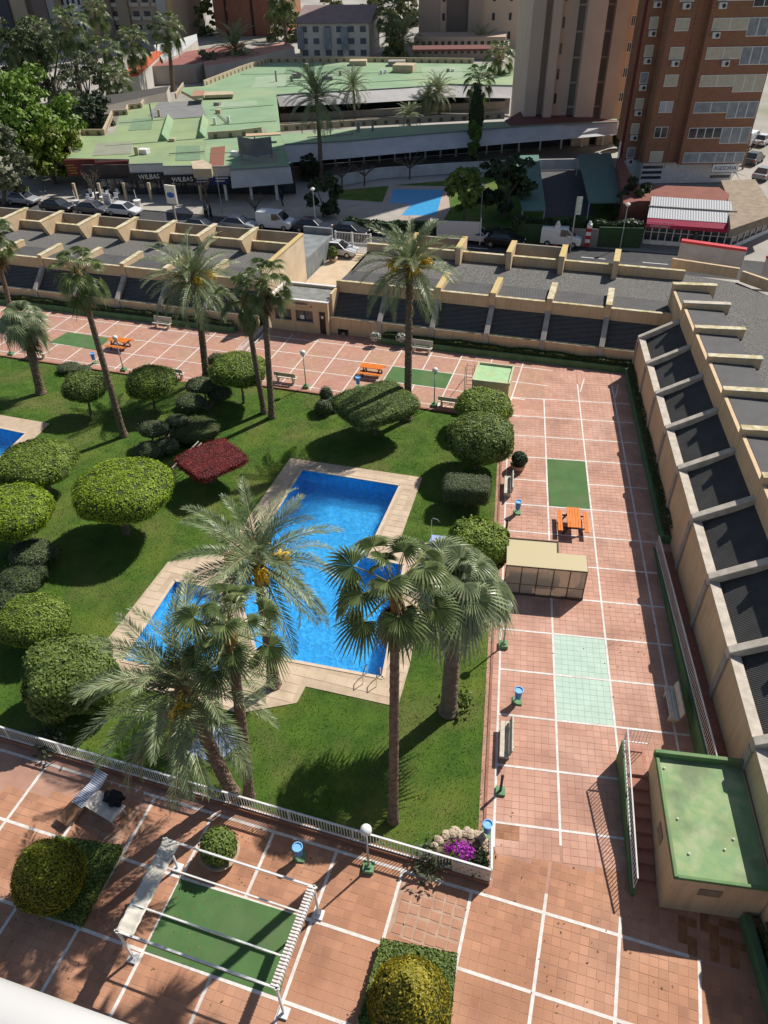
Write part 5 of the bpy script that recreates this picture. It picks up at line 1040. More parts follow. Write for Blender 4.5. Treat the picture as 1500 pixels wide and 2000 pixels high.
P = GG(148, 718); sb_ = MB().box((0, 0, .06), (1.0, .55, .12)).build('stone_slab', CREAM); sb_.location = P; sb_.rotation_euler = (0, 0, A8); bevel(sb_, .02); tag(sb_, 'flat white slab on the lawn edge of the lower terrace', 'slab')
# steel rack beside the pump hut
P = G(912, 780); rkk = thing('steel_rack', 'tall thin steel ladder frame standing beside the pump hut', 'ladder', P, A8)
for a, b_ in ((-.28, -.3), (.28, -.3), (-.28, .3), (.28, .3)): MB().bar((a, b_+.5, 0), (a, b_+.5, 2.5), .04).build('upright', POLE, rkk, world=False)
for z in (.5, 1.1, 1.7, 2.3):
    for b_ in (-.3, .3): MB().bar((-.28, b_+.5, z), (.28, b_+.5, z), .03).build('rung', POLE, rkk, world=False)
MB().bar((-1.3, -.4, 0), (-.28, .3, 1.6), .03).build('brace', POLE, rkk, world=False)
# white balcony rail of the viewer's own flat
x = MB(); A_ = CAM+ray(-60, 2000)*1.25; B_ = CAM+ray(225, 2107)*1.18; A_[2] = B_[2] = (A_[2]+B_[2])/2-.01
d = (B_-A_)/np.linalg.norm(B_-A_); A2, B2 = A_-d*1.5, B_+d*1.5; rail = thing('balcony_rail', 'white rounded balcony rail of the viewpoint at the lower left corner', 'railing', A_)
x.tube([A2, B2], .075, 20); x.build('hand_rail', mat('glossy white paint', (.56, .55, .535), (.5, .49, .475), 2, .4), rail, smooth=True); x = MB(); x.bar(A2-[0, 0, .35], B2-[0, 0, .35], .06, .5); x.build('parapet_panel', WHITE, rail)
# =================================================================== street and town beyond
ASPH = mat('street asphalt', (.065, .065, .066), (.045, .045, .046), 1.5, .9, .2, 25, c3=(.085, .083, .08), s3=.15)
PAVE = mat('pale pavement', (.40, .36, .31), (.33, .30, .26), .6, .85, .1, 15)
x = MB(); x.poly([TQ(-130, 19.6, -.06), TQ(70, 19.6, -.06), TQ(160, 640, -.06), TQ(-420, 640, -.06)]); x.build('town_ground', mat('town ground', (.40, .37, .33), (.30, .28, .25), .08, .9, c3=(.16, .17, .09), s3=.03), kind='structure')  # ground made paler so that it throws light onto the far facades
x = MB(); x.poly([TQ(-120, 29.4, -.03), TQ(60, 29.4, -.03), TQ(60, 35.3, -.03), TQ(-120, 35.3, -.03)]); x.build('street', ASPH, kind='structure')
x = MB(); x.prism([xy(TQ(-120, 35.3)), xy(TQ(-19.5, 35.3)), xy(TQ(-19.5, 45)), xy(TQ(-120, 42))], -.05, .09); x.build('pavement', PAVE, kind='structure')
x = MB(); x.prism([xy(TQ(-120, 27.6)), xy(TQ(60, 27.6)), xy(TQ(60, 29.4)), xy(TQ(-120, 29.4))], -.05, .08); x.build('near_pavement', PAVE, kind='structure')
x = MB(); x.prism([xy(TQ(-22.9, 12.3)), xy(TQ(-16.7, 12.3)), xy(TQ(-18.6, 27.6)), xy(TQ(-22.9, 27.6))], -.05, .02); x.build('gate_path', mat('sandy paving', (.58, .45, .31), (.5, .38, .25), 1, .85), kind='structure')
x = MB()
for k in range(16): A_ = TQ(-70+6*k, 32.2, -.026); x.add([A_, A_+U*2.4, A_+U*2.4+N*.12, A_+N*.12], [(0, 1, 2, 3)])
x.build('road_marking', WHITE, kind='structure')
def wall2(parent, name, A_, B_, z0, z1, th, m, par2=None):
    A_, B_ = np.array([A_[0], A_[1], 0.]), np.array([B_[0], B_[1], 0.]); d = (B_-A_)/np.linalg.norm(B_-A_); n_ = np.array([-d[1], d[0], 0])*th; x = MB()
    x.hexa([A_+[0, 0, z0], B_+[0, 0, z0], B_+n_+[0, 0, z0], A_+n_+[0, 0, z0]], [A_+[0, 0, z1], B_+[0, 0, z1], B_+n_+[0, 0, z1], A_+n_+[0, 0, z1]]); return x.build(name, m, par2 or parent)
# ---- vehicles
TYRE = mat('tyre rubber', (.02, .02, .02), None, rough=.8); RIMM = mat('alloy rim', (.45, .45, .46), None, rough=.3, metal=.7); CGL = mat('car glass', (.02, .025, .03), None, rough=.05, spec=.7); LAMP = mat('headlamp', (.7, .7, .68), None, rough=.1); TAIL = mat('tail lamp', (.4, .02, .02), None, rough=.2)
def car(label, P, rz, col, van=False, L=4.2):
    r = thing('parked_van' if van else 'parked_car', label, 'van' if van else 'car', P, rz, 'vehicles on the street'); W = 1.72 if not van else 1.85
    paint = mat('car paint %.2f %.2f %.2f' % col, col, None, rough=.25, spec=.6); h = L/2
    if van: low = [(-h, .3), (h-.1, .3), (h, .5), (h-.05, .95), (h-.75, 1.12), (h-1.5, 1.9), (-h+.05, 1.92), (-h, 1.7)]; gl = [(h-.85, 1.15), (h-1.5, 1.82), (h-2.2, 1.82), (h-2.2, 1.15)]
    else: low = [(-h, .35), (h-.15, .3), (h, .5), (h-.05, .72), (h-.9, .9), (-h+.5, .95), (-h+.02, .85)]; gl = [(h-1.05, .9), (h-1.75, 1.4), (-h+1.0, 1.42), (-h+.35, .95)]
    def ext(pr, w0, w1, zsplit):
        n = len(pr); vs = []
        for s_ in (-1, 1):
            for a, z in pr: vs.append((a, s_*(w0 if z <= zsplit else w1)/2, z))
        x = MB(); x.add(vs, [tuple(range(n-1, -1, -1)) if False else tuple(range(n)), tuple(range(2*n-1, n-1, -1))]+[(i, n+i, n+(i+1) % n, (i+1) % n) for i in range(n)]); return x
    bd = ext(low, W, W*.86 if van else W, 1.2).build('body', paint, r, world=False); bevel(bd, .07, 3)
    if not van:
        g_ = ext(gl, W*.94, W*.72, 1.0).build('cabin_glass', CGL, r, world=False); bevel(g_, .05, 2); x = MB(); x.box(((h-1.75-h+1.0)/2, 0, 1.425), (L-2.85, W*.70, .035)); bevel(x.build('roof', paint, r, world=False), .015)
        for a in ((h-1.4), (-h+.68)): 
            for s_ in (-1, 1): x = MB(); x.bar((a+.33, s_*W*.455, .93) if a > 0 else (a-.3, s_*W*.46, .95), (a-.35, s_*W*.35, 1.42) if a > 0 else (a+.3, s_*W*.35, 1.43), .06); x.build('pillar', paint, r, world=False)
    else:
        for s_ in (-1, 1): x = MB(); x.add([(a, s_*(W*.905/2 if z > 1.5 else W*.975/2)+s_*.012, z) for a, z in gl], [(0, 1, 2, 3)]); x.build('side_window', CGL, r, world=False)
        x = MB(); x.add([(h-.72, -.75, 1.17), (h-.72, .75, 1.17), (h-1.42, .68, 1.84), (h-1.42, -.68, 1.84)], [(0, 1, 2, 3)]); o = x.build('windscreen', CGL, r, world=False); o.location = (.03, 0, .03)
    for a in (h-.8, -h+.75):
        for s_ in (-1, 1):
            w_ = MB().tube([(a, s_*(W/2-.19), .32), (a, s_*(W/2+.01), .32)], .32, 16).build('wheel', TYRE, r, world=False); MB().tube([(a, s_*(W/2+.012), .32), (a, s_*(W/2+.022), .32)], .19, 12).build('rim', RIMM, w_, world=False)
    for s_ in (-1, 1): MB().box((h-.06, s_*W*.34, .66), (.14, .32, .12)).build('headlight', LAMP, r, world=False); MB().box((-h+.02, s_*W*.38, .75), (.08, .22, .16)).build('tail_light', TAIL, r, world=False)
    return r
def at_g(px_, py_, z=0.0): P = G(px_, py_, z); P[2] = z; return P
for (px_, py_, col, van, lab, rz) in ((468, 448, (.28, .29, .31), False, 'silver hatchback parked opposite the shops', A8), (540, 446, (.60, .62, .65), True, 'white van parked next to the silver hatchback', A8), (612, 452, (.025, .03, .05), False, 'dark blue car behind the thin lamp post', A8), (684, 462, (.012, .012, .014), False, 'black car parked in front of the green wall', A8), (395, 452, (.03, .035, .05), False, 'dark car seen over the left arcade parapet', A8),
        (1095, 478, (.66, .68, .70), True, 'white van parked at the striped gate pillars', A8), (985, 480, (.015, .015, .018), False, 'black car behind the right arcade block', A8), (930, 472, (.55, .55, .56), False, 'white car beside the white hoarding', A8), (660, 498, (.62, .62, .62), False, 'white car waiting outside the gate', A8),
        (115, 412, (.02, .022, .026), False, 'black car at far left of the street', A8), (245, 420, (.62, .62, .62), False, 'white car in front of the terrace cafe', A8), (48, 398, (.30, .31, .33), False, 'grey car at the left end of the street', A8), (185, 417, (.10, .10, .11), False, 'grey car beside the white flower pots', A8),
        (1462, 282, (.7, .7, .7), True, 'white van in the sunlit street right of the brick tower', 1.0), (1488, 282, (.6, .6, .62), False, 'white car at the right edge beside the brick tower', 1.0), (1470, 318, (.03, .03, .035), False, 'dark car at the right edge below the white van', 1.0), (1490, 348, (.25, .25, .26), False, 'grey car at the right edge near the brown roof', 1.0)):
    car(lab, at_g(px_, py_), rz, col, van)
# ---- gate between the two arcade blocks
gt = thing('entrance_gate', 'white steel gate between the two arcade blocks', 'gate', TQ(-21, 27.2))
for t_ in (-22.7, -20.9, -18.9): MB().box(TQ(t_, 27.2, 1.15), (.16, .16, 2.3), A8).build('gate_post', WHITE_METAL, gt)
for z in (.2, 1.2, 2.2): MB().bar(TQ(-22.7, 27.2, z), TQ(-18.9, 27.2, z), .06).build('gate_rail', WHITE_METAL, gt)
me = MB().box((0, 0, 1.2), (.03, .03, 2.0)).mesh('gate_bar', WHITE_METAL)
for k in range(22): o = link('gate_bar', me, gt); o.location = TQ(-22.6+.17*k, 27.2)
P = TQ(-22.2, 24.8); gp = thing('potted_shrub', 'dark shrub in a round pot beside the entrance gate', 'potted plant', (P[0], P[1], .02)); MB().lathe((0, 0, 0), [(.35, 0), (.45, .35), (.5, .4), (.4, .4)], 14).build('pot', mat('tan planter stone', ()), gp, world=False); o = link('crown', crown_mesh('crown', (.5, .5, .6), 2, MIDG, 700, .12, -.8, .08), gp, False); o.location = (0, 0, .95)
# ---- neighbour's garden: second pool, hedge, green wall, carports
yard2 = [xy(G(*q)) for q in ((655, 372), (1003, 340), (1235, 340), (1255, 462), (640, 440))]
x = MB(); x.prism(yard2, -.3, -.01); x.build('neighbour_lawn', LAWN, kind='structure')
p2 = [xy(G(*q)) for q in ((768, 370), (866, 371), (852, 421), (752, 421))]; c2 = [xy(G(*q)) for q in ((760, 362), (874, 364), (879, 408), (866, 431), (736, 431), (746, 398))]
x = MB(); x.prism(c2, -.2, .02); x.build('neighbour_pool_coping', mat('grey pink coping', (.42, .34, .29), (.36, .29, .24), 1, .8), kind='structure'); x = MB(); x.prism(p2, -.1, .026); x.build('neighbour_pool_water', mat('shaded pool water', (.06, .34, .62), (.04, .28, .56), 2, .35, spec=.2, bump=.2, bscale=3), kind='structure')
GW = mat('dark green wall', (.035, .075, .03), (.028, .06, .025), 1.5, .8); nw = thing('garden_wall', 'dark green garden wall along the far side of the street', 'wall', at_g(960, 478))
A_, B_ = G(672, 452), G(1010, 474); wall2(nw, 'wall_panel', A_, B_, 0, 1.15, .2, GW); C_, D_ = G(1010, 474), G(1085, 478); wall2(nw, 'wall_panel', C_, G(1078, 478), 0, 2.0, .2, GW); wall2(nw, 'wall_panel', G(1165, 482), G(1250, 484), 0, 2.0, .2, GW)
wall2(nw, 'gate_leaf', G(1092, 478), G(1140, 481), 0, 1.8, .08, mat('grey gate leaf', (.2, .2, .2), None, rough=.6)); wall2(nw, 'gate_leaf', G(1150, 481), G(1165, 482), 0, 1.8, .08, mat('grey gate leaf', ()))
for (px_, lab) in ((1085, 'left'), (1146, 'right')):
    P = G(px_, 480); r = thing('gate_pillar', 'red and white striped gate pillar, %s of the pair' % lab, 'pillar', P, 0, 'striped gate pillars')
    for k in range(6): MB().box((0, 0, .2+.37*k), (.5, .5, .37), A8).build('painted_band', mat('red band', (.4, .03, .03), None) if k % 2 == 0 else WHITE, r, world=False)
    MB().lathe((0, 0, 2.24), [(.12, 0), (.18, .15), (.1, .3)], 10).build('lantern', GLOBE, r, world=False)
hd = thing('boundary_hedge', 'dark clipped hedge on top of the green wall', 'hedge', at_g(1100, 465))
box_hedge('hedge_leaves', hd, G(672, 449), G(1000, 471), .9, .4, 1.3, 3500, DARKG, .26); box_hedge('hedge_leaves', hd, G(1000, 470), G(1250, 478), 1.0, 1.3, 2.4, 4000, DARKG, .28)
ww = thing('white_garden_wall', 'long white garden wall behind the second pool', 'wall', at_g(800, 350))
for a, b_ in (((640, 368), (742, 349)), ((742, 349), (870, 340)), ((870, 340), (1005, 333)), ((1005, 333), (1212, 330))): wall2(ww, 'wall_panel', G(*a), G(*b_), 0, 1.35, .2, mat('white garden wall', (.62, .60, .58), (.5, .48, .46), 1, .8))
CAN = mat('teal carport sheet', (.10, .20, .17), (.085, .17, .145), .8, .6)
for lab, q in (('teal-green carport roof beside the dark round trees', ((995, 305), (1052, 303), (1066, 412), (1020, 412))), ('teal-green carport roof beside the brick tower', ((1128, 303), (1193, 300), (1218, 396), (1150, 397)))):
    pts = [G(*k, 2.4) for k in q]; r = thing('carport', lab, 'carport', np.mean(pts, 0)*[1, 1, 0], 0, 'carports'); x = MB(); x.prism([xy(p_) for p_ in pts], 2.35, 2.45); x.build('roof_sheet', CAN, r)
    for p_ in pts: c = np.mean(pts, 0); e = p_*.94+c*.06; MB().box((e[0], e[1], 1.17), (.1, .1, 2.36)).build('post', WHITE_METAL, r)
x = MB(); x.prism([xy(G(*k)) for k in ((1052, 335), (1135, 333), (1160, 420), (1062, 425))], -.05, .01); x.build('car_park', mat('dark bay paving', (.10, .095, .10), (.08, .075, .08), 1, .85), kind='structure')
pts = [G(*k, 1.2) for k in ((1175, 342), (1206, 344), (1204, 352), (1173, 350))]
# ---- supermarket
sm_ = thing('supermarket', 'single-storey supermarket with red fascia and ribbed white roof at the right', 'shop', at_g(1340, 480)); SA, SB, SC = G(1254, 476), G(1425, 489), G(1520, 446)
for P in (SA, SB, SC): P[2] = 0
RED_F = mat('red fascia', (.46, .02, .07), (.4, .018, .06), 1, .5)
def along(A_, B_, f): return A_+(B_-A_)*f
for A_, B_, n_ in ((SA, SB, 12), (SB, SC, 8)):
    wall2(sm_, 'plinth', A_, B_, 0, .45, .2, WHITE); wall2(sm_, 'lintel', A_, B_, 1.85, 2.0, .2, WHITE); d = (B_-A_)/np.linalg.norm(B_-A_); nn = np.array([-d[1], d[0], 0])
    for k in range(n_):
        a, b_ = along(A_, B_, k/n_)+d*.06, along(A_, B_, (k+1)/n_)-d*.06; w_ = wall2(sm_, 'shop_window', a+nn*.08, b_+nn*.08, .45, 1.85, .04, GLASS_DARK); wall2(sm_, 'window_stile', along(A_, B_, k/n_)-d*.05, along(A_, B_, k/n_)+d*.05, .45, 1.85, .12, WHITE_METAL, w_); wall2(sm_, 'transom', a+nn*.04, b_+nn*.04, 1.25, 1.31, .035, WHITE_METAL, w_)
    o_ = -nn*.9; x = MB(); x.hexa([A_+o_+[0, 0, 2.0], B_+o_+[0, 0, 2.0], B_+nn*.2+[0, 0, 2.0], A_+nn*.2+[0, 0, 2.0]], [A_+o_+[0, 0, 2.35], B_+o_+[0, 0, 2.35], B_-nn*.3+[0, 0, 2.75], A_-nn*.3+[0, 0, 2.75]]); x.build('fascia', RED_F, sm_)
d = (SB-SA)/np.linalg.norm(SB-SA); nn = np.array([-d[1], d[0], 0]); ang = math.atan2(d[1], d[0])
for k, z in enumerate((2.42, 2.16)): text('SUPERMARKET', along(SA, SB, .16)-nn*(.76+.14*(k))+[0, 0, z], .42 if not k else .3, (math.radians(60 if not k else 88), 0, ang), WHITE, sm_)
RIBW = stripes('ribbed white roof', (.50, .50, .50), (.30, .31, .33), 1.25, 'X', .7, .06, rot=-ang); x = MB(); x.hexa([SA-nn*.3+[0, 0, 2.70], SB-nn*.3+[0, 0, 2.70], SB+nn*4.3+[0, 0, 3.5]-d*.6, SA+nn*4.3+[0, 0, 3.5]+d*.2], [SA-nn*.3+[0, 0, 2.78], SB-nn*.3+[0, 0, 2.78], SB+nn*4.3+[0, 0, 3.6]-d*.6, SA+nn*4.3+[0, 0, 3.6]+d*.2]); x.build('ribbed_roof', RIBW, sm_)
MB().bar(along(SA-nn*.3, SA+nn*4.3, .5)+[0, 0, 3.25], along(SB-nn*.3, SB+nn*4.3, .5)+[0, 0, 3.25], .14).build('roof_pipe', CONC, sm_)
BRN = mat('brown bitumen roof', (.32, .25, .18), (.23, .18, .125), 1.5, .9, .2, 12); x = MB(); rp = [G(*q, 3.2) for q in ((1427, 448), (1515, 418), (1502, 392), (1475, 350), (1408, 352), (1422, 388))]; x.prism([xy(p_) for p_ in rp], 2.4, 3.2); x.build('flat_roof', BRN, sm_)
rp = [G(*q, 3.4) for q in ((1248, 392), (1418, 394), (1425, 380), (1405, 366), (1240, 360), (1215, 305), (1205, 312), (1218, 398))]; x = MB(); x.prism([xy(p_) for p_ in rp], 0, 3.4); x.build('terrace', mat('red brown terrace', (.24, .085, .06), (.19, .07, .05), 1, .85), sm_)
# ---- brick tower
bt = thing('brick_tower', 'tall brown brick apartment tower with shuttered windows at the right', 'building', (20, 60, 0))
BRICK = brick_mat('brown facade brick', (.36, .155, .08), (.29, .12, .062), (.33, .22, .155), 1, bw=.36, rh=.12, msize=.012, vertical=True); ET = np.array([.991, .13, 0]); EN = np.array([.13, -.991, 0]); O0 = np.array([18.0, 58.3, 0])
def on_plane(px_, py_, off): 
    d = ray(px_, py_); q0 = EN@(O0+EN*off); k = (q0-EN@CAM)/(EN@d); P = CAM+d*k; return float(ET@(P-O0)), float(P[2])
def ebox(name, s0, s1, o0, o1, z0, z1, m, par=bt):
    x = MB(); q = [O0+ET*s0+EN*o1, O0+ET*s1+EN*o1, O0+ET*s1+EN*o0, O0+ET*s0+EN*o0]; x.hexa([p_+[0, 0, z0] for p_ in q], [p_+[0, 0, z1] for p_ in q]); return x.build(name, m, par)
sL, zB = on_plane(1250, 338, 0); sM, _ = on_plane(1319, 346, 1.0); sR, _ = on_plane(1441, 360, 1.0); TOP = 45
ebox('central_shaft', sL, sM+.2, -14, 0, 2.6, TOP, BRICK); ebox('right_wing', sM, sR, -14, 1.0, 2.6, TOP, BRICK); ebox('left_wing', sL-2.0, sL-.02, -3.4, -2.2, 2.4, TOP, BRICK); ebox('red_edge', sL-2.25, sL-2.02, -2.7, -2.3, 2.4, TOP, mat('maroon edge', (.16, .03, .03), None)); ebox('ground_floor', sL+.3, sR-.4, -13, -.6, 0, 2.6, WHITE)
for (a, b_) in ((sL+.4, sL+2.9), (sR-3.1, sR-.6)):
    for k in range(3): ebox('lattice_slot', a, b_, -.62, -.57, .55+.62*k, .9+.62*k, GLASS_DARK)
SHUT = mat('cream roller shutter', (.55, .50, .38), (.47, .43, .32), 3, .7); ALU = mat('grey aluminium glazing', (.30, .32, .33), (.20, .22, .23), 1.5, .35); FRW = mat('white window frame', (.7, .69, .65), None, rough=.5); ACM = mat('white ac casing', (.66, .65, .61), (.56, .55, .5), 3, .5)
_, z1 = on_plane(1283, 306, 0); _, z2 = on_plane(1339, 48, 0); fl = (z2-z1)/5; zs = [z1+fl*k for k in range(0, 15)]
def ac(s, off, z): 
    b0 = ebox('air_conditioner', s-.42, s+.42, off, off+.38, z-.3, z+.3, ACM); c = O0+ET*(s+.1)+EN*(off+.381)+np.array([0, 0, z]); x = MB(); x.tube([c, c+EN*.02], .21, 14); x.build('fan_grille', DARK, b0)
def win(s0, s1, off, z0, z1_, m, n, fm=FRW):
    f = ebox('window', s0, s1, off, off+.05, z0, z1_, fm); wd = (s1-s0)/n
    for k in range(n): ebox('pane', s0+wd*k+.06, s0+wd*(k+1)-.06, off+.03, off+.065, z0+.07, z1_-.07, m, f)
kinds = [SHUT, GLASS_DARK, mat('pale curtain', (.5, .5, .5), (.4, .4, .4), 4, .6), SHUT, SHUT, SHUT, SHUT, GLASS_DARK, SHUT, SHUT, SHUT, SHUT, SHUT, SHUT, SHUT]
sc0, _ = on_plane(1269, 305, 0); sc1, _ = on_plane(1294, 305, 0)
sw0, _ = on_plane(1336, 300, 1.0); sw1, _ = on_plane(1403, 300, 1.0); sw2 = sR-.15
for k, z in enumerate(zs):
    win(sc0, sc1, .0, z-.62, z+.62, kinds[k], 1 if kinds[k] is SHUT else 2); ebox('facade_groove', sc0-.75, sc0-.7, 0, .012, z-fl/2, z+fl/2-.02, mat('dark groove', (.1, .05, .03), None)); ebox('facade_groove', sc1+.5, sc1+.55, 0, .012, z-fl/2, z+fl/2-.02, mat('dark groove', ()))
    if k in (4, 6, 8, 11): ac(sc0+.8, 0, z-1.0)
    w_m = [ALU, GLASS_DARK, ALU, SHUT, SHUT, SHUT, SHUT, SHUT][k % 8]; e_m = [ALU, ALU, ALU, SHUT, ALU, ALU, GLASS_DARK, ALU][k % 8]
    split = sw0+(sw2-sw0)*.53
    win(sw0, split, 1.0, z-.55, z+.65, w_m, 2 if k != 1 else 4); win(split+.03, sw2, 1.0 if k % 2 else 1.03, z-1.15 if k not in (0,) else z-.55, z+.65, e_m, 3)
    if k in (4, 5, 6, 9): ac(sw0+.6 if k != 4 else sw0+2.4, 1.0, z-.95)
    win(sL-1.5, sL-.5, -2.2, z-.6, z+.6, SHUT if k % 3 else ALU, 1); 
    if k < 8: ac(sL-1.0, -2.2, z-1.0)
sg = ebox('sign_panel', on_plane(1391, 328, 1.0)[0], on_plane(1442, 328, 1.0)[0], 1.0, 1.12, on_plane(1400, 336, 1.0)[1], on_plane(1400, 321, 1.0)[1], WHITE); cs = on_plane(1416, 328, 1.0); text('ASESORIA', O0+ET*cs[0]+EN*1.13+[0, 0, cs[1]], .62, (math.pi/2, 0, math.atan2(ET[1], ET[0])), mat('dark blue sign paint', ()), bt)
# ---- pink-beige ribbed tower
rt = thing('ribbed_tower', 'tall beige apartment tower with vertical ribs and lattice strips behind the curved roof', 'building', (9, 100, 0)); BG1 = mat('pink beige render', (.66, .52, .41), (.61, .48, .38), .4, .85); BG2 = mat('shaded beige render', (.52, .40, .31), (.48, .37, .28), .4, .85); PEACH = mat('peach render', (.60, .44, .30), (.55, .40, .27), .4, .85)  # the second beige is the first with shade put into the colour
LAT = stripes('stair lattice', (.10, .085, .075), (.36, .29, .24), 2.2, 'DIAGONAL', .8, .03); Z0 = 3.9; RO = G(1110, 226, Z0); RE = np.array([.99, .12, 0]); RE /= np.linalg.norm(RE); RNn = np.array([RE[1], -RE[0], 0])
def rpl(px_, py_=226, off=0.0): d = ray(px_, py_); k = (RNn@(RO+RNn*off)-RNn@CAM)/(RNn@d); return float(RE@(CAM+d*k-RO))
def rbox(name, s0, s1, o0, o1, z0, z1, m, par=None): q = [RO+RE*s0+RNn*o1, RO+RE*s1+RNn*o1, RO+RE*s1+RNn*o0, RO+RE*s0+RNn*o0]; x = MB(); x.hexa([np.array([*p_[:2], z0]) for p_ in q], [np.array([*p_[:2], z1]) for p_ in q]); return x.build(name, m, par or rt)
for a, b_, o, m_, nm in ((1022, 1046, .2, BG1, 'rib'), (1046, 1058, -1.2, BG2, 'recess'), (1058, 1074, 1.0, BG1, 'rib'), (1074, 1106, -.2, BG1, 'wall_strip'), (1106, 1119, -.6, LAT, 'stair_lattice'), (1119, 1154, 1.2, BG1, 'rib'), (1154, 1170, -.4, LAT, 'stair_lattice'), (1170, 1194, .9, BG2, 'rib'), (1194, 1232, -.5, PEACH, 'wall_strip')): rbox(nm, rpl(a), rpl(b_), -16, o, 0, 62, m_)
for k in range(18):
    z = 5.5+3.1*k; rbox('window', rpl(1079), rpl(1083), -.2, -.14, z, z+1.3, GLASS_DARK); w_ = rbox('window', rpl(1204), rpl(1213), -.5, -.42, z, z+1.3, FRW); s0, s1 = rpl(1204), rpl(1213); rbox('pane', s0+.1, (s0+s1)/2-.04, -.42, -.40, z+.1, z+1.2, GLASS_DARK, w_); rbox('pane', (s0+s1)/2+.04, s1-.1, -.42, -.40, z+.1, z+1.2, GLASS_DARK, w_)
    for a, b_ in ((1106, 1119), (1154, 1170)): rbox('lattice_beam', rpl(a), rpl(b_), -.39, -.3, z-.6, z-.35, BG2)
# ---- shopping centre with green roofs
mall = thing('shopping_centre', 'low shopping centre with green flat roofs and grey fascias across the street', 'building', (-40, 70, 0)); RZ = 3.85
GR = mat('faded green roof', (.235, .345, .205), (.195, .295, .17), .25, .85, .1, 6, c3=(.30, .36, .20), s3=.09); FAS = mat('grey fascia sheet', (.52, .51, .50), (.44, .43, .425), .6, .6); FASD = mat('grey green edge', (.20, .235, .20), None, rough=.7); PAR = mat('tan parapet', (.50, .41, .28), (.42, .34, .23), .8, .85); PARD = mat('dark parapet slot', (.16, .13, .09), None)
def roofpoly(nm, px, z, m, z0=None):
    x = MB(); x.prism([xy(G(*q, z)) for q in px], z-.45 if z0 is None else z0, z); o = x.build(nm, [m, PAR], mall)
    for pl in o.data.polygons: pl.material_index = 0 if pl.normal.z > .5 else 1
    return o
roofpoly('roof', [(128, 309), (140, 298), (160, 264), (222, 262), (232, 226), (262, 210), (300, 200), (390, 196), (405, 232), (400, 300), (405, 326), (384, 326), (384, 323), (318, 323), (318, 319), (252, 319), (252, 311), (188, 310)], RZ, mat('olive green roof', (.27, .345, .17), (.225, .295, .145), .25, .85, .1, 6, c3=(.20, .26, .165), s3=.09))
roofpoly('roof', [(390, 196), (345, 172), (400, 168), (470, 140), (520, 122), (770, 122), (925, 124), (1022, 138), (1022, 168), (880, 166), (700, 178), (540, 186), (548, 256), (566, 325), (449, 333), (449, 326), (405, 327), (400, 300), (405, 232)], RZ+.02, GR)
roofpoly('roof', [(548, 262), (700, 251), (850, 243), (1010, 236), (1205, 232), (1205, 239), (1000, 249), (800, 266), (556, 284)], RZ+.04, GR); 
roofpoly('red_terrace', [(985, 236), (1022, 214), (1215, 236), (1205, 240), (1000, 249)], RZ+.07, mat('maroon terrace', (.15, .06, .05), None), 3.0)
roofpoly('grey_roof_patch', [(310, 200), (392, 197), (402, 228), (335, 232), (290, 226)], RZ+.05, mat('grey roof patch', (.22, .22, .215), (.18, .18, .175), .5, .9), 3.7)
def fascia(px_top, px_bot, zt, zb, m, nm='fascia', cap=True):
    for (a, b_, c, d) in zip(px_top, px_top[1:], px_bot, px_bot[1:]):
        T0, T1 = G(*a, zt), G(*b_, zt); B0, B1 = G(*c, zb), G(*d, zb); bk = np.array([0, .25, -.05]); x = MB(); x.hexa([B0, B1, T1, T0], [B0+bk, B1+bk, T1+bk, T0+bk]); f = x.build(nm, m, mall)
        if cap: x = MB(); x.bar(T0+[0, .05, .06], T1+[0, .05, .06], .3, .12); x.build('fascia_cap', FASD, f)
fascia([(556, 283), (680, 276), (800, 265), (900, 257), (1000, 249), (1100, 243), (1206, 239)], [(558, 318), (680, 309), (800, 298), (900, 289), (1000, 280), (1100, 272), (1206, 263)], 4.0, 2.55, FAS)
fascia([(540, 186), (620, 181), (700, 177), (800, 171), (880, 165), (1022, 168)], [(546, 208), (620, 205), (700, 202), (800, 196), (880, 190), (1022, 192)], 4.0, 2.6, mat('pale court fascia', (.45, .43, .42), (.40, .385, .375), .6, .6))
fascia([(449, 333), (566, 325)], [(453, 368), (572, 358)], 3.95, 2.1, FAS)
fascia([(251, 322), (318, 320)], [(254, 338), (320, 336)], 3.95, 3.0, FAS); fascia([(318, 326), (384, 325)], [(320, 342), (384, 340)], 3.95, 3.0, FAS); fascia([(384, 327), (449, 326)], [(384, 346), (449, 344)], 3.95, 2.9, FAS)
def signboard(px4, zt, zb, m, txt=None, size=.6, tm=None, lab='signboard', lines=0):
    A_, B_ = G(*px4[0], zt), G(*px4[1], zt); o = wall2(mall, lab, A_-[0, .5, 0], B_-[0, .5, 0], zb, zt, .2, m); d = (B_-A_)/np.linalg.norm(B_-A_); an = math.atan2(d[1], d[0]); mid = (A_+B_)/2-[0, .53, 0]; mid[2] = (zt+zb)/2
    if txt: text(txt, mid+d*.4, size, (math.pi/2, 0, an), tm or WHITE, mall)
    if lines:
        x = MB()
        for k in range(lines):
            for s_ in (-1, 1): x.box(mid+d*s_*random.uniform(.9, 1.4)+np.array([0, -.02, .35-.32*k]), (random.uniform(.9, 1.6), .03, .11), an)
        x.build('sign_lettering', tm, mall)
    return o
BLK = mat('black signboard', (.018, .018, .02), None, rough=.5); MAR = mat('maroon signboard', (.17, .035, .025), (.14, .03, .022), 1, .6); YEL = mat('yellow sign paint', (.45, .27, .05), None); NAVY = mat('navy signboard', (.02, .03, .14), None, rough=.5)
signboard([(254, 337), (319, 335)], 3.0, 2.1, BLK, 'WILBAS', .75); signboard([(320, 342), (383, 340)], 2.95, 2.05, BLK, 'WILBAS', .75); signboard([(385, 346), (449, 344)], 2.85, 2.0, NAVY, lines=2, tm=WHITE)
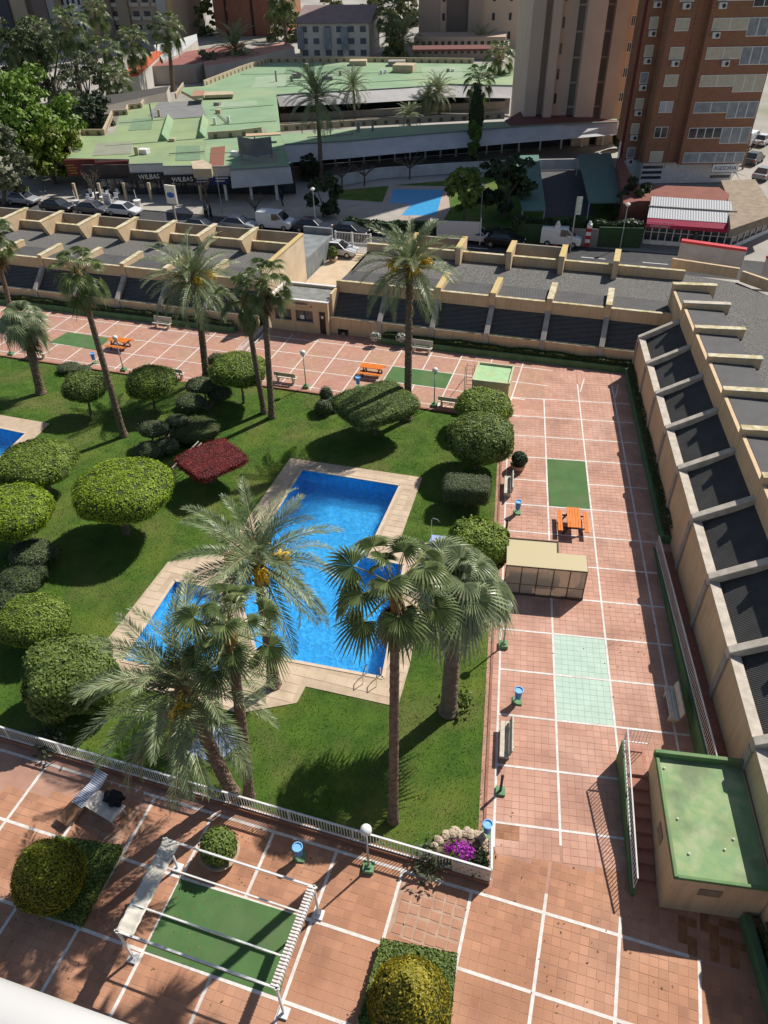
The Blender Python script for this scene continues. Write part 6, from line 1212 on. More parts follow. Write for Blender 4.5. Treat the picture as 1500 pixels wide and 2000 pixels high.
signboard([(128, 311), (188, 309)], 3.9, 2.0, MAR, lines=4, tm=YEL); signboard([(188, 315), (252, 312)], 3.9, 2.0, MAR, lines=4, tm=YEL)
# shopfronts below
A_, B_ = G(150, 395), G(566, 393); d = (B_-A_)/np.linalg.norm(B_-A_); bk = np.array([0, 3.2, 0])
wall2(mall, 'shop_back_wall', A_+bk, B_+bk, 0, 3.6, .2, mat('dark shop interior', (.05, .04, .04), (.08, .06, .05), .6, .8))
for k in range(17):
    P = A_+(B_-A_)*(k+.5)/17+[0, 2.6, 0]; wall2(mall, 'shop_window', P-d*.75, P+d*.75, .3, 2.1, .06, GLASS_DARK)
    if k % 2 == 0: Q = A_+(B_-A_)*k/17+[0, .3, 0]; MB().box((Q[0], Q[1], 1.1), (.3, .3, 2.2)).build('column', PAR if k < 12 else WHITE, mall)
# dark glazed front under the long curved fascia, with white columns
fp = [(560, 335), (700, 323), (850, 312), (1000, 300), (1205, 285)]
for a, b_ in zip(fp, fp[1:]):
    A_, B_ = G(*a)+[0, 2.5, 0], G(*b_)+[0, 2.5, 0]; wall2(mall, 'arcade_glazing', A_, B_, 0, 3.2, .1, GLASS_DARK)
    for k in range(5): Q = A_+(B_-A_)*(k+.3)/5-[0, 1.6, 0]; MB().box((Q[0], Q[1], 1.35), (.25, .25, 2.7)).build('column', WHITE, mall)
fp = [(548, 236), (640, 232), (760, 226), (880, 216), (985, 212)]
for a, b_ in zip(fp, fp[1:]): A_, B_ = G(*a), G(*b_); wall2(mall, 'court_wall', A_, B_, 0, 1.1, .25, mat('court parapet', (.42, .37, .31), (.36, .31, .26), .6, .85)); wall2(mall, 'court_glazing', A_+[0, 7, 0], B_+[0, 7, 0], 0, 2.9, .1, GLASS_DARK)
# membrane patches, laps and pipes on the roofs
PATCH = [mat('darker roof patch', (.17, .26, .155), (.145, .225, .13), .5, .9), mat('paler roof patch', (.30, .38, .255), (.26, .34, .22), .5, .9), mat('dusty roof patch', (.27, .28, .21), (.23, .24, .18), .5, .9)]
for k, q in enumerate((((260, 232), (300, 230), (296, 252), (250, 255)), ((420, 200), (500, 196), (503, 206), (421, 210)), ((440, 255), (520, 250), (522, 258), (442, 263)), ((560, 130), (690, 128), (690, 140), (555, 143)), ((820, 130), (900, 130), (905, 152), (830, 156)), ((190, 280), (260, 276), (255, 300), (180, 304)), ((345, 285), (390, 284), (392, 312), (343, 314)), ((500, 150), (560, 146), (556, 168), (490, 172)), ((470, 300), (540, 296), (545, 318), (470, 322)))): roofpoly('roof_patch', q, RZ+.045, PATCH[k % 3], RZ+.0)
for a, b_ in (((232, 240), (395, 228)), ((205, 285), (395, 270)), ((410, 215), (535, 205)), ((412, 245), (540, 236)), ((470, 145), (920, 140)), ((540, 170), (880, 152)), ((410, 300), (545, 292))): MB().bar(G(*a, RZ+.06), G(*b_, RZ+.06), .12, .05).build('roof_lap', PATCH[0], mall)
for a, b_ in (((330, 300), (400, 296)), ((560, 158), (650, 156)), ((425, 222), (447, 240)), ((640, 150), (700, 130)), ((600, 268), (690, 261))): MB().tube([G(*a, RZ+.2), G(*b_, RZ+.2)], .07, 6).build('roof_pipe', CONC, mall)
# roof parapets (slotted) and roof furniture
def slotted(px, z, h=.75, n=8):
    for a, b_ in zip(px, px[1:]):
        A_, B_ = G(*a, z), G(*b_, z); w_ = wall2(mall, 'parapet', A_, B_, z-.1, z+h, .22, PAR); L_ = np.linalg.norm(B_-A_); d = (B_-A_)/L_; k_ = max(2, int(L_/1.6)); nn = np.array([d[1], -d[0], 0]); x = MB()
        for k in range(k_): x.box(A_+d*L_*(k+.5)/k_+nn*.01+np.array([0, 0, h*.35]), (.5, .03, h*.6), math.atan2(d[1], d[0]))
        tag(x.build('parapet_slots', PARD, w_), kind='stuff')
slotted([(140, 300), (160, 264), (205, 264), (222, 226)], RZ); slotted([(222, 226), (250, 224), (252, 214), (278, 211), (283, 203)], RZ); slotted([(345, 192), (360, 170)], RZ); slotted([(400, 168), (470, 140), (522, 122)], RZ, .9); slotted([(522, 122), (650, 121), (770, 122), (925, 124)], RZ, .9); slotted([(548, 256), (700, 246), (850, 238), (985, 231)], RZ, .8); slotted([(407, 272), (465, 268), (512, 262)], RZ, .9)
roofpoly('penthouse', [(375, 188), (398, 186), (400, 176), (378, 176)], RZ+1.3, mat('terracotta box', (.36, .2, .13), None)); roofpoly('roof_box', [(400, 186), (455, 184), (455, 178), (402, 179)], RZ+.7, PAR)
roofpoly('timber_pergola', [(480, 266), (548, 262), (548, 258), (480, 261)], RZ+1.0, mat('salmon battens', (.55, .38, .25), (.46, .31, .2), 3, .8), RZ+.85)
roofpoly('red_roof_strip', [(408, 328), (437, 325), (440, 285), (412, 288)], RZ+.06, mat('red brown roof', (.22, .09, .06), None), RZ)
for (px_, py_, s_, h) in ((425, 206, 1.0, .5), (427, 222, .8, .6), (420, 243, .4, .9), (447, 240, .4, .9), (337, 276, .8, .4), (268, 303, .5, 1.0), (282, 300, 1.3, .6), (460, 305, 1.0, .6), (475, 300, .8, .7), (600, 140, .6, 1.4), (580, 152, 1.8, .8), (570, 160, .5, 1.0), (610, 150, .6, 1.0), (665, 148, .5, .9), (640, 155, 2.0, .6), (700, 127, 3.5, .9), (775, 128, 3.4, .9), (790, 140, 4.0, 1.3), (745, 145, .5, .7), (752, 144, .5, .7), (875, 140, .6, .5), (884, 140, .6, .5), (700, 257, .5, 1.2), (728, 256, .3, 1.4), (298, 234, .2, 2.2), (312, 228, .4, 1.0), (540, 160, .3, 1.8)):
    P = G(px_, py_, RZ); bevel(MB().box((P[0], P[1], RZ+h/2), (s_, s_*.8, h), random.uniform(-.2, .2)).build('roof_unit', random.choice([PAR, CONC, WHITE, mat('grey box', (.22, .23, .22), None)]), mall), .03)
for a, b_ in (((318, 275), (330, 235)), ((392, 270), (398, 235))): A_, B_ = G(*a, RZ), G(*b_, RZ); x = MB(); d = (B_-A_)/np.linalg.norm(B_-A_); n_ = np.array([-d[1], d[0], 0]); x.add([A_-n_*.7, A_+n_*.7, A_+[0, 0, .9], B_-n_*.7, B_+n_*.7, B_+[0, 0, .9]], [(0, 2, 1), (3, 4, 5), (0, 3, 5, 2), (1, 2, 5, 4), (0, 1, 4, 3)]); x.build('ridge_skylight', GR, mall)
P = G(500, 300, RZ+.5); x = MB(); x.add([P+[-2.2, 0, 0], P+[0, -.9, -.1], P+[0, -.9, 1.9], P+[-2.2, 0, 2.0]], [(0, 1, 2, 3)]); x.add([P+[0, -.9, -.1], P+[2.2, 0, 0], P+[2.2, 0, 2.0], P+[0, -.9, 1.9]], [(0, 1, 2, 3)])
for a in (-2, 0, 2): x.bar(P+[a, .15, -1.6], P+[a, .15, 1.9], .12)
x.build('rear_of_sign', mat('grey sheet back', (.2, .2, .2), (.15, .15, .15), 1, .7), mall)
MB().prism([xy(G(*q, RZ+1.2)) for q in ((372, 312), (395, 308), (413, 318), (412, 326), (376, 326))], RZ, RZ+1.0).build('stone_ornament', PAR, mall)
# ---- white awnings, pots, terrace furniture and street signs in front of the shops
PLW = mat('white plastic', (.72, .72, .72), None, rough=.4)
def chair(P, rz, lab):
    r = thing('terrace_chair', lab, 'chair', P, rz, 'white terrace chairs'); MB().box((0, 0, .44), (.46, .46, .05)).build('seat', PLW, r, world=False); MB().box((0, .22, .7), (.46, .05, .5)).build('backrest', PLW, r, world=False)
    for a in (-.2, .2):
        for b_ in (-.2, .2): MB().box((a, b_, .21), (.04, .04, .42)).build('leg', PLW, r, world=False)
    return r
pr_ = None
for k in range(16):
    P = at_g(168+random.uniform(0, 72), 372+random.uniform(0, 34), .09); lab = 'white plastic chair on the cafe terrace under the maroon signs'
    if pr_ is None: pr_ = chair(P, 0, lab)
    else: copy_tree(pr_, P, random.uniform(0, 6), lab)
for k in range(5):
    P = at_g(175+14*k, 380+4*(k % 3)*2, .09); r = thing('terrace_table', 'small round white table on the cafe terrace', 'table', P, 0, 'white terrace tables'); MB().lathe((0, 0, .7), [(.4, 0), (.42, .03), (.4, .05)], 14).build('table_top', PLW, r, world=False); MB().tube([(0, 0, 0), (0, 0, .7)], .04, 6).build('leg', PLW, r, world=False)
for (px_, lab) in ((152, 'white flower pot with a stake, left of the cafe terrace'), (270, 'white flower pot with a stake, right of the cafe terrace')):
    P = at_g(px_, 404, .09); r = thing('flower_pot', lab, 'flower pot', P, 0, 'white street flower pots'); MB().lathe((0, 0, 0), [(.3, 0), (.42, .75), (.48, .8), (.38, .8)], 12).build('pot', WHITE, r, world=False); MB().tube([(0, 0, .6), (-.1, 0, 2.0)], .04, 5).build('stake', WHITE, r, world=False)
P = at_g(214, 410, .09); ab = thing('pavement_board', 'white lettered board standing on the pavement before the cafe', 'sign', P, A8); MB().box((0, 0, 1.0), (1.0, .12, 1.9)).build('board', WHITE, ab, world=False)
x = MB(); [x.box((random.uniform(-.15, .15), -.07, 1.6-.28*k), (random.uniform(.4, .7), .01, .09)) for k in range(5)]; x.build('lettering', mat('grey lettering', (.25, .25, .27), None), ab, world=False)
P = at_g(345, 436); ps = thing('pylon_sign', 'cream pylon sign with a blue emblem above the arcade parapet', 'sign', P, A8-.15); MB().box((0, 0, 1.5), (.2, .2, 3)).build('post', CONC, ps, world=False); MB().box((0, 0, 3.2), (1.4, .25, 2.0)).build('panel', mat('cream sign panel', (.68, .64, .54), None, rough=.5), ps, world=False)
x = MB(); x.add([(-.5, -.14, 3.0), (-.1, -.14, 2.85), (.5, -.14, 3.0), (.55, -.14, 3.35), (.1, -.14, 3.5), (-.45, -.14, 3.4)], [(0, 1, 2, 3, 4, 5)]); x.build('emblem', mat('royal blue', (.05, .12, .42), None), ps, world=False)
def pole(label, base, top, r0=.05, head=True, arm=0):
    B = at_g(*base); K = over(*top, B); r = thing('street_lamp', label, 'street lamp', B, 0, 'street lamps'); h = max(2.5, K[2]); MB().tube([(0, 0, 0), (0, 0, h)], [r0*1.3, r0*.8], 8).build('pole', POLE, r, world=False)
    if head: MB().lathe((arm, 0, h), [(.06, -.05), (.22, .05), (.26, .2), (.1, .32)], 12).build('lantern', GLOBE, r, world=False)
pole('street lamp beside the dark round tree', (617, 452), (616, 372)); pole('street lamp right of the striped pillars', (1211, 484), (1222, 402)); pole('street lamp in front of the second pool trees', (938, 440), (936, 365)); pole('bare pole in front of the black shop signs', (435, 420), (432, 340), .05, False)
P = at_g(1113, 492); bn = thing('banner_pole', 'tall pole with a faded vertical banner behind the arcade', 'banner', P); MB().tube([(0, 0, 0), (0, 0, 5.5)], .06, 8).build('pole', POLE, bn, world=False); MB().box((.28, 0, 4.6), (.5, .06, 1.7)).build('banner', mat('faded banner', (.55, .60, .52), (.35, .45, .40), 3, .7), bn, world=False)
hb = thing('street_hoarding', 'plain white hoarding standing on the near pavement', 'hoarding', at_g(895, 478)); wall2(hb, 'panel', G(852, 474), G(935, 477), .4, 2.3, .1, mat('hoarding white', (.55, .55, .56), None)); MB().box(tuple(G(937, 478)+[0, 0, 1.4]), (.1, .1, 2.8)).build('post', WHITE_METAL, hb)
# ---- people
def person(label, P, rz, top, legs, stride=.22):
    r = thing('person', label, 'person', P, rz, 'people on the pavement'); J = [(0, 0, .95), (0, 0, 1.2), (0, 0, 1.42), (0, 0, 1.53), (0, .02, 1.68), (.1, 0, .9), (.11, stride*.6, .5), (.11, stride*.3, .08), (.11, stride*.3+.14, .03), (-.1, 0, .9), (-.11, -stride*.2, .5), (-.11, -stride, .1), (-.11, -stride+.13, .03), (.2, 0, 1.38), (.26, -.06, 1.1), (.27, .06, .85), (-.2, 0, 1.38), (-.26, .08, 1.1), (-.27, .18, .87)]
    E_ = [(0, 1), (1, 2), (2, 3), (3, 4), (0, 5), (5, 6), (6, 7), (7, 8), (0, 9), (9, 10), (10, 11), (11, 12), (2, 13), (13, 14), (14, 15), (2, 16), (16, 17), (17, 18)]; rad = [.15, .15, .15, .06, .1, .1, .075, .05, .045, .1, .075, .05, .045, .075, .055, .04, .075, .055, .04]
    me = bpy.data.meshes.new('body'); me.from_pydata(J, E_, []); o = link('body', me, r, False); o.modifiers.new('skin', 'SKIN'); sv = me.skin_vertices[0].data if me.skin_vertices else None
    if sv is None:
        bm = bmesh.new(); bm.from_mesh(me); bm.verts.layers.skin.verify(); bm.to_mesh(me); bm.free(); sv = me.skin_vertices[0].data
    for k, v in enumerate(rad): sv[k].radius = (v, v*.85)
    sv[0].use_root = True; sb = o.modifiers.new('sub', 'SUBSURF'); sb.levels = sb.render_levels = 1; me.materials.append(top)
    x = MB()
    for s_, yy in ((1, stride*.6), (-1, -stride*.2)): x.tube([(s_*.1, 0, .95), (s_*.11, yy, .5), (s_*.11, stride*.3 if s_ > 0 else -stride, .1)], [.125, .095, .075], 8)
    x.build('trousers', legs, r, world=False); MB().ball((0, .01, 1.73), .105, 10, 7).build('hair', mat('dark hair', (.03, .02, .015), None), r, world=False, smooth=True)
    MB().ball((0, .05, 1.66), .092, 10, 7).build('face', mat('skin', (.45, .28, .2), None, rough=.6), r, world=False, smooth=True)
DKC = mat('dark clothing', (.02, .022, .03), None, rough=.9); GYC = mat('grey clothing', (.1, .1, .11), None, rough=.9)
person('person in dark clothes walking on the pavement right of the shops', at_g(552, 402, .09), 1.2, DKC, mat('dark jeans', (.03, .04, .08), None)); person('person in dark clothes standing behind the pylon sign, left of a pair', at_g(404, 428, .09), .3, GYC, DKC, .1); person('person in black standing behind the pylon sign, right of a pair', at_g(413, 426, .09), 2.2, DKC, DKC, .12); person('person in grey at the supermarket front', at_g(1353, 486), 2.8, GYC, mat('dark jeans', ()), .15)

# ---- town buildings at the top of the view
def block(label, px0, px1, py, depth, h, m, rows, cols, wm, name='apartment_block', wsz=(.5, .45), z0=1.5, e=None, cat='building', balcony=None):
    A_, B_ = G(px0, py), G(px1, py); d = (B_-A_)/np.linalg.norm(B_-A_); bk = np.array([-d[1], d[0], 0])*depth; r = thing(name, label, cat, A_*[1, 1, 0]); W = np.linalg.norm(B_-A_); x = MB(); x.hexa([A_, B_, B_+bk, A_+bk], [p_+[0, 0, h] for p_ in (A_, B_, B_+bk, A_+bk)]); x.build('wall', m, r); an = math.atan2(d[1], d[0]); nn = np.array([d[1], -d[0], 0])
    if rows:
        cw, ch = W/cols, (h-z0)/rows; wme = MB().box((0, 0, 0), (cw*wsz[0], .12, ch*wsz[1])).mesh('window', wm); 
        if balcony: bme = MB().box((0, -.3, 0), (cw*.86, .7, ch*.28)).mesh('balcony', balcony)
        for i in range(rows):
            for j in range(cols):
                P = A_+d*cw*(j+.5)+nn*.02+np.array([0, 0, z0+ch*(i+.5)]); o = link('window', wme, r); o.location = P; o.rotation_euler = (0, 0, an)
                if balcony: o = link('balcony', bme, r); o.location = P-[0, 0, ch*.32]; o.rotation_euler = (0, 0, an)
    return r, A_, d, nn, W
WG = mat('distant window glass', (.05, .055, .06), None, rough=.15)
t1, A_, d, nn, W = block('tan and grey ribbed tower block at the top left corner', -60, 130, 78, 25, 75, mat('tan tower render', (.52, .40, .26), (.47, .36, .23), .1, .85), 18, 5, WG, wsz=(.12, .4))
for a, b_, m_, o in ((.40, .52, mat('slate panel', (.09, .09, .10), None), .6), (.56, .70, mat('tan tower render', ()), 1.2), (.70, .76, mat('brown panel', (.20, .13, .10), None), .5), (.76, .90, mat('mauve panel', (.24, .17, .14), None), .9), (.92, .99, mat('pale grey panel', (.42, .38, .35), None), 1.6)): x = MB(); P0, P1 = A_+d*W*a, A_+d*W*b_; x.hexa([P0+nn*o, P1+nn*o, P1, P0], [p_+[0, 0, 75] for p_ in (P0+nn*o, P1+nn*o, P1, P0)]); x.build('rib', m_, t1)
block('small white house with arched windows behind the palms at upper left', 134, 176, 76, 12, 11, mat('white house render', (.70, .68, .64), None), 3, 4, WG, 'white_house', (.45, .5))
t2, A_, d, nn, W = block('beige and brown balconied tower block at the top left', 204, 350, 78, 22, 75, mat('brown beige render', (.48, .38, .28), (.43, .34, .25), .1, .85), 22, 7, WG, wsz=(.55, .4), balcony=mat('balcony parapet', (.55, .46, .36), None))
for a, b_, m_, o in ((0, .2, mat('dull brown panel', (.23, .17, .13), None), 1.0), (.28, .42, mat('tan panel', (.36, .27, .18), None), 1.2), (.80, .93, mat('pale stone panel', (.50, .46, .40), None), 1.2), (.94, 1.0, mat('ochre edge', (.55, .38, .18), None), 1.6)): x = MB(); P0, P1 = A_+d*W*a, A_+d*W*b_; x.hexa([P0+nn*o, P1+nn*o, P1, P0], [p_+[0, 0, 75] for p_ in (P0+nn*o, P1+nn*o, P1, P0)]); x.build('rib', m_, t2)
t3, A_, d, nn, W = block('dark brown brick tower block at the top centre', 424, 528, 70, 25, 80, mat('dark brown brick', (.30, .125, .08), (.26, .105, .065), .3, .85), 22, 6, mat('small brown shutter', (.30, .17, .12), None), wsz=(.16, .28))
for a in (.2, .68): x = MB(); P0, P1 = A_+d*W*a, A_+d*W*(a+.05); x.hexa([P0+nn*.05, P1+nn*.05, P1, P0], [p_+[0, 0, 80] for p_ in (P0+nn*.05, P1+nn*.05, P1, P0)]); x.build('recess_shade_strip', mat('painted recess shade', (.06, .03, .025), None), t3)  # raised dark strips, the shade of recesses put into their colour
block('red brick side wing with white balconies beside the dark brown tower', 528, 556, 69, 20, 80, mat('orange brick', (.36, .16, .09), None), 22, 2, WG, wsz=(.5, .4), balcony=mat('white balcony', (.6, .58, .55), None))
wh, A_, d, nn, W = block('cream three-storey house with a mauve roof in the top centre', 587, 722, 117, 16, 7.6, mat('cream house render', (.74, .68, .55), (.68, .62, .5), .3, .85), 3, 6, mat('house window', (.14, .16, .18), None, rough=.2), 'town_house', (.5, .5), .3)
x = MB(); q = [A_-d*.6+nn*.6, A_+d*(W+.6)+nn*.6, A_+d*(W+.6)-nn*10, A_-d*.6-nn*10]; x.hexa([p_+[0, 0, 7.6] for p_ in q], [q[0]+[0, 0, 7.8], q[1]+[0, 0, 7.8], q[2]+[0, 0, 10.5], q[3]+[0, 0, 10.5]]); x.build('roof', mat('mauve tile roof', (.30, .22, .20), (.25, .18, .165), .6, .85), wh)
for s0 in (.03, .42, .66): P = A_+d*W*s0+nn*.4; x = MB(); x.box(tuple(P+[0, 0, 4.6]), (W*.09, .9, 4.4), math.atan2(d[1], d[0])); x.build('glazed_bay', mat('bay glazing', (.36, .38, .38), (.25, .27, .28), .8, .4), wh)
t4, A_, d, nn, W = block('pink-beige tower block with stair recess at the top right of centre', 818, 1040, 100, 22, 80, mat('pink beige block', (.62, .47, .35), (.57, .43, .32), .1, .85), 20, 7, WG, wsz=(.16, .4))
for a, b_, m_, o in ((.0, .18, mat('dusty pink render', (.42, .31, .24), None), .7), (.24, .42, mat('grey brown recess', (.17, .135, .11), None), .3), (.43, .55, mat('dusty pink render', ()), 1.1)): x = MB(); P0, P1 = A_+d*W*a, A_+d*W*b_; x.hexa([P0+nn*o, P1+nn*o, P1, P0], [p_+[0, 0, 80] for p_ in (P0+nn*o, P1+nn*o, P1, P0)]); x.build('rib', m_, t4)
pod = block('low arcaded podium with a maroon roof below the pink-beige tower', 808, 985, 116, 10, 4.6, mat('podium render', (.44, .33, .25), None), 1, 14, WG, 'podium_building', (.5, .6), .4)
P0 = G(808, 116); x = MB(); x.prism([xy(G(*q, 4.7)) for q in ((806, 100), (985, 98), (985, 90), (806, 92))], 4.6, 5.0); x.build('roof', mat('maroon terrace', ()), pod[0])
rr = thing('red_roof_building', 'low building with a bright red-orange roof among the palms at upper left', 'building', at_g(260, 165)); q = [G(*k, 4) for k in ((233, 150), (270, 148), (318, 104), (305, 100))]; x = MB(); x.prism([xy(p_) for p_ in q], 0, 3.9); x.build('wall', mat('pale shop render', (.5, .47, .42), None), rr); x = MB(); x.prism([xy(p_) for p_ in q], 3.92, 4.2); x.build('roof', mat('orange red roof', (.55, .13, .06), (.48, .11, .05), .4, .7), rr)
for lab, q, z, m_ in (('maroon roofed low building in front of the dark brown tower', ((250, 118), (420, 92), (480, 84), (470, 105), (380, 125), (250, 132)), 3.5, mat('dusty red roof', (.30, .12, .10), (.24, .10, .085), .2, .85)), ('white flat building with a green roof edge near the top left', ((300, 88), (345, 78), (384, 66), (386, 78), (345, 108), (318, 118)), 4.0, mat('white flat roof', (.55, .55, .53), (.45, .46, .44), .3, .8)), ('low grey building with dark flat roof left of the green roofs', ((180, 190), (330, 168), (325, 180), (200, 208)), 3.2, mat('dark flat roof', (.07, .065, .06), None)), ('low salmon building with a patio behind the date palm', ((395, 118), (500, 92), (560, 82), (575, 92), (470, 118), (400, 130)), 3.4, mat('salmon roof', (.46, .24, .18), (.38, .2, .15), .2, .85))):
    x = MB(); x.prism([xy(G(*k, z)) for k in q], 0, z); o = x.build('low_building', [m_, mat('low building wall', (.5, .45, .38), (.42, .38, .32), .3, .85)]); 
    for pl in o.data.polygons: pl.material_index = 0 if abs(pl.normal.z) > .5 else 1
    tag(o, lab, 'building')
for lab, q in (('white canvas awning among the trees, left of two', ((100, 200), (152, 196), (150, 208), (104, 213))), ('white canvas awning among the trees, right of two', ((168, 190), (212, 188), (220, 204), (176, 207)))): x = MB(); pts = [G(*k, 3) for k in q]; x.prism([xy(p_) for p_ in pts], 2.9, 3.0); o = x.build('awning', WHITE); tag(o, lab, 'awning')

# ---- trees and palms of the town
def far_crown(kind, n, seed):
    r = random.Random(seed); lib = {'date': DF, 'fan': FFm}[kind]; Vs, Fs, Ms, off = [], [], [], 0
    for k in range(n):
        f = k/(n-1); ki = max(0, min(8, int(round(f*8+r.uniform(-.4, .4))))); me = lib[ki][k % 2]; M_ = (Matrix.Translation((0, 0, .15-.3*f)) @ Euler((r.uniform(-.2, .2), 0, 2.4*k)).to_matrix().to_4x4()); nv = len(me.vertices); co = np.empty(nv*3, np.float32); me.vertices.foreach_get('co', co); co = co.reshape(-1, 3)@np.array(M_.to_3x3()).T+np.array(M_.translation)
        for p_ in me.polygons: Fs.append(tuple(i+off for i in p_.vertices)); Ms.append(p_.material_index)
        Vs.append(co); off += nv
    me = bpy.data.meshes.new('crown'); me.from_pydata(np.concatenate(Vs).tolist(), [], Fs); [me.materials.append(m_) for m_ in {'date': DATE, 'fan': FAN}[kind]]; me.polygons.foreach_set('material_index', Ms); me.update(); return me
FC = {'date': far_crown('date', 44, 1), 'fan': far_crown('fan', 26, 2)}
def far_palm(label, base, crown, kind, s=1.0):
    B = at_g(*base); K = over(*crown, B); r = thing('date_palm' if kind == 'date' else 'fan_palm', label, 'palm tree', B, 0, 'palms in the town'); MB().tube([(0, 0, -.1), tuple((K-B)*.5+[.1, 0, 0]), tuple(K-B)], [.26*s, .2*s, .17*s], 8).build('trunk', PBARK, r, world=False); o = link('crown', FC[kind], r, False); o.location = Vector(K-B); o.scale = (s, s, s); o.rotation_euler = (0, 0, random.uniform(0, 6))
far_palm('dark date palm standing against the green roofs beside the grey fascia', (627, 352), (618, 190), 'date', 1.35)
for b_, c, k, s, l in (((693, 236), (690, 168), 'date', 1.0, 'small date palm in the shopping centre court'), ((838, 225), (836, 190), 'date', .9, 'left one of two low date palms in the shopping centre court'), ((858, 224), (856, 180), 'date', 1.1, 'right one of two low date palms in the shopping centre court'), ((940, 245), (935, 160), 'fan', 1.5, 'fan palm behind the dark cypress'), ((973, 190), (975, 115), 'fan', 1.8, 'tall fan palm on the green roof beside the ribbed tower'), ((942, 110), (943, 92), 'date', 1.6, 'date palm in front of the podium'), ((338, 178), (326, 60), 'fan', 2.0, 'tall fan palm beside the red-roofed building'), ((268, 190), (258, 88), 'fan', 2.0, 'fan palm in front of the red-roofed building'), ((215, 205), (205, 108), 'fan', 2.0, 'fan palm left of the red-roofed building'), ((232, 215), (226, 160), 'fan', 1.8, 'low fan palm by the roof parapet'), ((160, 205), (136, 55), 'fan', 2.2, 'tallest fan palm in the upper left grove'), ((100, 200), (70, 75), 'fan', 2.2, 'fan palm deep in the upper left grove'), ((60, 215), (30, 95), 'fan', 2.0, 'fan palm at the left of the upper left grove'), ((188, 120), (186, 25), 'fan', 2.0, 'fan palm before the white house'), ((462, 140), (460, 98), 'date', 2.0, 'bushy date palm beyond the slotted parapet'), ((562, 112), (549, -8), 'fan', 2.2, 'tall thin palm before the dark brown tower'), ((790, 118), (786, 78), 'date', 2.0, 'date palm right of the cream house'), ((765, 112), (762, 30), 'fan', 2.2, 'tall palm right of the cream house'), ((800, 250), (798, 228), 'date', .8, 'low palm in a planter of the shopping centre court')): far_palm(l, b_, c, k, s)
def tree(label, base, cen, rx, rz, m, nc=60, per=90, ls=.3, group='trees of the town', h=None, holes=.35):
    B = at_g(*base); K = over(*cen, B); s = mpp(K); R = rx*s; r = thing('broadleaf_tree', label, 'tree', B, 0, group); d = rng.normal(0, 1, (nc, 3)); d /= np.linalg.norm(d, axis=1)[:, None]; C0 = d*np.array([R, R, rz])*rng.uniform(.35, 1.0, (nc, 1))**.6; cr = R*rng.uniform(.16, .32, nc)
    e = rng.normal(0, 1, (nc, per, 3)); e /= np.linalg.norm(e, axis=2)[:, :, None]; e[:, :, 2] = np.abs(e[:, :, 2])*.9-.15; P = (C0[:, None]+e*cr[:, None, None]*rng.uniform(.6, 1.1, (nc, per, 1))).reshape(-1, 3); V, Fq = leaves(P, e.reshape(-1, 3), ls, .9); o = link('crown', npmesh('crown', V, Fq, [m]), r, False); o.location = Vector(K-B)
    x = MB(); top = Vector(K-B); x.tube([(0, 0, -.1), top*.35+Vector((.1, 0, 0)), top*.75], [R*.09, R*.07, R*.04], 8)
    for k in range(7): x.tube([top*.5, top*.5+(Vector(C0[k])+top*.5)*.5, Vector(C0[k])+top], [R*.045, R*.03, R*.012], 5)
    x.build('trunk', BARK, r, world=False); return r
BRG = leafmat('bright green leaves', (.16, .26, .03), (.10, .18, .02)); GRO = leafmat('grey olive leaves', (.175, .195, .105), (.12, .14, .075)); DKT = leafmat('dark evergreen leaves', (.045, .07, .025), (.03, .05, .02))
tree('bright green tree at the left edge in front of the grove', (60, 345), (40, 232), 95, 5.5, BRG, 90, 110, .42); tree('yellow-green tree left of the maroon signs', (105, 360), (92, 295), 62, 3.6, leafmat('yellow green tree', (.17, .21, .02), (.10, .15, .014)), 60, 100, .36); tree('drooping grey tree cut off by the left edge', (8, 400), (2, 310), 52, 4.2, GRO, 60, 100, .34)
for b_, c, rx, rz, m_, l in (((110, 205), (98, 130), 62, 6.5, GRO, 'tall grey-olive tree in the middle of the grove'), ((55, 215), (42, 120), 58, 7, leafmat('deep olive leaves', (.06, .085, .028), (.04, .06, .02)), 'tall olive-green tree at the left of the grove'), ((180, 215), (165, 165), 42, 5, GRO, 'grey-olive tree at the right of the grove'), ((195, 262), (185, 225), 36, 3, DKT, 'dark shrubby tree by the slotted parapet'), ((150, 250), (140, 215), 38, 3, GRO, 'thin grey tree in front of the awnings'), ((408, 150), (405, 133), 34, 3, GRO, 'round grey bush tree behind the slotted parapet'), ((372, 158), (368, 148), 22, 2.5, DKT, 'small dark tree next to the terracotta box'), ((630, 425), (632, 382), 33, 2.2, DKT, 'dark round-clipped tree beside the street lamp'), ((608, 352), (606, 325), 20, 2.0, DKT, 'dark bush at the foot of the dark date palm'), ((905, 440), (906, 370), 34, 2.6, MIDG, 'mid-green tree right of the second pool'), ((985, 425), (988, 362), 52, 3.4, DKT, 'large dark round tree beside the carport'), ((1240, 440), (1238, 395), 32, 2.4, DKT, 'dark tree left of the supermarket'), ((935, 330), (926, 270), 12, 2.2, MIDG, 'ivy-like green tree at the foot of the cypress')): tree(l, b_, c, rx, rz, m_, 46, 90, .32)
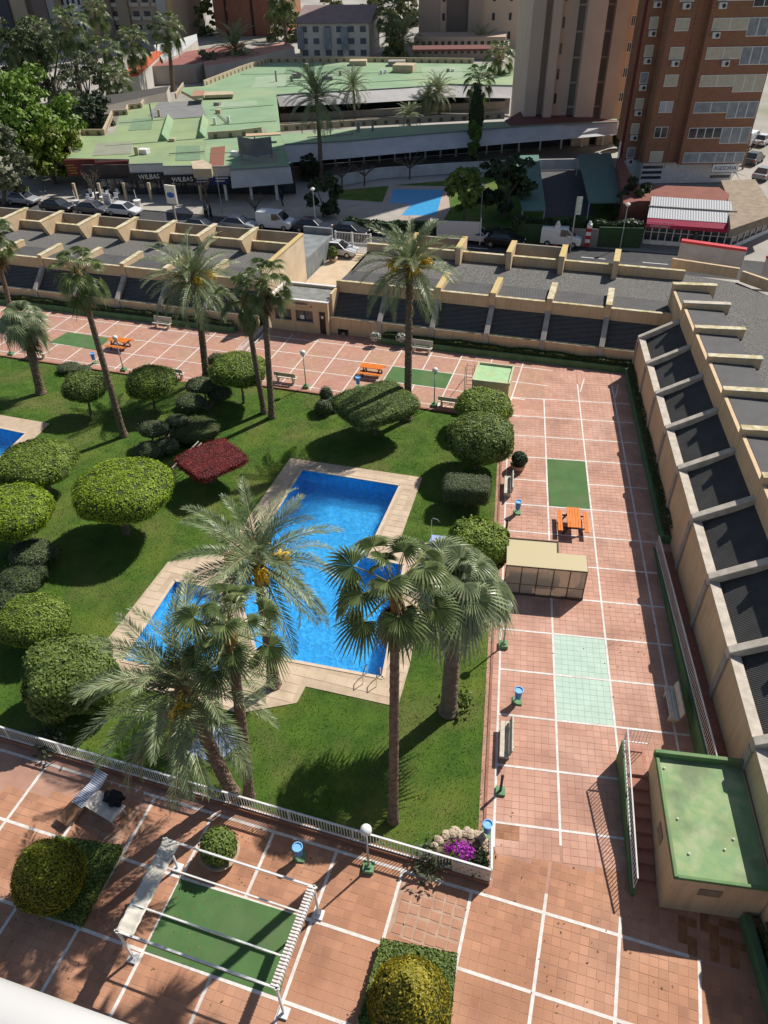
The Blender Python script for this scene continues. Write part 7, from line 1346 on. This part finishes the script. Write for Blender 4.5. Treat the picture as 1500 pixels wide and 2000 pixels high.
for b_, c, l in (((925, 318), (922, 240), 'slim dark cypress in front of the long grey fascia'), ((1207, 290), (1212, 262), 'small dark cypress beside the brick tower')):
    B = at_g(*b_); K = over(*c, B); r = thing('cypress', l, 'tree', B, 0, 'cypresses'); h = K[2]; o = link('crown', crown_mesh('crown', (.95, .95, h*.95), 2.1, DKT, 2500, .22, -1, .1), r, False); o.location = (0, 0, h); MB().tube([(0, 0, -.1), (0, 0, 1.5)], .15, 6).build('trunk', BARK, r, world=False)
for k, (px_, py_, w_) in enumerate(((560, 50, 90), (640, 20, 60), (740, 30, 70), (800, 20, 60), (400, 40, 40), (90, 30, 70), (190, 30, 40), (770, 95, 40))): tree(['pale green street tree behind the cream house roof', 'street tree left of the mauve roof', 'street tree right of the mauve roof', 'pale tree beside the pink-beige tower', 'pale tree between the two top-left towers', 'tree at the foot of the ribbed tower block', 'tree behind the small white house', 'yellow-green bush right of the cream house'][k], (px_, py_+30), (px_, py_), w_*.5, 6, leafmat('pale spring leaves', (.17, .19, .07), (.12, .14, .05)), 40, 60, .7)
def bare_tree(label, base, top_py, sp):
    B = at_g(*base); h = max(2.0, over(base[0], top_py, B)[2]); r = thing('bare_tree', label, 'tree', B, 0, 'bare street trees'); x = MB(); x.tube([(0, 0, -.1), (.05, 0, h*.45)], [.13, .1], 7)
    for k in range(9):
        a = 6.28*k/9+random.uniform(-.3, .3); e = Vector((math.cos(a)*sp, math.sin(a)*sp, h*random.uniform(.75, 1.0))); m_ = Vector((e.x*.45, e.y*.45, h*.65)); x.tube([(.05, 0, h*.43), m_, e], [.07, .05, .015], 5)
        for q in range(4): f = m_.lerp(e, random.uniform(.2, .9)); x.tube([f, f+Vector((random.uniform(-.6, .6), random.uniform(-.6, .6), random.uniform(.1, .6)))], [.02, .008], 4)
    x.build('trunk', BARK, r, world=False)
for b_, ty, sp, l in (((668, 365), 322, 1.6, 'bare tree at the left end of the white garden wall'), ((712, 362), 320, 1.6, 'bare tree in front of the white garden wall'), ((800, 350), 300, 2.4, 'wide bare tree behind the second pool'), ((500, 428), 380, 1.2, 'thin bare street tree near the white van'), ((405, 398), 345, .8, 'bare tree trunk before the navy signboard'), ((190, 400), 330, 1.0, 'leaning bare trunk on the cafe terrace'), ((1450, 330), 250, 2.5, 'bare street tree right of the brick tower')): bare_tree(l, b_, ty, sp)
